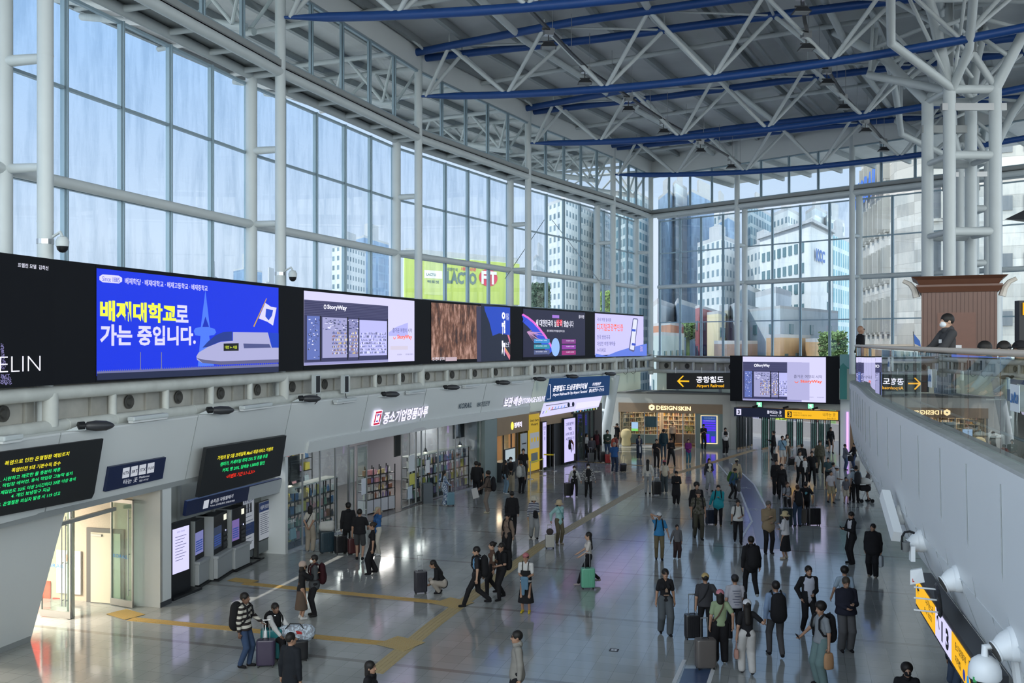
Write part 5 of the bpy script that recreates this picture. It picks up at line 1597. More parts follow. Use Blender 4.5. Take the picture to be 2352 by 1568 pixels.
bpy.data.objects.remove(bpy.data.objects['sale_number'])
t=lettering(BW,'50',bu(1573),1.12,bu(1592),1.48,-.05,None,.05).build('sale_number',M('green_gold',(.35,.33,.08),.5)); tag(t,'gold number 50 on the right window of the case shop','lettering')
BW.rect(bu(1598),0,bu(1660),2.4,-.02,.3).build('wall_teal_panel',M('teal_panel',(.16,.22,.22),.5))['kind']='structure'
t=thing('advert_screen','tall violet and blue advertising screen with a warm lit rim','screen',BW.p(bu(1630),.3,.1))
BW.rect(bu(1609.5),.32,bu(1648),2.28,.06,.06).build('lit_rim',EM('rim_warm',(1,.75,.4),1),t)
BW.rect(bu(1611.5),.37,bu(1646),2.24,.10,.04).build('screen',EM('deep_blue',(.01,.05,.20),1),t)
mb=MB()
for k in range(5): BW.rect(bu(1614),1.85 -k*.16,bu(1644),1.96 -k*.16,.104,0,mb)
BW.rect(bu(1622),.42,bu(1630),1.0,.104,0,mb); BW.rect(bu(1634),.42,bu(1643),.85,.104,0,mb)
mb.build('violet_print',EM('violet',(.08,.02,.75),1),t)
for k,s in enumerate(('COOLING','SUMMER SALE')): lettering(BW,s,bu(1618),2.05 -k*.18,bu(1642),2.15 -k*.18,.106).build('lettering',EM('pale_blue',(.3,.4,.6),.6),t)
FROST=bpy.data.materials.new('frosted_glass')
FROST.use_nodes=True
_ft=FROST.node_tree
_ft.nodes.clear()
_fo,_fa,_fd,_fm=(_ft.nodes.new(k) for k in ('ShaderNodeOutputMaterial','ShaderNodeBsdfTranslucent','ShaderNodeBsdfDiffuse','ShaderNodeMixShader'))
_fa.inputs[0].default_value=_fd.inputs[0].default_value=(.72,.76,.68,1)
_ft.links.new(_fa.outputs[0],_fm.inputs[1])
_ft.links.new(_fd.outputs[0],_fm.inputs[2])
_ft.links.new(_fm.outputs[0],_fo.inputs[0])
for i in range(0,len(B) -1):
 a,b=boff(i,.75),boff(i+1,.75)
 struct(MB().prism([at(a,ZP),at(b,ZP),at(b,ZP)+Vector((.03,.05,0)),at(a,ZP)+Vector((.03,.05,0))],(0,0,5.7 -ZP)).build('window_frosted',FROST))
 if i<3:
  for k in (1,3):
   q_=a.lerp(b,k/4); struct(MB().tube([at(q_,ZP),at(q_,5.6)],.12,10).build('trim_pipe',WHITE,smooth=True))
for i in (5,6):
 a,b=off(i,.8),off(i+1,.8)
 zf=3.3 if i==5 else 3.9
 struct(MB().prism([at(a,zf),at(b,zf),at(b,zf)+Vector((-.05,.03,0)),at(a,zf)+Vector((-.05,.03,0))],(0,0,5.4 -zf)).build('window_frosted',FROST))
 if i==5: struct(MB().prism([at(a,0),at(b,0),at(b,0)+Vector((-.05,.03,0)),at(a,0)+Vector((-.05,.03,0))],(0,0,3.3)).build('wall_left_end',M('storefront_dark')))
AS=Frame(P(1531,894,65.6),P(1677,894,64.0) -P(1531,894,65.6),(0,0,1))
def asu(px): return AS.uv(px,880)[0]
t=thing('arrow_sign','hanging black sign with yellow arrow and Airport Railroad lettering','sign',AS.p(2,0))
AS.rect(0,.02,asu(1677),1.12,0,.18).build('sign_box',BLACK,t)
OR=EM('sign_orange',(.95,.48,.01),1)
def asr(x,y): return AS.uv(1150+x*.2551,600+y*.2551)
AS.poly([asr(*p) for p in ((1588,1078),(1640,1027),(1650,1032),(1610,1071),(1697,1073),(1697,1086),(1612,1084),(1650,1125),(1640,1131))],.01).build('arrow',OR,t)
lt(AS,'공항철도',1599,864,879,1662,None,.01,.02).build('lettering',LTXT,t)
lt(AS,'Airport Railroad',1600,882,891,1663,None,.01,.01).build('lettering',OR,t)
mb=MB()
for u in (.6,2.4,4): mb.tube([AS.p(u,1.1,-.1),AS.p(u,1.5,-.1)],.04,8)
mb.build('hanger',STEEL,t)
# ================================================================ entrance 3
DWa,DWb=FL(1688,1032),FL(1930,1046)
DW=Frame(DWa,DWb -DWa,(0,0,1)); DLn=(DWb -DWa).length
def du(px): return DW.uv(px,1000)[0]
DW.rect(0,2.95,DLn,4.4,-.1,.3).build('wall_entrance_header',ENDM)['kind']='structure'
DW.rect(-.3,0,du(1690),3.9,-.05,.3).build('wall_entrance_post',ENDM)['kind']='structure'
WR=Frame(DWb,Vector((1.0,-.25,0)),(0,0,1))
WR.rect(0,0,6,6.0,0,.3).build('wall_entrance_right',PANEL)['kind']='structure'
SCa,SCb=P(1677,918,63.9),P(1928,925,60.4)
SCa.z=SCb.z=3.42
LS=Frame(SCa,SCb -SCa,(0,0,1)); LSL=(SCb -SCa).length
t=thing('video_screen','large shopfront advert screen hanging over entrance 3','screen',LS.p(LSL/2,0))
LS.rect(0,0,LSL,3.06,0,.3).build('screen_case',LEDOFF,t)
us=lambda px: LS.uv(px,860)[0]
LS.rect(us(1706),.08,us(1897),3.0,.006).build('lit_panel',LW,t)
shopfront(LS,us(1706)+.02,.09,us(1897) -us(1706) -.04,2.9,t,True)
HS=Frame(DWa+DW.n*.35,DW.u,DW.v)
hu=lambda px: HS.uv(px,950)[0]
t=thing('entrance_sign','navy entrance sign with a white number 3 tile','sign',HS.p(1,2.3))
HS.rect(hu(1686),2.32,hu(1802),2.92,0,.2).build('sign_box',NAVY,t)
HS.rect(hu(1691.5),2.42,hu(1702.5),2.82,.006,0).build('number_tile',EM('tile_white',(.7,.68,.95),.9),t)
lettering(HS,'3',hu(1694.5),2.47,hu(1699.5),2.77,.012,None,.04).build('lettering',NAVY,t)
lettering(HS,'들어오는 곳',hu(1762),2.58,hu(1795),2.80,.01,None,.01).build('lettering',LTXT,t)
lettering(HS,'Entrance 入口',hu(1769),2.42,hu(1795),2.52,.01).build('lettering',LTXT,t)
t=thing('exit_sign','yellow exit sign with black number 3 tile','sign',HS.p(5,2.3))
HS.rect(hu(1802),2.28,hu(1928),2.92,0,.2).build('sign_box',DARK,t)
HS.rect(hu(1803),2.33,hu(1925),2.88,.006,0).build('sign_face',EM('exit_yellow',(.80,.42,.01),.95),t)
HS.rect(hu(1808.5),2.40,hu(1818.5),2.78,.01,0).build('number_tile',BLACK,t)
lettering(HS,'3',hu(1811),2.44,hu(1816.5),2.74,.014,None,.04).build('lettering',EM('exit_yellow'),t)
for s,x0,x1,z0,z1 in (('나가는 곳',1890,1919,2.55,2.78),('Exit 出口',1900,1919,2.38,2.48),('서울로7017, 만리동광장, 청파로',1822,1864,2.5,2.6),('까치산 가는 길',1822,1841,2.66,2.76)):
 lettering(HS,s,hu(x0),z0,hu(x1),z1,.012).build('lettering',BLACK,t)
for px,w in ((1744,'left'),(1862,'right')):
 u=hu(px)
 t=thing('exit_light','small green lit exit pictogram over entrance 3, the %s one' % w,'exit light',HS.p(u,2.95))
 HS.rect(u -.22,2.98,u+.22,3.36,.0,.1).build('case',DARK,t)
 HS.rect(u -.18,3.01,u+.18,3.33,.006,0).build('lit_face',EM('exit_green',(.25,.85,.50),1),t)
 HS.poly([(u -.08,3.05),(u+.0,3.15),(u+.09,3.05),(u+.05,3.2),(u+.08,3.29),(u -.06,3.27),(u -.09,3.18),(u -.02,3.2)],.01).build('running_figure',EM('exit_white',(.9,1,.95),1),t)
for px,w in ((1734,'left'),(1804,'middle'),(1871,'right')):
 p=HS.p(hu(px),3.05,.15)
 t=thing('security_camera','small black security camera on the sign header, the %s one' % w,'camera',p)
 MB().tube([p+Vector((-.12,.0,-.05)),p+Vector((.2,-.15,.06))],.07,10).build('housing',BLACK,t)
 MB().tube([p,p+Vector((0,.1,-.12))],.03,8).build('bracket',DARK,t)
LEAVES=[(1693,1033,.5,0),(1700,1032,.4,0),(1707,1031,.4,0),(1716,1029,.4,0),(1724,1025,.3,0),(1750,1034,1.1,1),(1768,1024,1.0,1),(1808,1032,1.1,1),(1830,1028,1.2,1),(1863,1036,1.1,1),(1880,1032,1.1,1),(1897,1032,.9,1),(1928,1046,.4,1)]
GG=glass_mat('green_edge_glass',(.35,.60,.52),1.4)
for k,(px,py,w,f) in enumerate(LEAVES):
 p=FL(px,py)
 q_=p+Vector((.31,.95,0))*w*.9+DW.u*w*.32
 t=thing('entrance_door','folded green glass door leaf of entrance 3, number %d of the row from its left post' % (k+1),'door',p)
 fr=Frame(p,q_ -p,(0,0,1)); L=(q_ -p).length
 fr.rect(0,.1,L,2.3,0,.012).build('pane',GG,t)
 mb=MB()
 for u in (0,L*.33,L*.66,L): mb.beam(fr.p(u,.02,0),fr.p(u,2.32,0),.05,.06,up=fr.u)
 mb.build('stiles',DARK,t)
 fr.rect(0,.02,L,.16,.03,.06).build('bottom_rail',M('copper_rail',(.35,.22,.13),.4,metal=.5),t)
t=tag(WR.rect(.38,.2,.50,2.85,.08,.06).build('neon_strip',EM('neon_violet',(.62,.35,.95),1.3)),'vertical violet neon strip on the white wall right of entrance 3','neon light')
tag(WR.rect(.6,.3,1.2,2.8,.02,.03).build('brown_panel',M('brown_board',(.16,.10,.05),.5)),'narrow brown panel beside the violet neon strip','panel')
MUR=Frame(P(1929,913,60.2),Vector((1,-.4,0)),(0,0,1))
t=thing('mural','teal wall mural with tree shapes right of the entrance screen','mural',MUR.p(0,0))
MUR.rect(0,-.1,5,2.75,0,.1).build('panel',M('pale_teal',(.16,.34,.36),.6),t)
MUR.poly([(0,-.1),(1.6,-.1),(1.7,1.0),(1.3,1.6),(.9,2.1),(.5,1.9),(.2,2.2),(0,2.0)],.006).build('tree_shape',M('deep_teal',(.03,.20,.19),.6),t)
struct(MB().prism([(8,66.5,-.02),(40,44,-.02),(64,66,-.02),(30,96,-.02)],(0,0,-.3)).build('pavement_plaza',M('bright_paving',(.74,.73,.71),.7,var=.05)))
a,b=P(1740,965,77),P(1935,990,71.5)
a.z=b.z=0
struct(MB().prism([a -(b -a)*.6,b+(b -a)*.8,b+(b -a)*.8+Vector((.2,.3,0)),a -(b -a)*.6+Vector((.2,.3,0))],(0,0,1.15)).build('wall_parapet',M('concrete_parapet',(.34,.34,.36),.8,var=.08)))
# ================================================================ floor markings
TAC=M('yellow_tactile',(.46,.32,.11),.6)
TACG=M('yellow_tactile_worn',(.45,.36,.18),.6)
def strip(p0,p1,w,label,mat=TAC,bars=4,name='tactile_strip'):
 a,b=FL(*p0),FL(*p1)
 if not bars: a,b=a+Vector((0,0,.009)),b+Vector((0,0,.009))
 u=(b -a).normalized(); v=Vector((-u.y,u.x,0)); L=(b -a).length
 t=thing(name,label,'tactile paving',a)
 q_=[a -v*w/2,b -v*w/2,b+v*w/2,a+v*w/2]
 MB().prism([p+Vector((0,0,.001)) for p in q_],(0,0,.003)).build('tiles',mat,t)
 mb=MB()
 n=int(L/.3)
 if bars:
  for k in range(n):
   for j in range(bars):
    o_=(j -(bars -1)/2)*w/bars
    s0,s1=a+u*(k*.3+.02)+v*o_,a+u*(k*.3+.27)+v*o_
    mb.beam(s0+Vector((0,0,.006)),s1+Vector((0,0,.006)),.03,.005)
  mb.build('raised_bars',M('tactile_bar',(.45,.29,.085),.5) if mat is TAC else M('tactile_bar_worn',(.40,.31,.15),.5),t)
 else:
  m_=int(w/.06)
  for k in range(int(L/.06)):
   for j in range(m_):
    c=a+u*(k+.5)*.06+v*((j -(m_ -1)/2)*.06)
    mb.box(c+Vector((0,0,.006)),(.028,.028,.005),0)
  mb.build('raised_dots',M('tactile_dot',(.44,.30,.10),.6),t)
strip((300,1421),(925,1481),.32,'yellow tactile strip from the bright gate across the floor')
strip((560,1339),(1030,1385),.32,'yellow tactile strip from the ticket machines across the floor')
strip((860,1545),(1000,1430),.42,'worn tactile strip running towards the far hall, nearest stretch',TACG)
strip((1000,1430),(1245,1250),.42,'worn tactile strip in the middle of the floor',TACG)
strip((1245,1250),(1490,1108),.42,'pale tactile strip running on towards the entrance',M('pale_tactile',(.42,.38,.28),.6))
strip((1500,1103),(1735,1032),.42,'far end of the tactile strip reaching entrance 3',M('orange_tactile',(.40,.27,.15),.6))
strip((1000,1052),(1440,1072),.3,'thin tactile strip in front of the dark storefront',M('orange_tactile'),bars=0) if False else None
strip((1260,1054),(1560,1075),.35,'orange tactile strip crossing before the case shop',M('orange_tactile'))
strip((265,1417),(312,1405),.9,'dotted yellow tactile pad at the bright gate',TAC,0)
strip((548,1337),(568,1330),.9,'dotted yellow tactile pad at the ticket machines',TAC,0)
strip((895,1488),(945,1468),.9,'dotted tactile junction nearest the camera',TACG,0)
strip((1020,1392),(1062,1378),.9,'dotted tactile junction behind the crouching woman',TACG,0)
BLW=M('blue_floor_film',(.045,.075,.15),.22,var=.1,scale=3)
LINEW=M('white_floor_line',(.62,.64,.66),.35)
def film(pts,label,lines):
 t=thing('floor_film',label,'floor graphic',FL(*pts[0]))
 MB().prism([FL(*p)+Vector((0,0,.001)) for p in pts],(0,0,.002)).build('film',BLW,t)
 mb=MB()
 for p,q_ in lines:
  a,b=FL(*p),FL(*q_)
  mb.beam(a+Vector((0,0,.0045)),b+Vector((0,0,.0045)),.09,.003)
 mb.build('white_edge_line',LINEW,t)
 return t
t=film([(1668,1064),(1685,1064),(1698,1080),(1731,1110),(1764,1185),(1800,1260),(1740,1260),(1727,1197),(1712,1150),(1690,1105)],'long dark blue walkway film with white edge lines on the floor',
     [((1646,1062),(1697,1120)),((1697,1120),(1727,1197)),((1727,1197),(1700,1240)),((1680,1064),(1732,1112)),((1732,1112),(1764,1172))])
a,b=FL(1700,1117),FL(1740,1117)
for (x0,y0,x1,h) in ((1704,1122,1726,.5),(1724,1172,1748,.5)):
 g=Frame(FL(x0,y0)+Vector((0,0,.005)),FL(x1,y0) -FL(x0,y0),(-.25,1,0)); g.n=Vector((0,0,1))
 lettering(g,'KTX SRT',0,0,(FL(x1,y0) -FL(x0,y0)).length,h,.001).build('lettering',LINEW,t)
film([(1560,1568),(1572,1535),(1640,1535),(1622,1568)],'dark blue walkway film under the grey suitcase',[((1548,1568),(1572,1515)),((1628,1568),(1650,1500))])
t=thing('floor_marker','small dark square marker sticker on the floor tiles','floor sticker',FL(1404,1493))
g=Frame(FL(1398,1495)+Vector((0,0,.002)),(1,-.29,0),(.29,1,0)); g.n=Vector((0,0,1))
g.rect(0,0,.22,.22,.001).build('sticker',BLACK,t); g.rect(.04,.04,.18,.18,.003).build('sticker_face',LINEW,t); g.disc(.11,.11,.03,.004,10).build('sticker_dot',BLACK,t)
# ================================================================ upper deck on the right
ZD=6.14
CV=[(1.4,-4),(2.3,0),(3.42,4.2),(4.48,8.29),(5.47,12.1),(6.53,16.2),(7.55,20.0),(8.52,23.1),(9.3,25.6),(9.85,27.6),(10.4,28.95),(11.35,30.2),(13.0,31.3),(17.0,32.3),(24.0,33.0),(39.9,33.6)]
def smooth_curve(pts,n=5):
 out=[]
 P_=[Vector((x,y,0)) for x,y in pts]
 for i in range(len(P_) -1):
  p0,p1,p2,p3=P_[max(i -1,0)],P_[i],P_[i+1],P_[min(i+2,len(P_) -1)]
  for k in range(n):
   t=k/n
   out.append(.5*((2*p1)+(p2 -p0)*t+(2*p0 -5*p1+4*p2 -p3)*t*t+(3*p1 -p0 -3*p2+p3)*t**3))
 out.append(P_[-1])
 return out
CS=smooth_curve(CV)
def cn(i):
 a=CS[min(i+1,len(CS) -1)] -CS[max(i -1,0)]
 a.normalize()
 return Vector((a.y,-a.x,0))          # towards the deck
def curve_at(px,inset=0.0):
 best=None
 for i in range(5,len(CS) -1):
  p,q=CS[i]+cn(i)*inset,CS[i+1]+cn(i+1)*inset
  if p.y<1: continue
  f0,f1=p.x/p.y -(px -CX)/FPX,q.x/q.y -(px -CX)/FPX
  if f0*f1 <=0:
   t=f0/(f0 -f1)
   return p.lerp(q,t),(q -p).normalized()
 return p,(q -p).normalized()
DECKW=M('white_deck_panel',(.74,.77,.78),.4,var=.03,scale=.8)
prof=[(6.2,0),(6.05,.0),(5.0,.02),(4.45,.12),(3.95,.30),(3.7,.45)]
mb=MB()
vs=[]
for i in range(len(CS)):
 n=cn(i)
 for z,ins in prof: vs.append(at(CS[i]+n*ins,z))
fs=[]
m_=len(prof)
for i in range(len(CS) -1):
 for j in range(m_ -1):
  q_=i*m_+j
  fs.append((q_,q_+1,q_+m_+1,q_+m_))
mb.add(vs,fs)
struct(mb.build('wall_deck_face',DECKW,smooth=25))
def face_line(i,zs,n_=None):
 out=[]
 for z in zs:
  for (z0,i0),(z1,i1) in zip(prof[:-1],prof[1:]):
   if z1 <=z <=z0:
    f=(z0 -z)/(z0 -z1)
    out.append(at(CS[i]+cn(i)*(i0+(i1 -i0)*f -.006),z))
    break
 return out
for k,i in enumerate(range(8,60,2)):
 zm=4.55
 mb=MB(); mb.tube(face_line(i,(6.04,5.2,zm)),.007,5); struct(mb.build('trim_joint',GREYP))
 if i+1<60:
  mb=MB(); mb.tube(face_line(i+1,(zm,4.2,3.95,3.72)),.007,5); struct(mb.build('trim_joint',GREYP))
mb=MB(); mb.tube([face_line(i,(4.55,))[0]+Vector((0,0,.01)) for i in range(6,60)],.006,5); struct(mb.build('trim_seam',PANEL))
mb=MB()
vs,fs=[],[]
KP_=[(0,6.2),(.02,6.23),(.16,6.23),(.18,6.17),(.34,6.17),(.36,6.14)]
for i in range(len(CS)):
 for ins,z in KP_: vs.append(at(CS[i]+cn(i)*ins,z))
for i in range(len(CS) -1):
 for j in range(len(KP_) -1):
  q_=i*len(KP_)+j
  fs.append((q_,q_+len(KP_),q_+len(KP_)+1,q_+1))
mb.add(vs,fs); struct(mb.build('trim_kerb',M('stained_kerb',(.36,.37,.36),.6,var=.3,scale=4)))
poly=[at(p,0) for p in CS]+[Vector((39.9,-14,0))]+[Vector((1.4,-14,0))]
DECKF=M('deck_floor_tiles',(.20,.17,.14),.22,var=.1,scale=2)
mb=MB(); mb.prism([p+Vector((.12,-.05,6.02)) for p in poly],(0,0,.12)); struct(mb.build('floor_deck',DECKF))
mb=MB(); mb.prism([at(CS[i]+cn(i)*.5,3.72) for i in range(len(CS))]+[Vector((39.9,-14,3.72)),Vector((2,-14,3.72))],(0,0,.1)); struct(mb.build('ceiling_under_deck',M('soffit_grey',(.30,.31,.32),.6)))
struct(MB().prism([(15.5,-14,0),(22.5,12,0),(27,26,0),(27.4,26,0),(22.9,12,0),(15.9,-14,0)],(0,0,3.7)).build('wall_under_deck',M('under_deck_wall',(.22,.22,.23),.6)))
e_n=0
RG=[i for i in range(0,68)]
for i in range(3,66,2):
 p,q_=CS[i]+cn(i)*.17,CS[i+2]+cn(i+2)*.17
 if (q_ -p).length<.2: continue
 o=MB().add([at(p+(q_ -p)*.01,6.18),at(q_ -(q_ -p)*.01,6.18),at(q_ -(q_ -p)*.01,7.24),at(p+(q_ -p)*.01,7.24)],[(0,1,2,3)]).build('glass_pane',GLASSG)
 e_n += 1
 struct(o)
t=thing('handrail','cream round handrail running along the whole glass balustrade','handrail',at(CS[20],7.29))
MB().tube([at(p+cn(i)*.17,7.29) for i,p in enumerate(CS)],.036,12).build('rail_tube',M('cream_rail',(.62,.52,.42),.35),t,smooth=True)
MB().tube([at(p+cn(i)*.30,6.42) for i,p in enumerate(CS)],.018,8).build('foot_tube',STEEL,t,smooth=True)
PALE=M('pale_cap',(.5,.52,.5),.4)
for i in range(6,64,3):
 p=CS[i]+cn(i)*.42
 t=thing('balustrade_post','dark flat post with pale rounded top behind the glass balustrade','post',at(p,ZD),group='posts behind the glass balustrade')
 ang_=math.atan2((CS[i+1] -CS[i]).y,(CS[i+1] -CS[i]).x)
 MB().box(at(p,ZD+.37),(.11,.035,.74),ang_).build('post_bar',DARK,t)
 MB().box(at(p,ZD+.80),(.11,.03,.14),ang_).build('post_cap',PALE,t,bevel=.03)
 MB().tube([at(p,ZD+.62),at(CS[i]+cn(i)*.2,ZD+.62)],.012,6).build('clamp',STEEL,t)
KB=M('korail_blue',(.02,.15,.40),.5)
for px,w,z,where in ((2043,.30,6.98,'smallest, at the far end'),(2138,.30,6.88,'middle one'),(2334,.34,6.86,'nearest, cut by the right edge')):
 p,u=curve_at(px,.15)
 fr=Frame(at(p,z),-u if False else u,(0,0,1))
 fr=Frame(at(p,z),-u,(0,0,1)) if Frame(at(p,z),u,(0,0,1)).n.x>0 else Frame(at(p,z),u,(0,0,1))
 _n=fr.n.copy(); fr=Frame(fr.o,-fr.u,fr.v); fr.n=_n
 t=thing('glass_sticker','white and blue railway sticker on the balustrade glass, %s' % where,'sticker',at(p,z))
 fr.rect(-w/2,-.13,w/2,.13,.012,.004).build('sticker_face',M('sticker_white',(.66,.70,.72),.5),t)
 lettering(fr,'KORAIL',-w*.42,-.05,w*.42,.04,.018,None,.04).build('lettering',KB,t)
 fr.disc(-.02,.03,.03,.016,12).build('globe_mark',KB,t)
def nozzle(px,py,label,r=.30):
 p,u=curve_at(px,.10)
 z=CH -(py -HY)/FPX*p.y
 c=at(p,z)
 n=Vector((-u.y,u.x,0))
 d=(n*.9+Vector((0,0,-.42)) -u*.15).normalized()
 ax=d.to_track_quat('Z','Y').to_matrix()
 t=thing('air_nozzle',label,'air nozzle',c)
 MB().lathe([(r*1.12,-.06),(r*1.15,.02),(r*1.05,.05),(r*.95,.06)],c,24,n.to_track_quat('Z','Y').to_matrix()).build('flange',DECKW,t,smooth=True)
 MB().lathe([(r*1.0,-.03),(r*.98,r*.35),(r*.88,r*.7),(r*.72,r*1.0),(r*.66,r*1.15),(r*.72,r*1.25),(r*.70,r*1.32)],c,24,ax).build('bowl',DECKW,t,smooth=True)
 MB().lathe([(r*.69,r*1.325),(r*.5,r*1.2),(r*.3,r*1.15),(.01,r*1.15)],c,20,ax).build('mouth',OUTLET,t,smooth=True)
for px,py,w in ((2330,1478,'largest round white air nozzle at the lower right'),(2200,1328,'second round white air nozzle from the camera on the deck face'),(2116,1242,'third round white air nozzle from the camera on the deck face'),(2066,1182,'farthest round white air nozzle on the deck face')):
 nozzle(px,py,w,.145)
p,u=curve_at(2120,.26); q_,_=curve_at(2290,.26)
n=Vector((-u.y,u.x,0))
SB=Frame(at(p,3.28),(q_ -p),(0,0,1))
if SB.n.x>0: SB.n=-SB.n
SL=(q_ -p).length
t=thing('hanging_sign','long sign box with yellow, white and yellow lit fields below the deck face','sign',SB.p(SL/2,0))
mbx=SB.rect(0,-.02,SL,.50,.10,.22); mbx.build('sign_box',DARK,t)
su_=lambda px: SB.uv(px,1450)[0]
YF=EM('exit_yellow')
x1,x2=SL*.36,SL*.60
for a_,b_,m2 in ((0.02,x1,YF),(x1,x2,LW),(x2,SL -.05,YF)):
 SB.rect(a_,.02,b_,.42,.106,0).build('lit_field',m2,t)
def mir(s,u0,v0,u1,v1,m2,o=.02):
 g=Frame(SB.p(u1,v0,0),-SB.u,SB.v); g.n=SB.n
 lettering(g,s,0,0,u1 -u0,v1 -v0,.112,None,o).build('lettering',m2,t)
_rev=(SB.n -SB.u.cross(SB.v)).length>.1
def sgn(s,a_,v0,b_,v1,m2=BLACK,o=.02):
 if _rev: mir(s,a_,v0,b_,v1,m2,o)
 else: lettering(SB,s,a_,v0,b_,v1,.112,None,o).build('lettering',m2,t)
sgn('나가는 곳',x1*.55,.25,x1*.92,.36); sgn('Exit 出口',x1*.5,.12,x1*.85,.2)
sgn('1 3',x1+(x2 -x1)*.42,.08,x2 -.15,.36,BLACK,.05)
sgn('중소기업명품마루',x2+.25,.26,x2+.9,.36); sgn('지하철',x2+.25,.1,x2+.6,.2)
mb=MB()
for k in range(3): SB.rect(SL -.85+k*.26,.17,SL -.65+k*.26,.38,.110,0,mb)
mb.build('black_tiles',BLACK,t)
for k,c in enumerate(((.02,.04,.35),(.02,.30,.75),(.10,.45,.35),(.12,.08,.35))):
 SB.disc(x2+.78+k*.22,.11,.07,.111,14).build('line_disc',EM('disc%d' % k,c,.7),t)
SB.poly([(.12,.3),(.3,.38),(.27,.33),(.4,.3),(.27,.27),(.3,.22)],.111).build('arrow',BLACK,t)
SB.poly([(x1+.12,.32),(x1+.26,.38),(x1+.24,.34),(x1+.34,.2),(x1+.30,.18),(x1+.21,.32),(x1+.16,.25)],.111).build('arrow',BLACK,t)
p,u=curve_at(2262,-.15)
c=P(2262,1538,p.y)
t=thing('dome_camera','large white dome camera on a bracket at the bottom right','camera',c)
n2=at(Vector((.9,-.2,0)),0)
MB().lathe([(.02,.14),(.07,.13),(.12,.09),(.145,.02),(.15,-.06),(.14,-.08)],c,24).build('housing',DECKW,t,smooth=True)
MB().lathe([(.135,-.08),(.12,-.16),(.06,-.21),(.0,-.22)],c,20).build('dome',BLACK,t,smooth=True)
MB().tube([c+Vector((0,0,.12)),c+Vector((0,0,.22)),c+Vector((.22,.02,.24)),c+Vector((.34,.05,.20))],.035,10).build('arm',DECKW,t,smooth=True)
MB().tube([c+Vector((.30,.05,.26)),c+Vector((.36,.05,-.2))],.05,8).build('back_plate',DECKW,t)
MB().box(c+Vector((-.12,-.06,-.07)),(.04,.02,.05)).build('green_label',M('green_label',(.05,.4,.12),.5),t)
p,u=curve_at(2052,-.05)
tag(MB().beam(P(2032,1135,p.y+.5),P(2060,1232,p.y -.4),.20,.14,up=(1,0,0)).build('fascia_blade',DECKW),'white slanting blade bracket on the far part of the deck face','bracket')
p,u=curve_at(2098,-.05)
o=MB().lathe([(.045,0),(.05,.01),(.06,.13),(.065,.14)],P(2080,1266,p.y),14).build('bucket',M('grey_bucket',(.16,.17,.17),.5),smooth=True)
t=tag(o,'small grey bucket hung on a bent bracket of the deck face','bucket')
MB().tube([P(2072,1262,p.y),P(2072,1232,p.y),P(2078,1222,p.y),P(2090,1220,p.y),P(2100,1224,p.y)],.018,6).build('bucket_bracket',BLACK,o)
q4=P(2095,1270,p.y)
tag(MB().box(q4,(.06,.14,.22),-.2).build('switch_box',DECKW),'small white box on the deck face beside the bucket','box')
p,u=curve_at(2140,.0)
c=P(2155,1378,p.y -.2)
t=thing('wire_frame','white wire frame fixed to the deck face above the yellow sign','frame',c)
MB().lathe([(.20,-.02),(.23,0),(.20,.02)],c,20,Vector((1,-.3,.1)).to_track_quat('Z','Y').to_matrix()).build('round_frame',BLACK,t)
mb=MB()
for dz in (-.16,.0,.14): mb.tube([c+Vector((0,0,dz)),c+Vector((-.30,.05,dz+.02))],.012,6)
mb.build('wires',DECKW,t)
c=P(2103,1326,p.y+.4)
t=thing('leaflet_box','white printed leaflet box leaning out from the deck face','box',c)
MB().add([c+Vector(v)*.62 for v in ((-.12,0,-.16),(.16,-.1,-.08),(.10,-.1,.22),(-.12,0,.16),(-.02,.2,-.2),(.24,.1,-.12),(.18,.1,.2),(-.02,.2,.14))],[(0,1,2,3),(7,6,5,4),(0,4,5,1),(1,5,6,2),(2,6,7,3),(3,7,4,0)]).build('box_body',DECKW,t)
MB().add([c+Vector(v)*.62 for v in ((-.08,-.02,-.10),(.02,-.05,-.08),(.01,-.05,.0),(-.08,-.02,-.02))],[(0,1,2,3)]).build('red_print',M('red_print',(.5,.05,.03),.5),t)
kx0,kx1,ky=(2160 -CX)/FPX*23.8,(2318 -CX)/FPX*23.8,23.8
t=thing('wooden_kiosk','brown panelled kiosk with flaring cornice on the upper deck','kiosk',((kx0+kx1)/2,ky+.9,ZD))
WB=WOODB
MB().box(((kx0+kx1)/2,ky+.9,ZD+1.28),(kx1 -kx0,1.8,2.56)).build('body',WB,t)
def flare(z0,z1,e0,e1,name):
 a=[(kx0 -e0,ky -e0,z0),(kx1+e0,ky -e0,z0),(kx1+e0,ky+1.8+e0,z0),(kx0 -e0,ky+1.8+e0,z0)]
 b=[(kx0 -e1,ky -e1,z1),(kx1+e1,ky -e1,z1),(kx1+e1,ky+1.8+e1,z1),(kx0 -e1,ky+1.8+e1,z1)]
 MB().add(a+b,[(0,1,5,4),(1,2,6,5),(2,3,7,6),(3,0,4,7),(3,2,1,0),(4,5,6,7)]).build(name,WB,t)
flare(8.66,8.80,.04,.12,'lower_cornice'); flare(8.80,8.85,.12,.12,'lower_cornice')
flare(8.85,8.98,.04,.12,'upper_cornice'); flare(8.98,9.06,.12,.24,'upper_cornice')
MB().box((kx0+.38+.43,ky -.012,ZD+1.0),(.88,.02,2.0)).build('door',M('brown_door',(.15,.062,.038),.45,var=.1),t)
MB().box((kx0+.80,ky -.03,ZD+1.1),(.26,.01,.16)).build('notice',M('poster_981'),t)
mb=MB()
for k in range(18): mb.box((kx0+.05+k*.095,ky -.003,ZD+1.28),(.008,.008,2.5))
mb.build('panel_grooves',M('brown_groove',(.08,.03,.02),.6),t)
c=Vector((kx0 -.1,ky+.3,8.78))
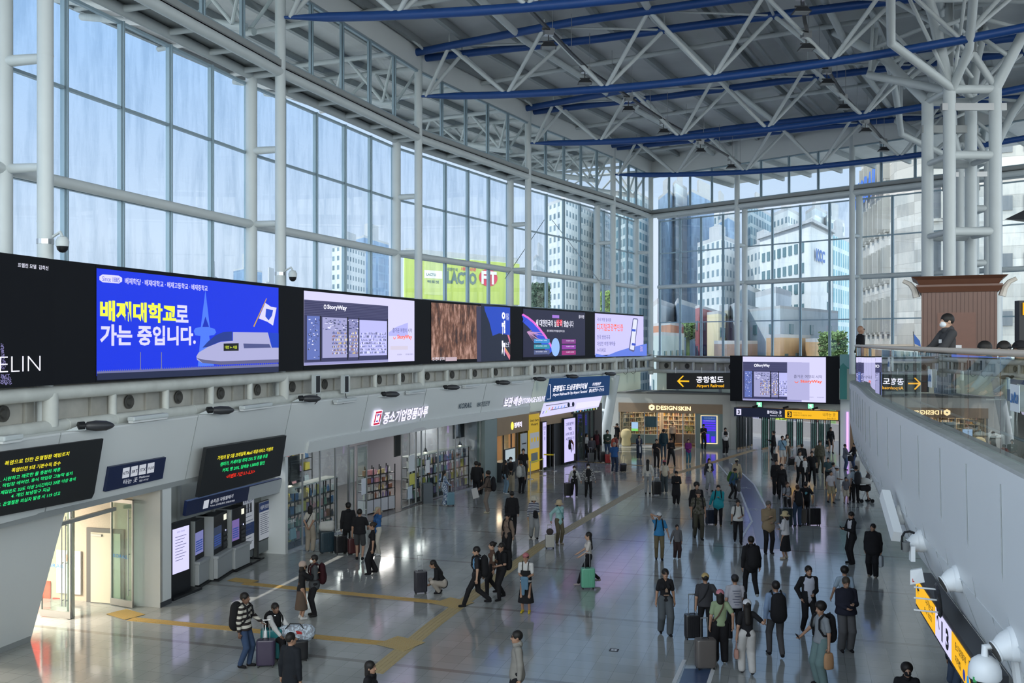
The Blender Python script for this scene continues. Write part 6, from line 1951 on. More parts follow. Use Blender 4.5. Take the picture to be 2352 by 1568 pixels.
for s in (-1,1):
 x=kx0 -.12 if s<0 else kx1+.12
 MB().tube([(x+s*.0,ky+.2,8.55),(x+s*.05,ky+.2,8.75),(x+s*.16,ky+.2,8.9),(x+s*.32,ky+.2,8.98)],.05,8,rs=[.09,.08,.06,.05]).build('white_scroll',M('warm_scroll',(.6,.56,.5),.5),t,smooth=True)
t.rotation_euler=(0,0,R(-24))
def tree(cx_,cy_,s_,label,gap=1.75,ang_=0.0):
 t=thing('tree_column',label,'column',(cx_,cy_,ZD))
 u=Vector((math.cos(ang_),math.sin(ang_),0)); v=Vector((-u.y,u.x,0))
 c0=Vector((cx_,cy_,0))
 feet=[c0,c0+u*gap]
 rear=[c0+v*1.9,c0+u*gap+v*1.9]
 for k,f in enumerate(feet+rear):
  MB().tube([at(f,ZD),at(f,17.0)],.225,18).build('upright_pipe',WHITE,t,smooth=True)
 for z in (11.6,14.5,17.0):
  for a,b in ((feet[0],feet[1]),(rear[0],rear[1])):
   MB().tube([at(a,z),at(b,z)],.17,12).build('cross_pipe',WHITE,t,smooth=True)
  MB().tube([at(feet[0],z),at(rear[0],z)],.12,12).build('cross_pipe',WHITE,t,smooth=True)
  MB().tube([at(feet[1],z),at(rear[1],z)],.12,12).build('cross_pipe',WHITE,t,smooth=True)
 tops=[]
 for k,(f,dx,dy) in enumerate(((feet[0],-2.3,-2.2),(feet[1],2.0,-1.8),(rear[0],-2.2,4.5),(rear[1],2.6,4.2))):
  g=f+u*dx+v*dy
  m_=f.lerp(g,.45)
  MB().tube([at(f,17.0),at(m_,19.4),at(g,21.3)],.2,14).build('branch_pipe',WHITE,t,smooth=True)
  tops.append((f,g))
 for (f,g) in tops:
  h=f+u*(gap/2 if f in (feet[0],rear[0]) else -gap/2)
  MB().tube([at(h,18.4),at(h,21.3)],.17,12).build('branch_pipe',WHITE,t,smooth=True)
  MB().tube([at(f,17.1),at(h,18.4)],.13,12).build('brace_pipe',WHITE,t,smooth=True)
  for q_ in (.25,.5,.75):
   MB().tube([at(f.lerp(g,q_*.8),17.2+q_*3.6),at(h,18.6+q_*2.4)],.085,10).build('brace_pipe',WHITE,t,smooth=True)
 MB().box(at(c0+u*gap/2 -v*.1,16.3),(gap+.7,.16,.26),ang_).build('cable_tray',STEEL,t)
 MB().box(at(c0+u*gap/2+v*1.9,15.9),(gap+.5,.2,.3),ang_).build('cable_tray',GREYP,t)
tree(16.63,36.0,4,'big white twin pipe tree column standing behind the brown kiosk',1.74)
tree(23.9,50.5,5,'far white twin pipe tree column behind the big one',1.45,-.1)
def arch(p,q_,h,r,name='arch_pipe',lab=None):
 pts=[at(Vector(p).lerp(Vector(q_),k/14),17.3+(Vector(p).lerp(Vector(q_),k/14)).z+h*(1 -abs(2*k/14 -1)**2.2)) for k in range(15)]
 return pts
t=thing('arched_girder','arched white lattice girder between the two tree columns','girder',(17,40,17))
for off_ in ((-1.5,0),(1.6,.6)):
 a,b=Vector((15.6+off_[0],37.8+off_[1],0)),Vector((22.6+off_[0],51+off_[1],0))
 lower=[at(a.lerp(b,k/12),17.4+3.1*(1 -abs(2*k/12 -1)**2)) for k in range(13)]
 lower[0]=Vector((16.8,36.3,17.0)); lower[-1]=Vector((24.0,50.6,17.0))
 MB().tube(lower,.16,12).build('lower_chord',WHITE,t,smooth=True)
 upper=[at(a.lerp(b,k/12),21.1) for k in range(13)]
 MB().tube(upper,.12,10).build('upper_chord',WHITE,t,smooth=True)
 for k in range(0,12):
  MB().tube([lower[k],upper[k+(1 if k<6 else 0)]],.07,8).build('lattice_pipe',WHITE,t,smooth=True)
t=thing('arched_girder','arched white lattice girder running from the big tree column towards the camera','girder',(15,33,17))
for off_ in ((-1.5,0),(1.6,.6)):
 a,b=Vector((15.6+off_[0],35.2+off_[1],0)),Vector((9.8+off_[0],21+off_[1],0))
 lower=[at(a.lerp(b,k/12),17.4+3.3*math.sin(PI/2*min(1,k/7))) for k in range(13)]
 lower[0]=Vector((16.7,35.9,17.0))
 upper=[at(a.lerp(b,k/12),21.1) for k in range(13)]
 MB().tube(lower,.16,12).build('lower_chord',WHITE,t,smooth=True); MB().tube(upper,.12,10).build('upper_chord',WHITE,t,smooth=True)
 for k in range(0,12): MB().tube([lower[k],upper[k+(1 if k<6 else 0)]],.07,8).build('lattice_pipe',WHITE,t,smooth=True)
def table(x,y,label,w=1.4,h=.74):
 t=thing('folding_table',label,'table',(x,y,ZD))
 MB().box((x,y,ZD+h),(w,.7,.04)).build('table_top',M('pale_table',(.6,.6,.58),.4),t)
 for sx in (-1,1):
  for sy in (-1,1): MB().tube([(x+sx*(w/2 -.08),y+sy*.28,ZD),(x+sx*(w/2 -.08),y+sy*.28,ZD+h)],.02,8).build('leg',DARK,t)
table(9.9,24.6,'pale table behind the far end of the glass balustrade',1.1)
table(9.3,15.6,'pale table in front of the masked staff member',1.5,1.02)
def chair(x,y,rz,label):
 t=thing('white_chair',label,'chair',(x,y,ZD),rz,'white chairs on the upper deck')
 T=Matrix.Translation((x,y,ZD)) @ Matrix.Rotation(rz,4,'Z')
 def pt(a,b,c): return T @ Vector((a,b,c))
 m2=M('white_plastic')
 MB().prism([pt(-.22,-.22,.44),pt(.22,-.22,.44),pt(.22,.22,.44),pt(-.22,.22,.44)],(0,0,.03)).build('seat',m2,t)
 mb=MB()
 vs=[]
 for k in range(7):
  a=-.5+k/6
  for z in (.45,.85): vs.append(pt(a*.44,.22+.06*(1 -(2*a)**2),z))
 mb.add(vs,[(2*k,2*k+2,2*k+3,2*k+1) for k in range(6)]); o=mb.build('backrest',m2,t)
 for a,b in ((-.2,-.2),(.2,-.2),(-.2,.2),(.2,.2)): MB().tube([pt(a,b,0),pt(a*.9,b*.9,.44)],.015,6).build('leg',STEEL,t)
for k,(x,y,rz) in enumerate(((8.1,14.9,2.4),(8.9,14.4,2.4),(6.9,11.4,2.2),(7.6,11.0,2.2))): chair(x,y,rz,('white deck chair under the %s' % ('leftmost seated person','middle seated person','rightmost seated person','edge of the picture')[k]))
p=Vector(((2103 -CX)/FPX*20,20,0))
t=thing('small_flag','small blue flag on a thin stick above the handrail','flag',at(p,6.9))
MB().tube([at(p,6.9),at(p+Vector((-.05,0,0)),7.62)],.008,6).build('flag_stick',DARK,t)
MB().add([at(p+Vector((-.045,0,0)),7.58),at(p+Vector((.10,.02,0)),7.42),at(p+Vector((.12,.02,0)),7.30),at(p+Vector((-.02,0,0)),7.36)],[(0,1,2,3)]).build('flag_cloth',M('flag_cloth',(.03,.10,.35),.7),t)
p=Vector(((2346 -CX)/FPX*17,17,0))
t=thing('sign_pillar','black sign pillar with a yellow panel at the right edge of the deck','sign pillar',at(p,ZD))
MB().box(at(p,ZD+1.0),(.16,.16,2.0)).build('pillar',BLACK,t)
MB().box(at(p+Vector((.08,-.1,0)),ZD+1.85),(.2,.05,.22)).build('yellow_panel',EM('exit_yellow'),t)
p=P(2345,508,26)
t=thing('dark_parasol','dark pointed parasol top at the right edge','parasol',p)
MB().add([p+Vector((-.45,0,.05)),p+Vector((.9,-.8,-.05)),p+Vector((1.6,.8,-.05)),p+Vector((.6,0,.55))],[(0,1,3),(1,2,3),(2,0,3),(2,1,0)]).build('parasol_cloth',DARK,t)
MB().tube([p+Vector((.6,0,.4)),at(p+Vector((.6,0,0)),ZD)],.03,8).build('parasol_pole',DARK,t)
# ================================================================ the city beyond the glass
def facade(name,wall,win,bw,rh,mort,rough=.4):
 if name in MATS: return MATS[name]
 m=bpy.data.materials.new(name); m.use_nodes=True
 nt=m.node_tree; b=nt.nodes['Principled BSDF']; b.inputs['Roughness'].default_value=rough
 uv=nt.nodes.new('ShaderNodeUVMap'); br=nt.nodes.new('ShaderNodeTexBrick')
 br.offset=0.0; br.inputs['Scale'].default_value=1; br.inputs['Brick Width'].default_value=bw; br.inputs['Row Height'].default_value=rh
 br.inputs['Mortar Size'].default_value=mort; br.inputs['Mortar Smooth'].default_value=0
 br.inputs['Mortar'].default_value=(*wall,1); br.inputs['Color1'].default_value=(*win,1); br.inputs['Color2'].default_value=(win[0]*1.5+.03,win[1]*1.5+.03,win[2]*1.5+.03,1)
 nt.links.new(uv.outputs[0],br.inputs['Vector']); nt.links.new(br.outputs['Color'],b.inputs['Base Color'])
 MATS[name]=m
 return m
def block(px0,pxc,px1,ytop,Y,mat,label,name='apartment_tower',dl=.12,dr=.18,zb=-6.3,roofm=None,cat='building',crown=True,parent=None,ztop=None):
 """a building block with its nearest corner at pixel pxc; left and right ends recede"""
 def q(px,Yd): return Vector(((px -CX)/FPX*Yd,Yd,0))
 c=q(pxc,Y); l=q(px0,Y*(1+dl)); r=q(px1,Y*(1+dr)); k=l+r -c
 zt_=ztop if ztop is not None else CH+(HY -ytop)/FPX*Y
 own=parent is None
 t=parent or thing(name,label,cat,at(c,zb))
 me=bpy.data.meshes.new('walls')
 vs=[at(p,z) for z in (zb,zt_) for p in (l,c,r,k)]
 fs=[(0,1,5,4),(1,2,6,5),(2,3,7,6),(3,0,4,7)]
 me.from_pydata([tuple(v) for v in vs],[],fs)
 uvl=me.uv_layers.new(name='UVMap')
 li=0
 for f in fs:
  L=(Vector(vs[f[1]]) -Vector(vs[f[0]])).length
  h=zt_ -zb
  for (a,b_) in ((0,0),(L,0),(L,h),(0,h)):
   uvl.data[li].uv=(a+.4,b_); li += 1
 me.materials.append(mat)
 o=bpy.data.objects.new('walls',me); COL.objects.link(o); par(o,t)
 rm=roofm or M('roof_concrete',(.40,.41,.42),.8)
 e=(k -c).normalized()*-.4
 MB().prism([at(p,zt_) for p in (l,c,r,k)],(0,0,.8 if Y>120 else .35)).build('roof_slab',rm,t)
 if crown:
  m_=(l+c+r+k)/4
  MB().prism([at(m_.lerp(p,.4),zt_+.5) for p in (l,c,r,k)],(0,0,max(2.5,Y*.018))).build('roof_hut',rm,t)
 return t,(l,c,r,k,zt_)
GW=(.66,.68,.68)
TW_A=facade('facade_white_grid',(.54,.56,.56),(.10,.15,.18),3.0,3.0,.75)
TW_B=facade('facade_green_grid',(.42,.50,.52),(.08,.16,.20),3.4,2.9,.45)
TW_C=facade('facade_blue_slab',(.20,.30,.42),(.13,.20,.30),2.6,3.0,.3)
TW_D=facade('facade_pale_plain',(.62,.65,.66),(.40,.45,.48),9,3.0,.25)
TW_E=facade('facade_glass_rows',(.50,.58,.58),(.12,.26,.30),2.2,3.4,.4)
TW_F=facade('facade_small_windows',(.42,.46,.50),(.12,.16,.20),5.5,3.4,1.35)
block(762,790,840,566,300,TW_A,'white apartment tower with small windows seen above the shopfront screen',dl=.02,dr=.08)
block(812,836,893,545,330,TW_C,'blue grey apartment tower beside the white one above the shopfront screen',dl=.03,dr=.08)
block(536,560,602,618,420,TW_C,'tiny hazy tower just above the blue screen, near the column',dl=.03,dr=.05)
block(478,484,500,634,420,TW_D,'very small pale roof just above the blue screen',dl=.03,dr=.05,name='house')
block(604,612,640,652,300,TW_D,'low pale block half hidden by the column above the blue screen',dl=.03,dr=.05,name='house')
block(1252,1300,1366,458,240,TW_A,'tall white apartment tower framed by the bracing wires',dl=.06,dr=.12)
block(1366,1374,1408,480,260,TW_B,'green grey tower between the white tower and the glass corner',dl=.04,dr=.1)
block(1408,1440,1492,430,240,TW_B,'broad green grey tower left of the glass corner',dl=.06,dr=.10)
block(1225,1232,1256,590,300,TW_A,'lower white tower left of the wire-framed tower',dl=.03,dr=.1)
block(1512,1536,1548,440,250,TW_C,'slim blue tower just right of the glass corner',dl=.06,dr=.04)
block(1545,1552,1578,420,255,TW_D,'white windowless tower core between two blue towers',dl=.02,dr=.05)
block(1578,1588,1652,440,250,TW_C,'wide blue tower behind the white apartments',dl=.03,dr=.10)
block(1640,1652,1672,470,230,TW_A,'narrow white tower stepping down beside the wide blue tower',dl=.02,dr=.08)
block(1602,1660,1694,548,200,TW_A,'stepped white apartment block in the middle of the end window',dl=.08,dr=.06)
block(1650,1672,1700,500,215,TW_C,'blue apartment block behind the stepped white one',dl=.05,dr=.06)
block(1715,1724,1772,470,240,TW_B,'green tower behind the building with KCC sign',dl=.03,dr=.1)
block(1776,1810,1836,482,230,TW_A,'pale tower behind the KCC building, left one',dl=.05,dr=.05)
block(1850,1872,1900,478,235,TW_D,'pale tower behind the KCC building, right one',dl=.05,dr=.05)
block(1716,1760,1790,560,190,TW_A,'white apartment wing in front of the green tower',dl=.08,dr=.06)
KW=facade('facade_plain_white',(.55,.56,.55),(.55,.56,.55),40,40,.1)
t,(l,c,r,k,zt_)=block(1745,1862,1912,520,150,KW,'white office building with KCC sign and rows of windows',name='office_building',dl=.16,dr=.10,crown=False)
FK=Frame(l,c -l,(0,0,1)); LK=(c -l).length
MB().prism([at(p+(p -(l+c+r+k)/4)*.08,zt_+.6) for p in (l,c,r,k)],(0,0,.5)).build('roof_canopy',M('roof_concrete'),t)
mb=MB()
mt_w=M('window_teal_dark',(.09,.17,.19),.25)
cnt=0
wmesh=MB().box((0,0,0),(2.3,.2,1.7)); wme=bpy.data.meshes.new('window'); wme.from_pydata(wmesh.v,[],wmesh.f); wme.materials.append(mt_w)
def window_part(fr,u,z,t,sx=1,sz=1,me=None):
 o=bpy.data.objects.new('window',me or wme)
 o.location=fr.p(u,z,.02); o.rotation_euler=(0,0,math.atan2(fr.u.y,fr.u.x)); o.scale=(sx,1,sz)
 COL.objects.link(o); par(o,t)
for row in range(9):
 for col_ in range(8):
  window_part(FK,2.2+col_*(LK -3)/8,zt_ -3.0 -row*3.3,t,.62,.95)
FK2=Frame(c,r -c,(0,0,1))
lettering(FK2,'KCC',(r -c).length*.15,zt_ -5.2,(r -c).length*.55,zt_ -3.2,.3,None,.05).build('roof_sign',M('kcc_blue',(.02,.10,.35),.4),t)
for row in range(7): window_part(FK2,(r -c).length*.78,zt_ -9 -row*3.3,t,.8)
block(1898,1914,1952,540,170,TW_E,'green glass office block right of the KCC building',dl=.04,dr=.08,name='office_building')
block(1892,1900,1940,500,240,TW_A,'pale tower top over the green glass block',dl=.03,dr=.05)
def win_block(px0,pxc,px1,ytop,Y,wall,label,nwl,nwr,rows,dl=.12,dr=.18,zt0=2.2,step=3.2,name='grey_building'):
 t,(l,c,r,k,zt_)=block(px0,pxc,px1,ytop,Y,M(wall[0],wall[1],.6,var=.05,scale=.3),label,name=name,dl=dl,dr=dr,crown=False)
 for fr,L,nw in ((Frame(l,c -l,(0,0,1)),(c -l).length,nwl),(Frame(c,r -c,(0,0,1)),(r -c).length,nwr)):
  for row in range(rows):
   for j in range(nw): window_part(fr,L*(j+.5)/nw,zt_ -zt0 -row*step,t,.6,.7)
 return t
win_block(1718,1792,1925,708,112,('cool_grey_wall',(.40,.46,.50)),'big grey blue cube building in the lower end window',2,3,3,zt0=2.4)
win_block(1735,1782,1818,672,124,('pale_grey_wall',(.48,.52,.54)),'pale grey rooftop block above the big cube building',0,0,1,dr=.10)
win_block(1670,1690,1748,700,118,('cool_grey_wall',(.40,.46,.50)),'grey building with two small windows left of the big cube',1,0,4)
win_block(1696,1706,1750,660,140,('slate_wall',(.14,.19,.23)),'dark slate block behind the grey buildings',0,0,1)
win_block(1597,1606,1648,706,118,('red_brick_wall',(.30,.09,.10)),'dark red building in the lower end window',1,2,4,dl=.04)
win_block(1624,1650,1682,720,112,('cream_wall',(.62,.56,.38)),'cream building with small windows beside the red one',0,4,5,dl=.05)
win_block(1652,1672,1700,712,122,('olive_wall',(.36,.35,.27)),'plain olive brown block beside the cream building',0,0,1,dl=.04)
win_block(1498,1510,1552,697,140,('pale_grey_wall',(.48,.52,.54)),'pale block with flat roof right of the glass corner',0,0,1)
win_block(1550,1556,1602,696,150,('slate_blue_wall',(.15,.22,.30)),'slate blue block left of the red building',0,0,1)
win_block(1496,1520,1572,770,96,('terrace_wall',(.34,.42,.42)),'green glazed terrace building low in the end window',2,4,2)
win_block(1500,1540,1570,745,110,('orange_brick',(.36,.17,.10)),'orange brick gabled house low in the end window',0,2,1)
win_block(1760,1792,1862,775,92,('ochre_wall',(.46,.31,.17)),'ochre house low in front of the grey cube',1,3,2,name='house')
win_block(1850,1872,1905,785,88,('ochre_wall',(.46,.31,.17)),'small ochre house right of its twin',0,2,2,name='house')
win_block(1640,1670,1740,790,92,('brown_roof_house',(.28,.20,.16)),'low brown roofed house at the foot of the end window',2,2,1,name='house')
t,(l,c,r,k,zt_)=block(925,932,1190,583,130,M('pale_billboard_base',(.55,.60,.60),.6),'building carrying the big lime yellow LACTO FIT billboard',name='billboard_building',dl=.02,dr=.12,crown=False)
BB=Frame(c,r -c,(0,0,1)); bl=(r -c).length
zA=CH+(HY -690)/FPX*130
BB.rect(-.3,zA,bl,zt_ -.1,.3,.3).build('billboard',M('lime_billboard',(.42,.50,.10),.5),t)
bv=lambda px,py: BB.uv(px,py)
def bt(s,xl,yt,yb,xr,m2,o=.03): lt(BB,s,xl,yt,yb,xr,None,.35,o).build('lettering',m2,t)
DG_=M('billboard_ink',(.10,.16,.14),.5); RD_=M('billboard_red',(.60,.04,.08),.5)
bt('LACTO',1023,622,651,1091,DG_,.05)
bt('대한민국 ',1023,614,622,1048,DG_); bt('1등 유산균',1056,613,621,1090,RD_)
u0,v0=bv(1118,638)
BB.disc(u0,v0,.95*(bv(1140,638)[0] -u0),.36,28,ry=1.28).build('red_disc',RD_,t)
lt(BB,'FIT',1101,622,652,1136,None,.45,.05).build('lettering',M('board_paper',(.75,.75,.72),.5),t)
prect(BB,971,620,638,1012,.34).build('white_label',M('board_paper'),t)
prect(BB,971,600,676,1014,.32).build('side_panel',M('lime_panel_pale',(.48,.54,.20),.5),t)
bt('LACTO',976,627,633,998,DG_); bt('락토핏',978,643,650,1005,DG_)
def leafy(name,px0,px1,y0,y1,Y,label,col=(.10,.20,.05)):
 mb=MB(); rr=random.Random(px0)
 a,b=P(px0,y1,Y),P(px1,y0,Y)
 for k in range(3500):
  p=Vector((rr.uniform(a.x,b.x),Y+rr.uniform(-2,2),rr.uniform(a.z,b.z) -abs(rr.gauss(0,.5))))
  s=Y*.0018
  d=Vector((rr.uniform(-1,1),rr.uniform(-1,1),rr.uniform(-.6,.6))).normalized()*s
  e=Vector((rr.uniform(-1,1),rr.uniform(-1,1),rr.uniform(-1,1))).normalized()*s
  mb.quad(p -d,p -e,p+d,p+e)
 mb.tube([((a.x+b.x)/2,Y,a.z),((a.x+b.x)/2,Y,-6.4)],.3,6)
 o=mb.build(name,M('leaves_%s' % name,col,.8,var=.3,scale=2))
 tag(o,label,'trees',kind='stuff')
leafy('shrubbery',1222,1262,650,700,160,'dark green trees low behind the wire-framed tower',(.08,.13,.08))
leafy('street_trees',1374,1402,668,730,110,'bright green street trees behind the phone screen',(.22,.34,.06))
leafy('hill_trees',1560,1600,742,760,150,'green trees between the roofs in the end window',(.16,.26,.08))
leafy('roadside_trees',1895,1930,760,815,85,'green trees beside the stone building',(.18,.27,.10))
leafy('hedge',1770,1810,958,966,80,'yellow green hedge above the parapet outside entrance 3',(.40,.55,.06))
SW_=M('beige_stone_cladding',(.40,.38,.34),.7,var=.05,scale=.5)
def stone_mat():
 m=facade('stone_blocks',(.31,.295,.265),(.37,.352,.32),3.0,1.2,.02,.7)
 return m
t=thing('stone_building','large beige stone railway headquarters with deep window slots and blue roof letters','building',P(2060,785,92))
ztS=34.0
pts=[Vector(((1978 -CX)/FPX*118,118,0)),Vector(((2060 -CX)/FPX*96,96,0)),Vector(((2115 -CX)/FPX*92,92,0)),Vector(((2352 -CX)/FPX*88,88,0)),Vector(((2600 -CX)/FPX*86,86,0)),Vector((80,130,0))]
me=bpy.data.meshes.new('walls')
zts=[33.5,33.5,33.5,33.5,33.5,33.5]
vs,fs=[],[]
for i,p in enumerate(pts): vs += [tuple(at(p,-6.3)),tuple(at(p,zts[i]))]
for i in range(len(pts)):
 j=(i+1) % len(pts); fs.append((2*i,2*j,2*j+1,2*i+1))
me.from_pydata(vs,[],fs); uvl=me.uv_layers.new(name='UVMap'); li=0
for i,f in enumerate(fs):
 L=(Vector(vs[f[1]]) -Vector(vs[f[0]])).length
 for a,b in ((0,0),(L,0),(L,40),(0,40)): uvl.data[li].uv=(a,b); li += 1
me.materials.append(stone_mat()); o=bpy.data.objects.new('walls',me); COL.objects.link(o); par(o,t)
MB().prism([at(p,33.5) for p in pts],(0,0,.5)).build('roof_slab',M('roof_concrete'),t)
wme2=wme.copy(); wme2.materials.clear(); wme2.materials.append(M('slate_window',(.16,.17,.18),.3))
slot=MB(); slot.box((0,.2,0),(1.0,.5,3.4)); sme=bpy.data.meshes.new('window'); sme.from_pydata(slot.v,[],slot.f); sme.materials.append(M('slot_shade',(.12,.13,.14),.4))
finb=MB().box((.66,-.35,0),(.28,.7,3.5)).box((0,-.1,-1.85),(1.5,.5,.25)).box((0,-.1,1.85),(1.5,.5,.25)); fme=bpy.data.meshes.new('fin'); fme.from_pydata(finb.v,[],finb.f); fme.materials.append(SW_)
def slot_part(fr,u,z):
 for nm,me_ in (('window',sme),('window_fin',fme)):
  o=bpy.data.objects.new(nm,me_); o.location=fr.p(u,z,.0); o.rotation_euler=(0,0,math.atan2(fr.u.y,fr.u.x)); COL.objects.link(o); par(o,t)
f1=Frame(pts[0],pts[1] -pts[0],(0,0,1)); L1_=(pts[1] -pts[0]).length
f3=Frame(pts[2],pts[3] -pts[2],(0,0,1)); L3_=(pts[3] -pts[2]).length
for row,z in enumerate((3.6,9.0,14.4,19.8,25.2)):
 for k in range(6): slot_part(f1,2.5+k*(L1_ -4)/6,z+1.2)
 for k in (0,1): slot_part(f3,1.3+k*2.0,z+1.2)
 for k in range(3): 
  o=bpy.data.objects.new('window',wme2); o.scale=(.6,1,.8); o.location=f3.p(9.5+(k -1)*2.3,z+.6,0); o.rotation_euler=(0,0,math.atan2(f3.u.y,f3.u.x)); COL.objects.link(o); par(o,t)
for z in (14,22): MB().box(f3.p(10,z -2.6,.6),(1.4,.6,1.2),math.atan2(f3.u.y,f3.u.x)).build('air_conditioner',M('white_plastic'),t)
lettering(f1,'KORAIL',L1_*.05,23.6,L1_*.72,26.6,.9,None,.06,slant=.2).build('roof_letters',M('sign_strong_blue',(.01,.12,.55),.4),t)
tag(MB().prism([P(1835,1000,95) -Vector((0,0,3)),P(1990,1000,90) -Vector((0,0,3)),P(1990,1000,90) -Vector((0,-4,3)),P(1835,1000,95) -Vector((0,-4,3))],(0,0,9)).build('brick_house',M('orange_brick')),'orange brick building glimpsed through entrance 3','building')
# ================================================================ people: smooth bodies grown from blended volumes
def nets(F,lo,vox):
 """surface nets on a grid of distances"""
 s=F<0
 nx,ny,nz=F.shape
 c=np.zeros((nx -1,ny -1,nz -1),int)
 offs=[(i,j,k) for i in (0,1) for j in (0,1) for k in (0,1)]
 for i,j,k in offs: c += s[i:nx -1+i,j:ny -1+j,k:nz -1+k]
 act=(c>0) & (c<8)
 idx=-np.ones(act.shape,int)
 cells=np.argwhere(act)
 if not len(cells): return np.zeros((0,3)),[]
 idx[act]=np.arange(len(cells))
 acc=np.zeros((len(cells),3)); cnt=np.zeros(len(cells))
 for a in offs:
  for ax in range(3):
   if a[ax]: continue
   b=list(a); b[ax]=1
   fa=F[cells[:,0]+a[0],cells[:,1]+a[1],cells[:,2]+a[2]]
   fb=F[cells[:,0]+b[0],cells[:,1]+b[1],cells[:,2]+b[2]]
   m=(fa<0) != (fb<0)
   t=np.where(m,fa/np.where(m,fa -fb,1),0)
   p=np.tile(np.array(a,float),(len(cells),1)); p[:,ax] += t
   acc[m] += p[m]; cnt[m] += 1
 v=(cells+acc/cnt[:,None])*vox+lo
 faces=[]
 for ax in range(3):
  sl0=[slice(None)]*3; sl1=[slice(None)]*3
  sl0[ax]=slice(0,-1); sl1[ax]=slice(1,None)
  a,b=s[tuple(sl0)],s[tuple(sl1)]
  e=np.argwhere(a != b)
  o1,o2=[k for k in range(3) if k != ax]
  ok=(e[:,o1]>0) & (e[:,o2]>0) & (e[:,o1]<F.shape[o1] -1) & (e[:,o2]<F.shape[o2] -1)
  e=e[ok]
  q=[]
  for d1,d2 in ((-1,-1),(0,-1),(0,0),(-1,0)):
   w=e.copy(); w[:,o1] += d1; w[:,o2] += d2
   q.append(idx[w[:,0],w[:,1],w[:,2]])
  q=np.stack(q,1)
  ina=s[e[:,0],e[:,1],e[:,2]]
  if ax==1: ina=~ina
  q=np.where(ina[:,None],q,q[:,::-1])
  faces.append(q[(q >=0).all(1)])
 return v,np.concatenate(faces)
def cone(a,b,ra,rb,sy=1.0): return ('c',np.array(a,float),np.array(b,float),ra,rb,sy)
def ell(c,r): return ('e',np.array(c,float),np.array(r,float))
def sdf(prims,X,Y,Z,k):
 D=None
 for p in prims:
  if p[0]=='c':
   _,a,b,ra,rb,sy=p
   ba=b -a; ba=ba/np.array([1,sy,1]); L2=max(ba @ ba,1e-9)
   x,y,z=X -a[0],(Y -a[1])/sy,Z -a[2]
   t=np.clip((x*ba[0]+y*ba[1]+z*ba[2])/L2,0,1)
   d=np.sqrt((x -ba[0]*t)**2+(y -ba[1]*t)**2+(z -ba[2]*t)**2) -(ra+(rb -ra)*t)
   if sy != 1: d=d*(sy+.0)**.5
  else:
   _,c,r=p
   x,y,z=(X -c[0])/r[0],(Y -c[1])/r[1],(Z -c[2])/r[2]
   k0=np.sqrt(x*x+y*y+z*z)+1e-9
   k1=np.sqrt((x/r[0])**2+(y/r[1])**2+(z/r[2])**2)+1e-9
   d=k0*(k0 -1)/k1
  if D is None: D=d
  else:
   h=np.clip(.5+.5*(d -D)/k,0,1)
   D=d*(1 -h)+D*h -k*h*(1 -h)
 return D
def volume(prims,vox,k=.03,cut=None,clip=None):
 lo=np.array([9.,9,9]); hi=-lo
 for p in prims:
  if p[0]=='c':
   r=max(p[3],p[4])
   for q in (p[1],p[2]): lo=np.minimum(lo,q -r); hi=np.maximum(hi,q+r)
  else: lo=np.minimum(lo,p[1] -p[2]); hi=np.maximum(hi,p[1]+p[2])
 lo -= vox*2.5; hi += vox*2.5
 g=[np.arange(lo[i],hi[i]+vox,vox) for i in range(3)]
 X,Y,Z=np.meshgrid(*g,indexing='ij')
 D=sdf(prims,X,Y,Z,k)
 if cut: D=np.maximum(D,-sdf(cut,X,Y,Z,.01))
 if clip is not None: D=np.maximum(D,clip(X,Y,Z))
 return nets(D,lo,vox)
def mesh_obj(name,v,f,mat,parent,extra=None):
 me=bpy.data.meshes.new(name)
 V=np.asarray(v,float); F_=[tuple(int(i) for i in q) for q in f]
 if extra:
  b=len(V); V=np.concatenate([V,np.array([tuple(p) for p in extra.v])]) if len(extra.v) else V
  F_ += [tuple(i+b for i in q) for q in extra.f]
 me.from_pydata(V.tolist(),[],F_)
 me.materials.append(mat)
 me.shade_smooth()
 o=bpy.data.objects.new(name,me); COL.objects.link(o); o.parent=parent
 return o
def V3(*a): return np.array(a,float)
def ik(S,H,l1,l2,pole):
 d=H -S; L=np.linalg.norm(d); mx=(l1+l2)*.995
 if L>mx: H=S+d/L*mx; d=H -S; L=mx
 u=d/L
 a=(l1*l1 -l2*l2+L*L)/(2*L)
 h=math.sqrt(max(l1*l1 -a*a,0))
 p=pole -u*(pole @ u); n=np.linalg.norm(p); p=p/n if n>1e-6 else V3(0,1,0)
 return S+u*a+p*h,H
SKIN={'a': (.42,.26,.18),'b': (.33,.19,.125),'c': (.16,.085,.055)}
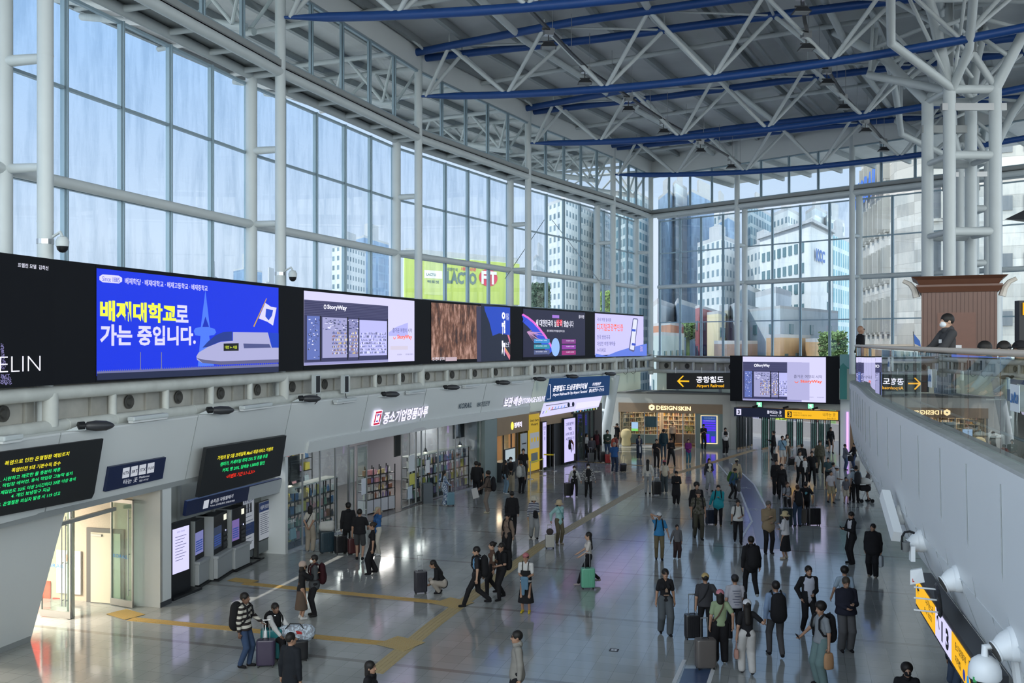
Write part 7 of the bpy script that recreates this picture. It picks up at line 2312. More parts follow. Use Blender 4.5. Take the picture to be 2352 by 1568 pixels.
def cloth(col,pat=None):
 key='cloth_%s_%s' % ('%02x%02x%02x' % tuple(int(min(1,c)*255) for c in col),pat or '')
 if key in MATS: return MATS[key]
 m=M(key,col,.85,spec=.2,var=.12,scale=9)
 if pat:
  nt=m.node_tree; b=nt.nodes['Principled BSDF']; L=nt.links.new
  tc=nt.nodes.new('ShaderNodeTexCoord'); mx=nt.nodes.new('ShaderNodeMix'); mx.data_type='RGBA'
  mx.inputs[6].default_value=(*col,1)
  if pat=='stripe':
   w=nt.nodes.new('ShaderNodeTexWave'); w.bands_direction='Z'; w.inputs['Scale'].default_value=2.6; w.inputs['Distortion'].default_value=.8
   c=nt.nodes.new('ShaderNodeMath'); c.operation='GREATER_THAN'; c.inputs[1].default_value=.5
   L(tc.outputs['Object'],w.inputs['Vector']); L(w.outputs['Fac'],c.inputs[0]); L(c.outputs[0],mx.inputs[0]); mx.inputs[7].default_value=(.025,.02,.02,1)
  elif pat=='stripe2':
   w=nt.nodes.new('ShaderNodeTexWave'); w.bands_direction='Z'; w.inputs['Scale'].default_value=5; w.inputs['Distortion'].default_value=.5
   c=nt.nodes.new('ShaderNodeMath'); c.operation='GREATER_THAN'; c.inputs[1].default_value=.5
   L(tc.outputs['Object'],w.inputs['Vector']); L(w.outputs['Fac'],c.inputs[0]); L(c.outputs[0],mx.inputs[0]); mx.inputs[7].default_value=(.03,.035,.07,1)
  elif pat=='plaid':
   ch=nt.nodes.new('ShaderNodeTexChecker'); ch.inputs['Scale'].default_value=16
   L(tc.outputs['Object'],ch.inputs['Vector']); L(ch.outputs['Fac'],mx.inputs[0]); mx.inputs[7].default_value=(.03,.03,.035,1)
  else:
   no=nt.nodes.new('ShaderNodeTexNoise'); no.inputs['Scale'].default_value=14 if pat=='camo' else 20; no.inputs['Detail'].default_value=2
   c=nt.nodes.new('ShaderNodeMath'); c.operation='GREATER_THAN'; c.inputs[1].default_value=.5
   L(tc.outputs['Object'],no.inputs['Vector']); L(no.outputs[0],c.inputs[0]); L(c.outputs[0],mx.inputs[0])
   mx.inputs[7].default_value=(.05,.05,.035,1) if pat=='camo' else (.45,.52,.6,1)
  L(mx.outputs[2],b.inputs['Base Color'])
 return m
HP={'down': (.25,.01,.80),'fwd': (.23,-.17,.86),'back': (.24,.17,.86),'phone': (.07,-.30,1.17),'pocket': (.20,-.04,.93),'handle': (.27,.16,.93),'pull': (.26,.24,.88),
      'chest': (.04,-.20,1.22),'ear': (.12,-.08,1.56),'rear': (.05,.17,.93),'brow': (.10,-.19,1.62),'side': (.34,-.05,.88),'hug': (-.02,-.42,1.36),'belly': (.05,-.21,1.05),'front': (.24,-.30,1.0),'lap': (.16,-.42,.80),'strap': (.14,-.15,1.33),'table': (.12,-.40,1.08),'face': (.03,-.16,1.50)}
NP=0
def person(fx,fy,top,yaw,label,tp=('tee',(.02,.02,.022)),bt=('pants',(.02,.02,.023)),shoes=(.02,.02,.02),hair=('short',(.012,.01,.009)),hat=None,mask=None,skin='b',hands=('down','down'),
           walk=0.0,pose='stand',lean=0.0,bulk=1.0,z=0.0,h=None,Y=None,group=None,nod=0.0,inner=None,glasses=False,turn=0.0,kid=False,pat=None,extras=None,strap=None):
 global NP
 NP += 1
 if Y is None:
  loc=FL(fx,fy,z)
 else:
  loc=Vector(((fx -CX)/FPX*Y,Y,z))
 if h is None:
  h=(fy -top)/(fy -HY)*(CH -z)
 h=max(1.0 if kid else 1.5,min(1.86,h)) if pose=='stand' else 1.66
 s=h/1.72
 vox=min(max(loc.y*.00050,.0105),.026)/s
 t=thing('person',label,'person',loc,0.0,group)
 t.rotation_euler=(0,0,R(yaw)); t.scale=(s,s,s)
 fem=hair[0] in ('long','bob','bun','tail')
 sw=(.145 if fem else .168)*(1+(bulk -1)*.55)
 hipz,ky=.93,-1
 footL,footR=V3(.10,0,.085),V3(-.10,0,.085)
 if walk:
  footL[1],footR[1]=-walk,walk
  if walk>0: footR[2] += abs(walk)*.28
  else: footL[2] += abs(walk)*.28
  hipz -= abs(walk)*.10
 if pose=='crouch': hipz=.30; footL=V3(.11,-.10,.085); footR=V3(-.11,-.04,.085); lean=28
 if pose=='sit': hipz=.52; footL=V3(.13,-.45,.085); footR=V3(-.13,-.45,.085)
 if pose=='wide': footL=V3(.22,-.05,.085); footR=V3(-.20,.05,.085); hipz=.90
 hip=V3(0,.05 if pose=='crouch' else 0,hipz)
 ca,sa=math.cos(R(lean)),math.sin(R(lean))
 def up(x,y,dz):
  """a point of the upper body, dz above the hip at no lean"""
  return V3(hip[0]+x,hip[1]+y*ca -dz*sa,hip[2]+dz*ca+y*sa)
 k93=lambda zz: zz -.93
 shL,shR=up(sw,0,k93(1.395)),up(-sw,0,k93(1.395))
 nk0,nk1=up(0,.01,k93(1.42)),up(0,-.01,k93(1.52))
 def hd(x,y,dz):
  a,b=R(turn),R(nod)
  y,dz=y*math.cos(b) -dz*math.sin(b),dz*math.cos(b)+y*math.sin(b)
  x,y=x*math.cos(a) -y*math.sin(a),x*math.sin(a)+y*math.cos(a)
  q=up(0,-.015,k93(1.60))+V3(x,y,dz)
  return q
 def hand(name,side):
  a=HP[name] if isinstance(name,str) else name
  q=up(a[0]*side,a[1],k93(a[2])) if pose != 'sit' or name not in ('lap',) else V3(a[0]*side,a[1],.62)
  return q
 arms=[]
 for nm,side,S in ((hands[0],1,shL),(hands[1],-1,shR)):
  H=hand(nm,side)
  E,H=ik(S,H,.29,.255,V3(side*.55,.75,-.45))
  arms.append((S,E,H,side,nm))
 legs=[]
 for F_,side in ((footL,1),(footR,-1)):
  Hj=hip+V3(.09*side,0,-.02)
  Kn,F2=ik(Hj,F_,.43,.42,V3(side*.1 if pose != 'crouch' else side*.5,-1,.1))
  legs.append((Hj,Kn,F2,side))
 B_=[cone(up(0,0,.05),up(0,0,.34),.105,.11,.62),cone(shL*.92+shR*.08,shR*.92+shL*.08,.045,.045),cone(nk0,nk1,.056,.052)]
 hc=hd(0,.012,.01)
 B_ += [ell(hc,(.078,.096,.108)),ell(hd(0,-.03,-.055),(.058,.066,.068)),ell(hd(0,-.055,-.098),(.030,.030,.024))]
 for S,E,H,side,nm in arms:
  B_ += [cone(S,E,.047,.038),cone(E,H,.038,.025)]
  d=(H -E)/max(np.linalg.norm(H -E),1e-6)
  B_ += [cone(H,H+d*.06,.024,.028)]
 for Hj,Kn,F2,side in legs:
  B_ += [cone(Hj,Kn,.078,.050),cone(Kn,F2,.054,.036)]
 fine=loc.y<36
 if fine:
  B_ += [cone(hd(0,-.088,.005),hd(0,-.112,-.028),.011,.015),ell(hd(.080,.01,-.01),(.012,.02,.03)),ell(hd(-.080,.01,-.01),(.012,.02,.03))]
 v,f=volume(B_,vox*.92,.022)
 fing=MB()
 for S,E,H,side,nm in arms:
  d=(H -E)/max(np.linalg.norm(H -E),1e-6)
  lat=np.cross(d,V3(0,0,1)); n_=np.linalg.norm(lat)
  lat=lat/n_ if n_>.3 else V3(0,-1,0)
  if abs(d[2])>.8: lat=V3(0,-1,0) -d*(V3(0,-1,0) @ d); lat /= np.linalg.norm(lat)
  inw=np.cross(lat,d); 
  if inw @ V3(-side,-.2,.1)<0: inw=-inw
  for j,(o_,L_) in enumerate(((-.026,.058),(-.009,.070),(.009,.074),(.026,.066))):
   a=H+d*.07+lat*o_
   b=a+d*L_*.5+inw*.008; c=a+d*L_*.85+inw*.030
   fing.tube([a -d*.02,b,c],.0095,5,rs=[.0105,.0095,.0078])
  a=H+d*.03+lat*.026
  fing.tube([a,a+lat*.022+d*.022+inw*.012,a+lat*.026+d*.05+inw*.02],.011,5,rs=[.012,.011,.009])
 sk=M('skin_'+skin,SKIN[skin],.5,var=.06,scale=6)
 mesh_obj('body',v,f,sk,t,fing)
 if fine and not mask and not (135<abs((yaw+180) % 360 -180)):
  m2=MB()
  for sd in (-1,1):
   c=hd(sd*.030,-.080,.012)
   m2.lathe([(.002,-.006),(.011,-.003),(.012,.002),(.003,.006)],c,8,Matrix.Rotation(R(90),3,'X'))
   m2.box(hd(sd*.030,-.088,.036),(.030,.008,.006))
  m2.box(hd(0,-.094,-.062),(.036,.008,.008))
  m2.build('face_features',M('dark_features',(.05,.02,.018),.5),t).matrix_parent_inverse=Matrix.Identity(4)
 if mask:
  v,f=volume([ell(hd(0,-.058,-.045),(.066,.058,.056))],vox*.9,.01)
  mesh_obj('face_mask',v,f,cloth(mask),t)
 if glasses:
  m2=MB(); m2.box(hd(.033,-.098,.014),(.045,.008,.030)); m2.box(hd(-.033,-.098,.014),(.045,.008,.030)); m2.box(hd(0,-.098,.02),(.15,.006,.006))
  m2.build('glasses',BLACK,t).matrix_parent_inverse=Matrix.Identity(4)
 hk,hcol=hair
 if hk != 'bald':
  hp=[ell(hd(0,.022,.030),(.092,.108,.104))]
  ct=[ell(hd(0,-.115,-.05),(.075,.085,.105))]
  hm=M('hair_%02x%02x' % (int(hcol[0]*255),int(hcol[2]*255)),hcol,.55,spec=.3)
  if hk=='long': hp += [cone(hd(0,.06,-.02),up(0,.09,k93(1.22)),.082,.075,.6)]
  if hk=='bob': hp += [cone(hd(0,.045,-.02),hd(0,.05,-.13),.095,.09,.8)]
  if hk=='bun': hp += [ell(hd(0,.12,.06),(.04,.045,.04))]
  if hk=='tail': hp += [cone(hd(0,.10,.02),hd(0,.13,-.2),.03,.03)]
  if hk=='curly': hp += [ell(hd(0,.02,.05),(.115,.12,.11))]
  if hk in ('short','bun','tail','curly'):
   zc=hd(0,0,-.055)[2]
   v,f=volume(hp,vox,.02,cut=ct,clip=(lambda X,Y,Z: (zc -Z)) if hk in ('short','curly') else None)
  else:
   v,f=volume(hp,vox,.02,cut=ct)
  mesh_obj('hair',v,f,hm,t)
 if hat:
  hk2,hc2=hat
  zc=hd(0,0,.035)[2]
  cr=[ell(hd(0,.012,.035),(.10,.115,.105))]
  if hk2=='cap': v,f=volume(cr+[cone(hd(0,-.08,.045),hd(0,-.155,.035),.06,.055,1)],vox*.8,.01,clip=lambda X,Y,Z: np.maximum(zc -Z,np.where(Y<hd(0,-.09,0)[1],np.abs(Z -zc -.006) -.010,-1)) if turn==0 and abs(nod)<20 else zc -Z)
  elif hk2=='bucket':
   mb_=MB(); q=hd(0,.012,.02)
   mb_.lathe([(.19,-.055),(.185,-.06),(.115,.0),(.105,.09),(.06,.115),(.0,.12)],Vector(q),20)
   mb_.build('hat',cloth(hc2),t,smooth=True).matrix_parent_inverse=Matrix.Identity(4)
   v=[]
  else:
   zc=hd(0,0,-.01)[2]
   v,f=volume([ell(hd(0,.02,.04),(.105,.12,.115))],vox,.01,clip=lambda X,Y,Z: zc -Z -.35*(Y -hc[1]))
  if len(v): mesh_obj('hat',v,f,cloth(hc2),t)
 kind,col=tp[0],tp[1]
 g=.010 if kind in ('tee','tank') else .015
 loose=1.0 if kind in ('tee','tank') else 1.04
 hemz={'tee': -.03,'tank': -.02,'long': -.05,'jacket': -.08,'coat': -.42,'dress': -.10}[kind]
 tw=sw+.02
 ct_=(sw*.90+g)*loose*(1+(bulk -1)*.8); wt_=(sw*.84+g)*loose*bulk
 if fem: wt_ *= .92
 T_=[cone(up(0,0,k93(1.27)),up(0,0,.06),ct_,wt_,.66+.2*(bulk -1)),
          cone(shL*.93+shR*.07 -V3(0,0,.022),shR*.93+shL*.07 -V3(0,0,.022),.046+g,.046+g),
          cone(up(.025,.01,k93(1.455)),shL*.8+shR*.2,.045+g*.5,.05+g),cone(up(-.025,.01,k93(1.455)),shR*.8+shL*.2,.045+g*.5,.05+g)]
 T_ += [cone(up(0,0,.10),up(0,0,hemz+.04),wt_*.98,wt_*1.10+.012,.84)]
 if kind=='coat' and pose=='stand': T_ += [cone(up(0,0,0),up(0,.02,hemz),wt_*1.04,wt_*1.25,.70)]
 if fem: T_ += [ell(up(.065,-.075,k93(1.27)),(.07,.06,.07)),ell(up(-.065,-.075,k93(1.27)),(.07,.06,.07))]
 for S,E,H,side,nm in arms:
  w=.050+g+(.005 if kind in ('jacket','coat') else 0)
  if kind=='tank': continue
  if kind=='tee':
   M_=S+(E -S)*.72
   T_ += [cone(S,M_,w,w*.98)]
  else:
   T_ += [cone(S,E,w,w*.88),cone(E,E+(H -E)*.93,w*.88,w*.66)]
 ntop=up(0,0,k93(1.475))[2]
 pats=pat[0] if pat else None
 hz=up(0,0,hemz)[2]
 if inner is not None:
  v,f=volume([cone(up(0,-.012,k93(1.31)),up(0,-.012,.0),ct_*.94,wt_*.94,.66),cone(shL*.8+shR*.2,shR*.8+shL*.2,.06,.06)],vox,.04)
  mesh_obj('shirt',v,f,cloth(inner),t)
  hx0=.055
  v,f=volume(T_,vox,.03,clip=lambda X,Y,Z: np.maximum(Z -ntop,np.minimum(hx0 -np.abs(X),-(Y -hip[1]+.02))) if abs(lean)<12 else Z -ntop)
 elif kind in ('tee','tank','long'):
  v,f=volume(T_,vox,.03,clip=lambda X,Y,Z: np.maximum(Z -ntop,hz -Z) if lean<15 and pose=='stand' else Z -ntop)
 else:
  v,f=volume(T_,vox,.03,clip=(lambda X,Y,Z: Z -ntop -.01) if pose=='stand' else None)
 nm_={'tee': 't_shirt','tank': 'vest','long': 'shirt','jacket': 'jacket','coat': 'coat','dress': 'dress'}[kind]
 if nm_=='shirt' and inner is not None: nm_='overshirt'
 top_o=mesh_obj(nm_,v,f,cloth(col,pats),t)
 if kind=='jacket' and fine:
  v,f=volume([cone(up(0,.035,k93(1.46)),up(0,-.03,k93(1.455)),.075,.066,1)],vox,.02)
  mesh_obj('collar',v,f,cloth(col,pats),top_o)
 bk,bc=bt[0],bt[1]
 patb=pat[1] if pat and len(pat)>1 else None
 G_=[]
 if bk in ('pants','jeans','wide','shorts','slim'):
  w={'pants': 1.0,'jeans': 1.0,'wide': 1.35,'shorts': 1.15,'slim': .85}[bk]
  G_=[cone(hip+V3(.055,0,.03),hip+V3(-.055,0,.03),.118*(.9+.1*bulk),.115*(.9+.1*bulk),.95)]
  for Hj,Kn,F2,side in legs:
   if bk=='shorts':
    G_ += [cone(Hj,Hj+(Kn -Hj)*.85,.098,.092)]
   else:
    an=Kn+(F2 -Kn)*.98
    G_ += [cone(Hj,Kn,.100*(.6+.4*w)*(.85+.15*bulk),.074*w),cone(Kn,an,.074*w,(.060 if bk != 'wide' else .062)*w)]
  v,f=volume(G_,vox,.02)
  mesh_obj('shorts' if bk=='shorts' else 'trousers',v,f,cloth(bc,patb),t)
 elif bk in ('skirt','midi'):
  zl=.30 if bk=='skirt' else .52
  rb=.24 if bk=='skirt' else .15
  G_=[cone(hip+V3(0,0,.12),hip+V3(0,0,-.1),.125,.16,.8),cone(hip+V3(0,0,-.1),V3(0,0,zl),.16,rb,.8)]
  v,f=volume(G_,vox,.02,clip=lambda X,Y,Z: zl -Z)
  mesh_obj('skirt',v,f,cloth(bc,patb),t)
 sh=[]
 for Hj,Kn,F2,side in legs:
  q=F2
  sh += [cone(q+V3(0,.02,-.045),q+V3(side*.015,-.13,-.055),.043,.034),cone(q+V3(0,.01,-.01),q+V3(0,.015,-.04),.042,.042)]
 zf=min(footL[2],footR[2]) -.083
 v,f=volume(sh,vox*.9,.015,clip=lambda X,Y,Z: zf -Z)
 mesh_obj('shoes',v,f,cloth(shoes),t)
 W_=Matrix.Translation(loc) @ Matrix.Rotation(R(yaw),4,'Z') @ Matrix.Scale(s,4)
 if strap:
  m2=MB()
  n0=up(-.10,-.0,k93(1.47)); front=-1
  pts=[up(-.09,.0,k93(1.485)),up(-.04,-.135,k93(1.34)),up(.08,-.15,k93(1.12)),up(.17,-.08,k93(.98)),up(.17,.08,k93(1.0)),up(.06,.145,k93(1.15)),up(-.05,.13,k93(1.36)),up(-.09,.0,k93(1.485))]
  m2.tube(pts,.016,6); m2.build('bag_strap',cloth(strap),t).matrix_parent_inverse=Matrix.Identity(4)
 return dict(W=W_,up=up,arms=arms,hip=hip,s=s,loc=loc,yaw=yaw,t=t,k93=k93,legs=legs,hd=hd,vox=vox,sw=sw)
def rbox_prims(c,d,r):
 """rounded box from cones"""
 hx,hy,hz=d[0]/2 -r,d[1]/2 -r,d[2]/2 -r
 return ('b',np.array(c,float),(hx,hy,hz),r)
def backpack(p,col,label,size=1.0,front=False,accent=None):
 W_,up,k93=p['W'],p['up'],p['k93']
 y=.215 if not front else -.22
 t=thing('backpack',label,'backpack',W_ @ Vector(up(0,y,k93(1.18))))
 prm=[cone(up(0,y,k93(1.34)),up(0,y+.015,k93(1.02)),.125*size,.14*size,.72),ell(up(0,y+.075*(1 if not front else -1),k93(1.10)),(.10*size,.06,.12))]
 v,f=volume(prm,max(p['vox'],.012),.03)
 pb=o=mesh_obj('pack_body',v,f,cloth(col),None); o.matrix_world=W_; par2(o,t)
 for sd in (-1,1):
  m2=MB(); x=sd*.105
  sg=1 if not front else -1
  m2.tube([up(x,.12*sg,k93(1.44)),up(x,0,k93(1.505)),up(x*1.1,-.125*sg,k93(1.40)),up(x*1.3,-.145*sg,k93(1.22)),up(x*1.6,-.06*sg,k93(1.08)),up(x*1.3,.13*sg,k93(1.04))],.022,6)
  o=m2.build('shoulder_strap',cloth(col),None); o.matrix_world=W_; par2(o,t)
 m2=MB(); m2.tube([up(-.03,y,k93(1.45)),up(0,y,k93(1.50)),up(.03,y,k93(1.45))],.01,5)
 o=m2.build('grab_handle',cloth(accent or col),None); o.parent=pb
 return t
def par2(o,t):
 mw=o.matrix_world.copy()
 o.parent=t
 o.matrix_parent_inverse=MW[t.name].inverted()
 o.matrix_basis=mw
def hand_pos(p,i):
 S,E,H,side,nm=p['arms'][i]
 d=(H -E)/max(np.linalg.norm(H -E),1e-6)
 return p['W'] @ Vector(H+d*.08)
def phone(p,i,label):
 q=hand_pos(p,i)
 t=thing('mobile_phone',label,'phone',q)
 m=Matrix.Rotation(R(p['yaw']),3,'Z')
 d=m @ Vector((0,-.5,.85)); u=m @ Vector((1,0,0)); d.normalize()
 n=u.cross(d)
 c=q+m @ Vector((0,-.035,.03))
 MB().prism([c -u*.037 -d*.07,c+u*.037 -d*.07,c+u*.037+d*.07,c -u*.037+d*.07],n*.009).build('phone_case',BLACK,t)
 return t
def held_bag(p,i,col,label,w=.26,h=.30,d=.10,drop=.18,name='handbag',kind='soft'):
 q=hand_pos(p,i)
 t=thing(name,label,'bag',q)
 c=q -Vector((0,0,drop+h/2))
 a=R(p['yaw'])
 cs,sn=math.cos(a),math.sin(a)
 def pt(x,y,z): return c+Vector((x*sn*0+y*cs+x*sn,y*sn -x*cs,z)) if False else c+Vector((x*cs -y*sn,x*sn+y*cs,z))
 mb_=MB()
 rings=[(-.5,.78),(-.44,.95),(-.1,1.0),(.3,.92),(.5,.7)]
 vs=[]
 for zz,k in rings:
  for j in range(12):
   an=2*PI*j/12
   cx_,sy_=math.cos(an),math.sin(an)
   e=.6
   vs.append(pt(d/2*k*math.copysign(abs(cx_)**e,cx_),w/2*k*math.copysign(abs(sy_)**e,sy_),zz*h))
 fs=[]
 for r in range(len(rings) -1):
  for j in range(12): fs.append((r*12+j,r*12+(j+1) % 12,(r+1)*12+(j+1) % 12,(r+1)*12+j))
 fs += [tuple(range(11,-1,-1)),tuple(range((len(rings) -1)*12,len(rings)*12))]
 mb_.add(vs,fs).build('bag_body',cloth(col),t,smooth=True)
 MB().tube([pt(0,-w*.3,h*.45),q -Vector((0,0,.01)),pt(0,w*.3,h*.45)],.008,6).build('bag_handle',cloth(tuple(c_*.7 for c_ in col)),t)
 return t
def suitcase(fx,fy,w,h,d,col,rz,label,handle=.42,ribs=True,tilt=0.0,hcol=None,top=None,z=0.0):
 p=FL(fx,fy,z)
 t=thing('suitcase',label,'suitcase',p)
 rt=Matrix.Rotation(R(rz),3,'Z') @ Matrix.Rotation(R(tilt),3,'X')
 def pt(x,y,zz): return p+rt @ Vector((x,y,zz))
 z0=.055
 m=M('case_%02x%02x%02x' % tuple(int(c*255) for c in col),col,.35,var=.05)
 r=.045
 vs,fs=[],[]
 prof_=[(0,.80),(.02,.93),(.05,1.0),(1 -.05,1.0),(1 -.02,.93),(1,.82)]
 n=20
 for f,k in prof_:
  for j in range(n):
   a=2*PI*(j+.5)/n
   cx_,sy_=math.cos(a),math.sin(a); e=.32
   vs.append(pt(w/2*k**.3*math.copysign(abs(cx_)**e,cx_),d/2*k**.3*math.copysign(abs(sy_)**e,sy_),z0+f*h))
 for q in range(len(prof_) -1):
  for j in range(n): fs.append((q*n+j,q*n+(j+1) % n,(q+1)*n+(j+1) % n,(q+1)*n+j))
 fs += [tuple(range(n -1,-1,-1)),tuple(range((len(prof_) -1)*n,len(prof_)*n))]
 sh_=MB().add(vs,fs).build('shell',m,t,smooth=35)
 if ribs:
  mb_=MB()
  for k in range(7):
   x=-w*.36+k*w*.12
   for sy_ in (-1,1):
    mb_.beam(pt(x,sy_*(d/2+.002),z0+h*.07),pt(x,sy_*(d/2+.002),z0+h*.93),.018,.010,up=rt @ Vector((1,0,0)))
  mb_.build('ribs',m,sh_)
 MB().beam(pt(0,0,z0+h*.02),pt(0,0,z0+h*.985),w*1.012,.012,up=rt @ Vector((1,0,0)) if False else rt @ Vector((0,1,0))).build('zip_line',DARK,sh_)
 for sx in (-1,1):
  for sy_ in (-1,1):
   c=pt(sx*w*.38,sy_*d*.34,.028)
   MB().tube([c -rt @ Vector((.014,0,0)),c+rt @ Vector((.014,0,0))],.028,10).tube([c,pt(sx*w*.38,sy_*d*.34,z0+.02)],.015,6).build('wheel',BLACK,t)
 if handle:
  mb_=MB()
  for sx in (-1,1): mb_.tube([pt(sx*.075,d*.3,z0+h),pt(sx*.075,d*.3,z0+h+handle)],.008,6)
  mb_.tube([pt(-.085,d*.3,z0+h+handle),pt(.085,d*.3,z0+h+handle)],.014,8)
  mb_.build('pull_handle',STEEL if hcol is None else hcol,t)
 MB().tube([pt(-.07,0,z0+h),pt(-.06,0,z0+h+.03),pt(.06,0,z0+h+.03),pt(.07,0,z0+h)],.01,6).build('grip',BLACK,t)
 return pt
K0=(.012,.012,.014); K1=(.022,.022,.026); NV=(.02,.03,.06); WH=(.55,.55,.55); GR=(.16,.17,.18); LG=(.32,.34,.35); BG=(.33,.27,.20); JN=(.05,.08,.15); BR=(.10,.06,.045)
# ================================================================ the crowd
pp=person
p=pp(562,1532,1360,78,'man in a black and cream striped sweater and blue jeans at the lower left',('long',(.50,.48,.42)),('jeans',(.035,.06,.12)),K0,skin='c',hands=('front','down'),pat=('stripe',),walk=.06)
backpack(p,K0,'large black backpack on the man in the striped sweater',1.35)
q=hand_pos(p,0)
t=thing('umbrella','white folded umbrella hanging from the hand of the man in the striped sweater','umbrella',q)
MB().tube([q+Vector((-.03,0,.0)),q+Vector((0,0,.05)),q+Vector((.03,0,.0)),q+Vector((.03,0,-.22))],.010,8).build('handle',M('white_plastic'),t)
MB().lathe([(.012,0),(.035,-.05),(.045,-.2),(.03,-.5),(.008,-.68),(.006,-.76)],q+Vector((.03,0,-.12)),10).build('canopy',M('white_umbrella',(.6,.6,.62),.5),t,smooth=True)
p=pp(632,1508,1380,52,'young man in black vest with white sleeves sitting behind the suitcases',('long',(.50,.50,.50)),('pants',K0),WH,skin='c',hands=('lap','lap'),pose='sit')
v,f=volume([cone(p['up'](0,0,p['k93'](1.32)),p['up'](0,0,.0),.178,.168,.68),cone(p['up'](.09,0,p['k93'](1.40)),p['up'](-.09,0,p['k93'](1.40)),.065,.065)],.014,.04); mesh_obj('black_vest',v,f,cloth(K0),p['t'])
backpack(p,K0,'black backpack on the sitting young man with white sleeves',1.2)
suitcase(617,1502,.55,.05,.5,K0,20,'dark low bag the young man sits on',0,False) if False else None
MB().box(FL(625,1508)+Vector((.0,.1,.24)),(.46,.5,.42),.6).build('trunk',M('black_trunk',(.02,.02,.022),.5)); tag(bpy.data.objects['trunk'],'black soft trunk under the sitting young man','bag')
p=pp(668,1658,1455,150,'man in a long black coat seen from behind at the bottom edge, left',('coat',(.012,.014,.018)),('pants',K0),hair=('short',(.015,.012,.01)),h=1.74,turn=-30)
p=pp(850,1720,1518,75,'woman with black bobbed hair and black jacket at the bottom edge',('jacket',K0),('pants',K0),hair=('bob',(.012,.01,.01)),h=1.6)
p=pp(692,1421,1290,118,'woman in beige beanie, black jacket and long brown skirt hugging a man',('jacket',(.014,.013,.015)),('skirt',(.09,.065,.05)),WH,hair=('bob',(.02,.015,.012)),hat=('beanie',(.36,.28,.24)),mask=K0,hands=('hug','hug'),lean=4)
p=pp(722,1414,1274,-68,'man in white mask and dark grey jacket facing the woman in the beanie',('jacket',(.055,.06,.065)),('pants',K0),hands=('belly','belly'),mask=(.6,.62,.62))
backpack(p,(.030,.007,.010),'dark red backpack on the man hugging the woman in the beanie',1.1)
p=pp(712,1266,1163,172,'person in pale t-shirt and beige trousers, hands clasped behind, at the first shop window',('tee',(.42,.40,.36)),('wide',(.30,.26,.21)),LG,hands=('rear','rear'),hair=('bob',(.015,.012,.01)),strap=K0,lean=4,h=1.62)
p=pp(800,1270,1154,200,'man in black cap and black jacket beside the dark luggage by the shop',('jacket',K0),('pants',K0),hat=('cap',K0))
p=pp(826,1286,1168,182,'man in black t-shirt and dark grey shorts seen from behind near the shop',('tee',K0),('shorts',(.05,.052,.055)),K0,hands=('down','front'),skin='b',bulk=1.15,walk=.08)
p=pp(868,1274,1165,-50,'woman in blue jacket and pale bucket hat drinking, behind the one in black',('jacket',(.03,.10,.26)),('pants',(.45,.43,.38)),WH,hair=('long',(.02,.014,.01)),hat=('bucket',(.34,.30,.22)),hands=('face','chest'))
p=pp(856,1318,1198,-85,'woman all in black with hair tied up, walking left before the shop entrance',('tee',K0),('wide',K0),K0,hair=('bun',(.03,.02,.015)),walk=.10)
p=pp(1015,1361,1280,-82,'crouching woman in black cardigan and pale patterned trousers using her phone',('long',K0),('pants',(.38,.34,.30)),K0,hair=('long',(.012,.01,.01)),hands=((.06,-.36,1.12),(.03,-.36,1.10)),pose='crouch',nod=15)
phone(p,0,'phone in the hands of the crouching woman')
p=pp(1095,1393,1252,-90,'man in black shirt with light blue chest panel striding left',('tee',K1),('pants',K0),K0,hands=('down','back'),walk=.36,nod=14,skin='a',inner=(.16,.36,.60))
backpack(p,K0,'black backpack on the man with the light blue chest panel',1.2)
p=pp(1131,1366,1242,-82,'woman in dark brown top walking left beside the man with the bottle',('long',BR),('pants',K0),K0,hair=('bun',(.015,.012,.01)),walk=.18,skin='a')
p=pp(1152,1376,1245,-55,'man in black shirt holding a drink bottle, walking behind the striding man',('tee',K0),('pants',K0),K0,hands=('belly','chest'),walk=.15,glasses=True)
backpack(p,K0,'black backpack on the man holding a drink bottle',1.15)
q=hand_pos(p,1); tag(MB().lathe([(.03,-.08),(.033,-.07),(.033,.05),(.014,.09),(.014,.12)],q+Vector((-.02,-.03,.03)),10).build('drink_bottle',M('pale_bottle',(.40,.40,.34),.3),smooth=True),'pale drink bottle held by the man in black shirt','bottle')
p=pp(1208,1406,1270,-12,'woman in rose cap, white t-shirt and black dungaree dress with yellow shoes',('tee',(.50,.50,.50)),('skirt',K0),(.45,.33,.03),hair=('short',(.02,.015,.01)),hat=('cap',(.36,.13,.14)),hands=('belly','belly'),mask=None)
v,f=volume([cone(p['up'](0,-.02,p['k93'](1.22)),p['up'](0,-.01,.0),.155,.175,.72)],.012,.02,clip=lambda X,Y,Z: Z -1.24); mesh_obj('dungaree_bib',v,f,cloth(K0),p['t'])
for sd in (-1,1):
 MB().tube([p['up'](sd*.08,-.12,p['k93'](1.22)),p['up'](sd*.085,-.11,p['k93'](1.38)),p['up'](sd*.09,0,p['k93'](1.49)),p['up'](sd*.07,.13,p['k93'](1.3))],.014,6).build('dungaree_strap',cloth(K0),p['t']).matrix_parent_inverse=Matrix.Identity(4)
q=hand_pos(p,1); t=thing('folded_jacket','blue denim jacket draped over the arms of the woman in the rose cap','jacket',q)
a_=(p['W'].inverted() @ q)
v,f=volume([cone((-.06,a_.y -.02,a_.z+.03),(.08,a_.y -.02,a_.z+.03),.05,.05,.8),cone((-.03,a_.y -.03,a_.z),(-.02,a_.y -.03,a_.z -.42),.06,.045,.5),cone((.07,a_.y -.03,a_.z),(.08,a_.y -.02,a_.z -.26),.06,.05,.5)],.014,.03)
o=mesh_obj('denim_cloth',v,f,cloth((.09,.17,.25)),None); o.matrix_world=p['W']; par2(o,t)
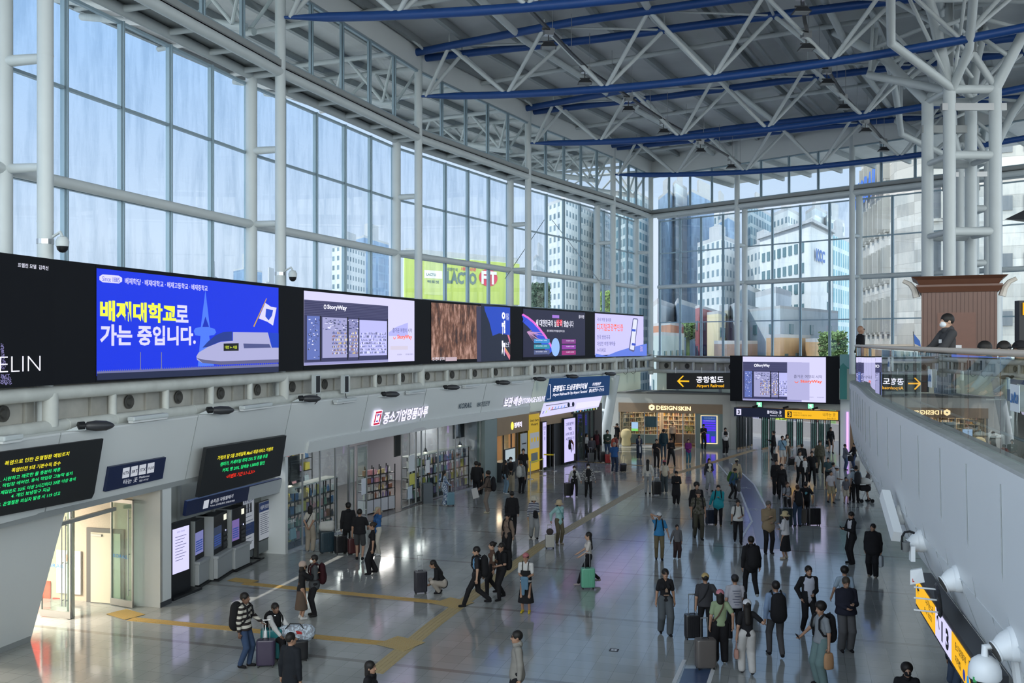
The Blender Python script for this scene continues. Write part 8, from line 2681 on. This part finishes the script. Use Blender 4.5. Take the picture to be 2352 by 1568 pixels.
p=pp(1188,1652,1449,-82,'man in light grey jacket and glasses at the bottom edge, centre',('jacket',(.22,.21,.19)),('pants',K0),hair=('short',(.012,.01,.009)),h=1.74,hands=('down','down'),glasses=True)
held_bag(p,0,K0,'black handbag of the man in the light grey jacket',.34,.28,.12,.0)
p=pp(1166,1284,1178,-30,'person in brown hooded jacket and black cap behind the group in black',('jacket',(.17,.125,.10)),('wide',K0),K0,hat=('cap',K0),hair=('bob',(.02,.015,.012)))
backpack(p,K0,'black backpack on the person in brown hooded jacket',1.0)
p=pp(1176,1229,1127,178,'man in black suit walking away, mid hall left',('jacket',K0),('pants',K0),walk=.10)
p=pp(1226,1236,1138,12,'woman in navy striped shirt, wide grey trousers and cream hat',('long',(.45,.46,.50)),('wide',(.24,.25,.26)),K0,hair=('bob',(.03,.02,.015)),hat=('bucket',(.45,.42,.34)),hands=('belly','down'),pat=('stripe2',),walk=.08)
held_bag(p,0,K0,'black round bag in the arm of the woman in the striped shirt',.30,.26,.16,-.12)
p=pp(1284,1250,1148,32,'woman in pale aqua jacket and straw coloured bucket hat',('jacket',(.28,.46,.46)),('pants',(.10,.085,.055)),(.25,.22,.18),hair=('bob',(.02,.015,.012)),hat=('bucket',(.42,.34,.22)),hands=('handle','handle'),strap=(.10,.30,.30))
p=pp(1352,1343,1219,-88,'young woman with long black hair and white top pulling a mint suitcase',('tee',(.50,.47,.44)),('slim',K0),(.3,.26,.26),hair=('long',(.012,.01,.01)),hands=('front','front'),walk=.34,skin='a')
p=pp(1514,1285,1177,-5,'man in bright blue t-shirt and white cap with one hand at his brow',('tee',(.03,.17,.36)),('pants',(.12,.10,.06)),K0,hat=('cap',(.52,.54,.56)),hands=('side','brow'),bulk=1.1,walk=.04)
backpack(p,K0,'black backpack on the man in the bright blue t-shirt',.95)
p=pp(1555,1283,1204,5,'small boy in grey shirt and dark red trousers holding a hand',('long',(.11,.11,.12)),('wide',(.035,.022,.024)),LG,hands=('down','side'),kid=True,walk=.05)
p=pp(1604,1238,1122,0,'man in dark camouflage t-shirt and cap walking towards the camera',('tee',(.10,.095,.08)),('pants',(.055,.05,.042)),K0,hat=('cap',(.06,.05,.045)),walk=.12,bulk=1.12,pat=('camo','camo'),glasses=True)
backpack(p,K0,'dark backpack on the man in the camouflage t-shirt',.9)
p=pp(1600,1216,1107,4,'person in black with curly hair behind the camouflage man',('jacket',K0),('pants',K0),hair=('curly',(.012,.01,.01)))
p=pp(1650,1207,1113,-15,'woman in teal padded jacket with a navy suitcase',('jacket',(.02,.25,.30)),('pants',K0),(.08,.05,.02),hair=('short',(.012,.01,.01)),hands=('chest','side'),bulk=1.15,walk=.05)
backpack(p,K0,'dark backpack on the woman in the teal jacket',1.0)
p=pp(1629,1127,1052,8,'woman in dark blazer, white top and light grey jeans with long hair',('jacket',(.03,.03,.035)),('wide',(.24,.26,.28)),K0,hair=('long',(.02,.012,.01)),inner=(.5,.48,.42),hands=('belly','down'),walk=.10)
p=pp(1488,1134,1055,165,'woman in long white shirt and light jeans with black hair down her back',('long',(.48,.47,.44)),('pants',(.28,.30,.32)),K0,hair=('long',(.01,.01,.01)),hands=('down','handle'))
p=pp(1526,1131,1057,180,'woman in raspberry cap and white t-shirt with a cream backpack',('tee',(.50,.48,.44)),('wide',(.05,.065,.075)),WH,hair=('tail',(.012,.01,.01)),hat=('cap',(.30,.06,.09)))
backpack(p,(.42,.38,.30),'cream backpack on the woman in the raspberry cap',1.05)
p=pp(1553,1157,1082,0,'person all in loose black with black cap looking down at a phone, centre',('coat',K0),('wide',K0),K0,hat=('cap',K0),hands=('phone','phone'),nod=22,bulk=1.1)
phone(p,1,'white glowing phone of the person in loose black')
p=pp(1682,1146,1073,48,'man in blue and black jacket bending forward, with green backpack',('jacket',(.03,.07,.13)),('pants',K0),K0,hands=('phone','down'),lean=14,nod=18,walk=.12)
backpack(p,(.05,.12,.03),'black and green backpack on the bending man',1.0)
p=pp(1692,1131,1053,182,'woman in cream cap and beige hooded jacket walking away',('jacket',(.32,.27,.19)),('wide',(.10,.10,.10)),LG,hair=('tail',(.012,.01,.01)),hat=('cap',(.45,.38,.26)),walk=.08)
p=pp(1695,1247,1146,-8,'man in white t-shirt and black trousers carrying a dark backpack on one arm',('tee',(.50,.50,.49)),('pants',K0),K0,hands=('belly','down'),walk=.16,bulk=1.1)
backpack(p,K1,'dark backpack hanging on the man in the white t-shirt',.95)
phone(p,1,'dark phone in the lowered hand of the man in the white t-shirt')
p=pp(1725,1370,1229,182,'man in black jacket walking away, right of centre',('jacket',K0),('pants',K0),LG,walk=.24,bulk=1.05)
backpack(p,K0,'flat black backpack on the man in the black jacket',1.2)
p=pp(1765,1271,1150,4,'grey haired man in tan jacket and black trousers',('jacket',(.23,.175,.11)),('pants',K0),K0,hair=('short',(.09,.085,.08)),hands=('belly','chest'),bulk=1.1,nod=10)
p=pp(1804,1283,1174,-130,'woman in straw bucket hat, white blouse and long black skirt',('long',(.50,.50,.52)),('skirt',K0),(.35,.30,.24),hair=('bob',(.02,.015,.01)),hat=('bucket',(.46,.38,.22)),hands=('chest','belly'),bulk=1.1,nod=15)
p=pp(1808,1188,1106,10,'woman in grey t-shirt with backpack straps behind the big suitcase',('tee',(.22,.23,.26)),('pants',K0),K0,hair=('bun',(.03,.015,.01)),hands=('belly','belly'))
backpack(p,K0,'black backpack on the woman in the grey t-shirt',1.0)
p=pp(1832,1209,1113,180,'woman in black top and dark jeans with hair up, between two suitcases',('tank',K0),('jeans',(.03,.05,.09)),K0,hair=('bun',(.05,.025,.015)))
backpack(p,K0,'black backpack on the woman between the two suitcases',1.1)
p=pp(1850,1200,1106,176,'man in black t-shirt with a blue bird print on the back',('tee',K0),('pants',K0),K0,hands=('down','handle'),bulk=1.1)
m_=MB(); m_.add([(-.06,.165,1.28),(.02,.17,1.33),(.07,.165,1.27),(.03,.17,1.20),(-.02,.17,1.24)],[(4,3,2,1,0)]); m_.build('bird_print',cloth((.12,.30,.36)),p['t']).matrix_parent_inverse=Matrix.Identity(4)
p=pp(1783,1136,1055,2,'man in black sweater in front of a woman in black, near the doors',('long',K0),('wide',K0),K0,hands=('chest','down'),bulk=1.08)
p=pp(1795,1146,1056,-4,'long haired woman in black just behind the man in black sweater',('jacket',K0),('pants',K0),K0,hair=('long',(.012,.01,.01)),h=1.66)
p=pp(1797,1068,1000,2,'man in light blue t-shirt and white shorts near the doors',('tee',(.15,.25,.34)),('shorts',(.42,.42,.42)),WH,hands=('down','down'),walk=.12,strap=K0,bulk=1.08)
p=pp(1777,1056,989,-95,'man in black looking at a phone in profile near the doors',('jacket',K0),('pants',K0),K0,hands=('phone','down'))
phone(p,0,'phone of the man in profile near the doors')
p=pp(1808,1062,997,8,'woman in brown and white coat behind the man in white shorts',('jacket',(.07,.05,.045)),('pants',(.12,.10,.08)),LG,inner=(.5,.5,.46),hair=('bob',(.02,.015,.01)),hands=('handle','down'))
p=pp(1842,1088,1019,178,'man in black jacket walking out towards entrance 3',('jacket',K0),('pants',K0),K0)
p=pp(1837,1112,1034,4,'man in white t-shirt with a dark cross strap walking in',('tee',(.50,.51,.52)),('pants',K0),K0,strap=K0,walk=.12,hands=('down','down'))
p=pp(1848,1119,1053,2,'person in black blazer over a white shirt walking in',('jacket',K0),('pants',K0),K0,inner=(.5,.5,.5),glasses=True,h=1.6)
p=pp(1865,1113,1034,-12,'man in black t-shirt taking a wide step right of the blazer',('tee',K0),('pants',K0),K0,walk=.30,hair=('short',(.03,.02,.015)))
held_bag(p,0,K0,'black shoulder bag of the man taking a wide step',.3,.26,.12,-.1)
p=pp(1883,1086,1010,2,'soldier in dark camouflage uniform walking in',('long',(.07,.065,.05)),('pants',(.055,.05,.04)),K0,hat=('cap',(.05,.045,.04)),pat=('camo','camo'),walk=.10,bulk=1.1)
p=pp(1908,1040,980,4,'woman in black dress and heels coming through entrance 3',('long',K0),('midi',K0),K0,hair=('long',(.012,.01,.01)),walk=.08)
held_bag(p,1,K0,'black handbag of the woman in the black dress',.34,.26,.12,-.05)
p=pp(1941,1079,1020,95,'person in grey jacket exchanging a bag by the violet light',('jacket',(.12,.13,.16)),('jeans',JN),K0,hands=('front','front'))
p2=pp(1962,1076,1018,-85,'person in dark jacket facing the one in grey by the violet light',('jacket',K0),('jeans',(.04,.06,.12)),K0,hands=('front','front'))
held_bag(p2,0,K0,'dark bag passed between the two people by the violet light',.34,.3,.14,.06)
p=pp(1902,1118,1055,-15,'adult in dark teal shirt at the back of the group of children',('tee',(.04,.07,.08)),('pants',K0),K0,hands=('belly','down'))
p=pp(1908,1155,1080,14,'child in white and black t-shirt and khaki shorts',('tee',(.42,.40,.42)),('shorts',(.28,.24,.16)),K0,kid=True,walk=.10)
p=pp(1922,1147,1070,80,'child all in white with a white cap',('tee',(.50,.50,.50)),('pants',(.48,.48,.47)),LG,hat=('cap',(.52,.52,.56)),kid=True,hands=('belly','belly'))
p=pp(1914,1132,1063,60,'child with dark hair and red sleeves between the others',('tee',(.30,.30,.33)),('pants',K0),K0,kid=True,h=1.5)
p=pp(1943,1157,1095,-5,'small child in black sleeved grey t-shirt and cream shorts',('tee',(.10,.10,.12)),('shorts',(.38,.34,.27)),K0,kid=True,walk=.05)
p=pp(1966,1154,1069,178,'man with dark backpack and pale blue shirt beside the pushchair',('tee',(.26,.32,.38)),('pants',K0),K0,hands=('down','front'))
backpack(p,K1,'dark backpack on the man beside the pushchair',1.1)
p=pp(1957,1150,1070,170,'child in pale cap half hidden beside the man at the pushchair',('tee',(.42,.45,.5)),('pants',K0),K0,hat=('cap',(.45,.5,.58)),kid=True,h=1.5)
p=pp(1995,1151,1088,-100,'woman in brown shorts behind the pushchair',('tee',(.10,.09,.09)),('shorts',(.12,.09,.07)),K0,hair=('tail',(.015,.012,.01)),hands=('front','front'),h=1.55)
c=FL(1985,1153)
t=thing('pushchair','pushchair with a pale hood near the deck face','pushchair',c)
v,f=volume([ell((0,0,.92),(.33,.30,.22))],.03,.02,clip=lambda X,Y,Z: .86 -Z); o=mesh_obj('hood',v,f,cloth((.50,.50,.48)),None); o.matrix_world=Matrix.Translation(c); par2(o,t)
MB().box(c+Vector((0,0,.66)),(.5,.42,.22)).build('seat_shell',cloth(K0),t,bevel=.05)
MB().tube([c+Vector((-.2,-.2,.06)),c+Vector((.1,0,.6)),c+Vector((.45,.05,1.02))],.018,8).tube([c+Vector((.3,.2,.08)),c+Vector((0,0,.6))],.018,8).build('frame',STEEL,t)
for x,y in ((-.2,-.22),(-.2,.2),(.3,-.2),(.3,.22)): MB().tube([c+Vector((x,y -.02,.09)),c+Vector((x,y+.02,.09))],.09,12).build('wheel',BLACK,t)
p=pp(1956,1294,1175,-78,'man in black suit and white shirt reading his phone in profile',('jacket',K0),('pants',K0),K0,inner=(.5,.5,.52),hands=('phone','phone'),nod=20)
phone(p,0,'phone of the man in black suit seen in profile')
p=pp(2005,1325,1202,-35,'heavy man in black sweater and trousers near the deck face',('jacket',K0),('wide',K0),(.25,.22,.18),bulk=1.25,hands=('down','down'),walk=.04,turn=-20)
held_bag(p,0,(.36,.40,.44),'white and blue plastic bag held by the heavy man in black',.26,.34,.14,.05,'plastic_bag')
p=pp(1857,1456,1298,2,'man in black suit and pale shirt walking towards the camera',('jacket',K0),('pants',K0),K0,inner=(.42,.44,.52),hands=('belly','pocket'),walk=.14)
p=pp(1940,1446,1302,176,'person with black hair and pale blue shirt half hidden behind the man in navy',('tee',(.28,.36,.44)),('pants',K0),K0,hands=('side','down'),hair=('curly',(.012,.01,.01)),h=1.62)
p=pp(1943,1495,1325,0,'big man in navy sweater and grey trousers looking down at his hand',('long',(.016,.017,.028)),('wide',(.085,.085,.09)),K0,hair=('short',(.05,.04,.03)),bulk=1.22,hands=('phone','belly'),nod=22,strap=K0)
p=pp(1886,1574,1383,-72,'young man in grey t-shirt and sage trousers holding up a phone',('tee',(.20,.22,.24)),('wide',(.12,.18,.18)),K0,hair=('curly',(.012,.01,.01)),hands=('down','front'),skin='b',nod=10)
backpack(p,K0,'slim black backpack on the young man in sage trousers',1.1)
phone(p,1,'phone held up by the young man in sage trousers')
held_bag(p,0,(.38,.22,.12),'brown paper bag held by the young man in sage trousers',.22,.34,.12,.03,'paper_bag')
p=pp(1782,1508,1332,180,'man in light blue shirt and grey trousers seen from behind',('long',(.17,.24,.36)),('pants',(.065,.065,.07)),K0,walk=.16,hands=('down','belly'))
backpack(p,K0,'large black backpack on the man in the light blue shirt',1.35)
p=pp(1528,1457,1305,2,'person in black graphic t-shirt, grey jeans and sunglasses',('tee',K0),('wide',(.07,.08,.09)),K0,hair=('tail',(.012,.01,.01)),glasses=True,walk=.10,strap=K0)
m_=MB(); m_.add([(-.03,-.158,1.14),(.04,-.158,1.14),(.035,-.158,1.22),(.0,-.16,1.25),(-.03,-.158,1.22)],[(0,1,2,3,4)]); m_.add([(-.07,-.157,1.05),(.07,-.157,1.05),(.07,-.157,1.08),(-.07,-.157,1.08)],[(0,1,2,3)]); m_.build('shirt_print',cloth((.25,.17,.12)),p['t']).matrix_parent_inverse=Matrix.Identity(4)
p=pp(1620,1471,1316,178,'man in yellow cap and charcoal t-shirt seen from behind',('tee',(.035,.035,.04)),('slim',K0),WH,hat=('cap',(.36,.27,.12)),hands=('down','handle'),bulk=1.15,strap=K0,walk=.06)
p=pp(1654,1522,1354,176,'woman in pink cap and pale green t-shirt seen from behind',('tee',(.22,.28,.17)),('wide',K0),LG,hair=('bob',(.015,.012,.01)),hat=('cap',(.42,.17,.20)),hands=('down','handle'),strap=BR,bulk=1.1,walk=.05)
p=pp(1688,1473,1319,180,'man in dark cap and white printed t-shirt seen from behind',('tee',(.34,.34,.38)),('pants',K0),LG,hat=('cap',(.03,.03,.035)),hands=('down','down'),bulk=1.12,walk=.08)
m_=MB()
for k in range(6): m_.add([(-.11+(k % 2)*.03,.160,1.33 -k*.07),(-.11+(k % 2)*.03,.160,1.345 -k*.07),(.10 -(k % 3)*.03,.160,1.345 -k*.07),(.10 -(k % 3)*.03,.160,1.33 -k*.07)],[(0,1,2,3)])
m_.build('back_print',cloth((.06,.07,.12)),p['t']).matrix_parent_inverse=Matrix.Identity(4)
held_bag(p,1,K0,'black shoulder bag of the man in the white printed t-shirt',.26,.3,.1,-.5,'shoulder_bag')
p=pp(1716,1547,1376,178,'woman in white cap, black t-shirt and loose white trousers with dark side stripes',('tee',K0),('wide',(.44,.43,.42)),K0,hair=('long',(.012,.01,.01)),hat=('cap',(.52,.52,.54)),hands=('down',(.30,-.12,1.25)),walk=.10)
held_bag(p,0,(.36,.20,.16),'small flowered pouch swinging from the hand of the woman in the white cap',.18,.2,.1,.2,'pouch')
p=pp(2083,1728,1524,-10,'woman with curly black hair and black mask at the bottom edge, right',('jacket',K0),('pants',K0),hair=('curly',(.012,.01,.01)),mask=K0,h=1.6)
p=pp(2200,1640,1455,-60,'person in dark jacket and jeans half hidden behind the yellow sign',('jacket',(.014,.018,.03)),('jeans',(.05,.07,.11)),K0,lean=12,h=1.74,walk=.2,Y=16095/830)
p=pp(1347,1053,995,55,'woman in white top and black skirt left of the far luggage group',('long',(.50,.50,.50)),('pants',K0),LG,hair=('long',(.015,.01,.01)),hands=('belly','belly'))
p=pp(1371,1056,981,176,'long haired woman with dark red backpack in the far luggage group',('jacket',K0),('pants',K0),K0,hair=('long',(.012,.01,.01)))
backpack(p,(.05,.01,.015),'dark red backpack in the far luggage group',1.0)
p=pp(1359,1058,1008,0,'person in dark jacket bending over a case in the far luggage group',('jacket',(.05,.05,.06)),('pants',K0),K0,lean=18,h=1.55)
p=pp(1395,1052,987,4,'big man in dark green t-shirt in the far luggage group',('tee',(.03,.05,.04)),('jeans',JN),K0,bulk=1.25,hands=('belly','belly'))
m_=MB(); m_.add([(-.06,-.175,1.25),(.06,-.175,1.25),(.05,-.175,1.32),(-.05,-.175,1.32)],[(0,1,2,3)]); m_.build('shirt_print',cloth((.35,.38,.36)),p['t']).matrix_parent_inverse=Matrix.Identity(4)
p=pp(1413,1056,998,130,'man in red patterned shirt with an orange backpack beside the leaning column',('tee',(.20,.07,.07)),('pants',K0),K0)
backpack(p,(.35,.08,.05),'orange red backpack beside the leaning column',1.1)
p=pp(1411,1086,1015,10,'grey haired man in blue polo shirt pulling a small black case',('tee',(.02,.07,.20)),('pants',NV),LG,hair=('short',(.22,.21,.20)),hands=('pull','down'),walk=.08,bulk=1.12)
p=pp(1417,1031,972,-50,'man in black with hand at his chin by the case shop corner',('tee',K0),('pants',K0),K0,hands=('down','face'))
p=pp(1306,1064,999,178,'man in rust t-shirt with dark backpack facing the lilac poster',('tee',(.13,.05,.035)),('pants',K0),K0,hands=('front','handle'))
backpack(p,K0,'dark backpack on the man facing the lilac poster',1.15)
p=pp(1319,1141,1069,6,'woman in white mask and white shirt over black, holding a hand',('long',(.50,.50,.49)),('pants',K0),WH,inner=K0,mask=(.6,.62,.62),hair=('bun',(.03,.018,.012)),hands=('side','pull'),walk=.14)
p=pp(1351,1144,1064,4,'man in black and white plaid shirt, black cap and white mask',('long',(.40,.40,.40)),('pants',K0),K0,inner=K0,mask=(.6,.62,.62),hat=('cap',K0),hands=('side','side'),walk=.12,pat=('plaid',))
p=pp(1468,1054,998,4,'woman in navy suit with a white paper bag before the case shop',('jacket',NV),('wide',(.02,.03,.05)),LG,hands=('chest','chest'),hair=('bob',(.012,.01,.01)),inner=(.3,.25,.2))
held_bag(p,0,(.5,.52,.54),'white paper bag of the woman in the navy suit',.28,.4,.1,.3,'paper_bag')
p=pp(1508,1074,1008,0,'man in black shirt standing left of his phone checking companion',('tee',K0),('pants',K0),K0,hands=('chest','down'),bulk=1.1)
p=pp(1524,1052,985,178,'person with dark backpack walking into the case shop',('jacket',(.02,.05,.07)),('jeans',(.05,.07,.09)),BR)
backpack(p,(.02,.04,.05),'dark teal backpack on the person walking into the case shop',1.1)
p=pp(1541,1069,1005,2,'man in black shirt checking his phone with one leg out',('long',K0),('pants',K0),K0,hands=('phone','phone'),pose='wide',nod=15)
phone(p,0,'phone of the man in black with one leg out')
p=pp(1581,1065,1011,8,'woman in purple jacket and teal trousers before the case shop',('jacket',(.13,.02,.13)),('pants',(.03,.12,.17)),WH,hair=('short',(.03,.02,.015)),hands=('belly','belly'))
p=pp(1616,1031,974,2,'dark silhouetted man looking at his hands before the violet screen',('tee',K0),('pants',K0),K0,hands=('chest','chest'),nod=15)
p=pp(1666,1042,982,6,'woman in black vest with white sleeves near the entrance doors',('long',(.50,.50,.50)),('wide',K0),WH,hands=('chest','chest'),hair=('short',(.012,.01,.01)))
v,f=volume([cone(p['up'](0,0,p['k93'](1.32)),p['up'](0,0,.02),.178,.168,.69)],.02,.04); mesh_obj('black_vest',v,f,cloth(K0),p['t'])
p=pp(1545,1022,968,10,'shop assistant with black hair inside the case shop',('long',(.40,.33,.28)),('pants',K0),K0,h=1.62)
p=pp(1202,1110,1030,2,'man in black t-shirt standing by the luggage counter boards',('tee',K0),('pants',K0),K0)
p=pp(1173,1130,1049,4,'person in white mask and grey jacket in the luggage shop queue',('jacket',(.04,.045,.05)),('wide',(.30,.26,.2)),K0,inner=K0,mask=(.6,.62,.62),hands=('belly','belly'))
p=pp(1197,1133,1058,150,'person in grey jacket with a white backpack in the luggage shop queue',('long',(.20,.21,.21)),('pants',K0),K0,hands=('belly','down'))
backpack(p,(.36,.37,.36),'white and grey backpack in the luggage shop queue',1.1)
p=pp(1160,1134,1056,120,'woman with long black hair and light jeans in the luggage shop queue',('jacket',K0),('jeans',(.14,.22,.30)),WH,hair=('long',(.012,.01,.01)))
p=pp(1163,1086,1018,160,'clerk in orange top behind the luggage counter',('tee',(.35,.13,.05)),('pants',K0),K0,Y=56.5)
p=pp(1185,1088,1030,10,'clerk with black hair behind the luggage counter',('tee',(.45,.36,.26)),('pants',K0),K0,Y=57.0,h=1.6)
p=pp(1121,1178,1080,-95,'man in brown top and taupe trousers holding a newspaper',('long',(.08,.06,.05)),('pants',(.17,.14,.12)),(.35,.32,.24),hands=('front','front'))
backpack(p,K0,'black backpack on the man holding a newspaper',1.05)
q=hand_pos(p,0); tag(MB().prism([q+Vector(v_) for v_ in ((-.05,-.05,.12),(-.30,-.02,.05),(-.22,-.02,-.38),(.04,-.05,-.30))],(.0,.03,0)).build('newspaper',M('newsprint',(.42,.42,.42),.7)),'open newspaper held by the man in brown','newspaper')
p=pp(1094,1141,1060,172,'person in black looking at the second shop window',('jacket',K0),('pants',K0),LG,hair=('curly',(.012,.01,.01)))
p=pp(1101,1136,1062,160,'second person in black at the far end of the second shop window',('tee',K0),('wide',K0),LG)
p=pp(1020,1161,1080,110,'woman in blue and white patterned dress beside a light blue suitcase',('long',(.04,.08,.17)),('wide',(.04,.08,.17)),WH,hair=('long',(.015,.01,.01)),pat=('flower','flower'),hands=('handle','front'))
for px,py,w,c2,b2 in ((1735,992,'person in lilac shirt and blue jeans outside entrance 3',(.38,.36,.5),(.03,.09,.30)),(1760,993,'person in dark clothes outside entrance 3, left',K0,K0),(1822,997,'person in pale jacket outside entrance 3, middle',(.3,.32,.4),JN),(1870,1000,'person in dark red jacket outside entrance 3, right',(.14,.04,.04),K0)):
 pp(px,py,py -46,170,w,('long',c2),('jeans',b2),K0,h=1.72)
p=pp(1976,0,0,88,'bald man in black t-shirt leaning at the far end of the balustrade',('tee',K0),('pants',K0),hair=('bald',K0),z=ZD,Y=29.2,h=1.76,skin='b',hands=('belly','down'),bulk=1.1,glasses=True)
p=pp(2176,0,0,-88,'man in white mask and dark grey uniform standing behind the handrail',('jacket',(.045,.045,.048)),('pants',K0),z=ZD,Y=15.6,h=1.72,mask=(.62,.66,.68),hands=('table','table'),skin='a',nod=6)
m_=MB(); m_.add([(.04,-.165,1.24),(.12,-.155,1.24),(.12,-.155,1.30),(.04,-.165,1.30)],[(0,1,2,3)]); m_.build('name_badge',M('white_plastic'),p['t']).matrix_parent_inverse=Matrix.Identity(4)
for px,Yd,yaw,w,c2,hr,ht in ((2262,14.3,-100,'person seated on the deck with black hair, leftmost of three',(.05,.07,.09),'short',None),(2306,13.4,-70,'person seated on the deck in pale grey blue top, middle of three',(.22,.28,.34),'short',None),(2346,12.6,-80,'person seated on the deck in olive jacket and black cap, rightmost of three',(.13,.10,.06),'bob',('cap',K0))):
 pp(px,0,0,yaw,w,('jacket',c2),('pants',(.10,.10,.11)),WH,hair=(hr,(.012,.01,.01)),z=ZD,Y=Yd,pose='sit',hat=ht,hands=('lap','lap'),nod=14)
suitcase(624,1514,.50,.66,.28,(.01,.15,.17),8,'large teal suitcase in the lower left group',.28,False)
suitcase(611,1530,.42,.56,.25,(.035,.025,.055),6,'dark purple suitcase in front of the teal one',.42,False)
t=thing('travel_bag','silver wrapped patterned bag lying on top of luggage, lower left','bag',FL(680,1512))
c=FL(682,1512)+Vector((0,0,.62))
v,f=volume([cone((-.28,0,.06),(.26,0,-.03),.15,.17,.8),cone((-.2,0,-.05),(.22,0,-.1),.13,.15,.8)],.018,.05)
o=mesh_obj('bag_body',v,f,cloth((.24,.26,.30),'flower'),None); o.matrix_world=Matrix.Translation(c) @ Matrix.Rotation(R(-10),4,'Y'); par2(o,t)
MB().tube([c+Vector((-.25,-.1,.1)),c+Vector((-.12,-.12,.24)),c+Vector((.1,-.1,.22)),c+Vector((.2,-.1,.08))],.012,6).build('bag_handle',BLACK,t)
MB().add([c+Vector(q_) for q_ in ((.0,-.155,.08),(.14,-.165,.06),(.16,-.165,.0),(.04,-.16,.0))],[(0,1,2,3)]).build('red_patch',cloth((.35,.03,.03)),t)
for dx in (.36,.28): MB().tube([c+Vector((dx,-.04,-.12)),c+Vector((dx,.0,-.12))],.035,10).build('wheel',BLACK,t)
suitcase(684,1516,.46,.42,.34,K0,20,'black case under the silver patterned bag',0,False)
suitcase(966,1362,.38,.60,.26,(.02,.02,.03),15,'black suitcase standing by the crouching woman',.45)
suitcase(1263,1259,.33,.44,.22,(.46,.45,.42),8,'white cabin case by the woman in the aqua jacket',.34)
p0=FL(1263,1259); t=thing('small_bag','dark patterned bag on top of the white cabin case','bag',p0+Vector((0,0,.5)))
v,f=volume([ell((0,0,.1),(.13,.09,.12))],.016,.02); o=mesh_obj('bag_body',v,f,cloth((.05,.04,.04)),None); o.matrix_world=Matrix.Translation(p0+Vector((0,0,.5))); par2(o,t)
suitcase(1350,1351,.42,.56,.26,(.13,.40,.27),6,'mint green suitcase pulled by the young woman',.45)
suitcase(1590,1467,.38,.56,.24,(.015,.015,.018),4,'black ribbed suitcase beside the man in the yellow cap',.48)
suitcase(1620,1535,.46,.62,.28,(.10,.09,.085),6,'grey brown suitcase beside the woman in the pink cap',.45,False)
suitcase(1632,1204,.42,.56,.26,(.015,.025,.05),2,'navy suitcase of the woman in the teal jacket',.5)
suitcase(1508,1137,.44,.62,.28,K0,5,'black suitcase between the two women in white',.4)
t=thing('silver_bag','silver handled bag on the black suitcase between the two women','bag',FL(1508,1137)+Vector((0,0,.7)))
MB().box(FL(1508,1137)+Vector((0,0,.78)),(.28,.14,.16),.1).build('bag_body',STEEL,t,bevel=.02)
suitcase(1304,1140,.34,.60,.26,K0,10,'black suitcase of the woman in white mask',.4)
suitcase(1430,1083,.36,.42,.22,K0,20,'small black case pulled by the grey haired man',.5,True,14)
suitcase(1805,1208,.50,.68,.30,(.02,.03,.032),2,'large dark green suitcase left of the woman with hair up',.45)
suitcase(1869,1206,.52,.66,.32,K0,4,'large black suitcase right of the man with the bird print',.5)
suitcase(1842,1203,.32,.55,.24,(.14,.13,.12),0,'grey suitcase between the two large dark ones',.4)
suitcase(1816,1068,.40,.44,.24,K0,20,'black wheeled case near the doors',.5,True,16)
suitcase(1034,1161,.36,.55,.24,(.14,.26,.33),20,'light blue suitcase beside the woman in the patterned dress',.3)
suitcase(750,1269,.50,.70,.32,(.015,.035,.05),25,'tall navy suitcase with a white bag on top by the shop',0)
p0=FL(750,1269); t=thing('white_tote','bulging white bag on top of the tall navy suitcase','bag',p0+Vector((0,0,.8)))
v,f=volume([cone((-.12,0,.14),(.14,0,.14),.15,.15,.9),cone((-.16,0,.26),(.2,0,.3),.08,.08,.9)],.016,.05); o=mesh_obj('bag_body',v,f,cloth((.42,.42,.40)),None); o.matrix_world=Matrix.Translation(p0+Vector((0,0,.76))); par2(o,t)
suitcase(782,1271,.42,.58,.28,K0,30,'black suitcase right of the tall navy one',.2)
suitcase(812,1272,.42,.50,.28,(.06,.012,.014),20,'dark red trimmed suitcase by the man in the black cap',.3)
suitcase(1316,1062,.34,.50,.22,K0,10,'black case beside the man facing the lilac poster',.4)
suitcase(1357,1062,.40,.55,.26,(.06,.065,.07),8,'grey case in the far luggage group, leftmost',.3)
suitcase(1384,1062,.40,.60,.26,K0,8,'black case in the far luggage group, middle',.3)
suitcase(1396,1064,.34,.5,.24,(.30,.02,.02),8,'red case in the far luggage group, rightmost',.2)
suitcase(1780,1058,.30,.4,.2,K0,8,'small black case at the feet of the man with a phone by the doors',.4)
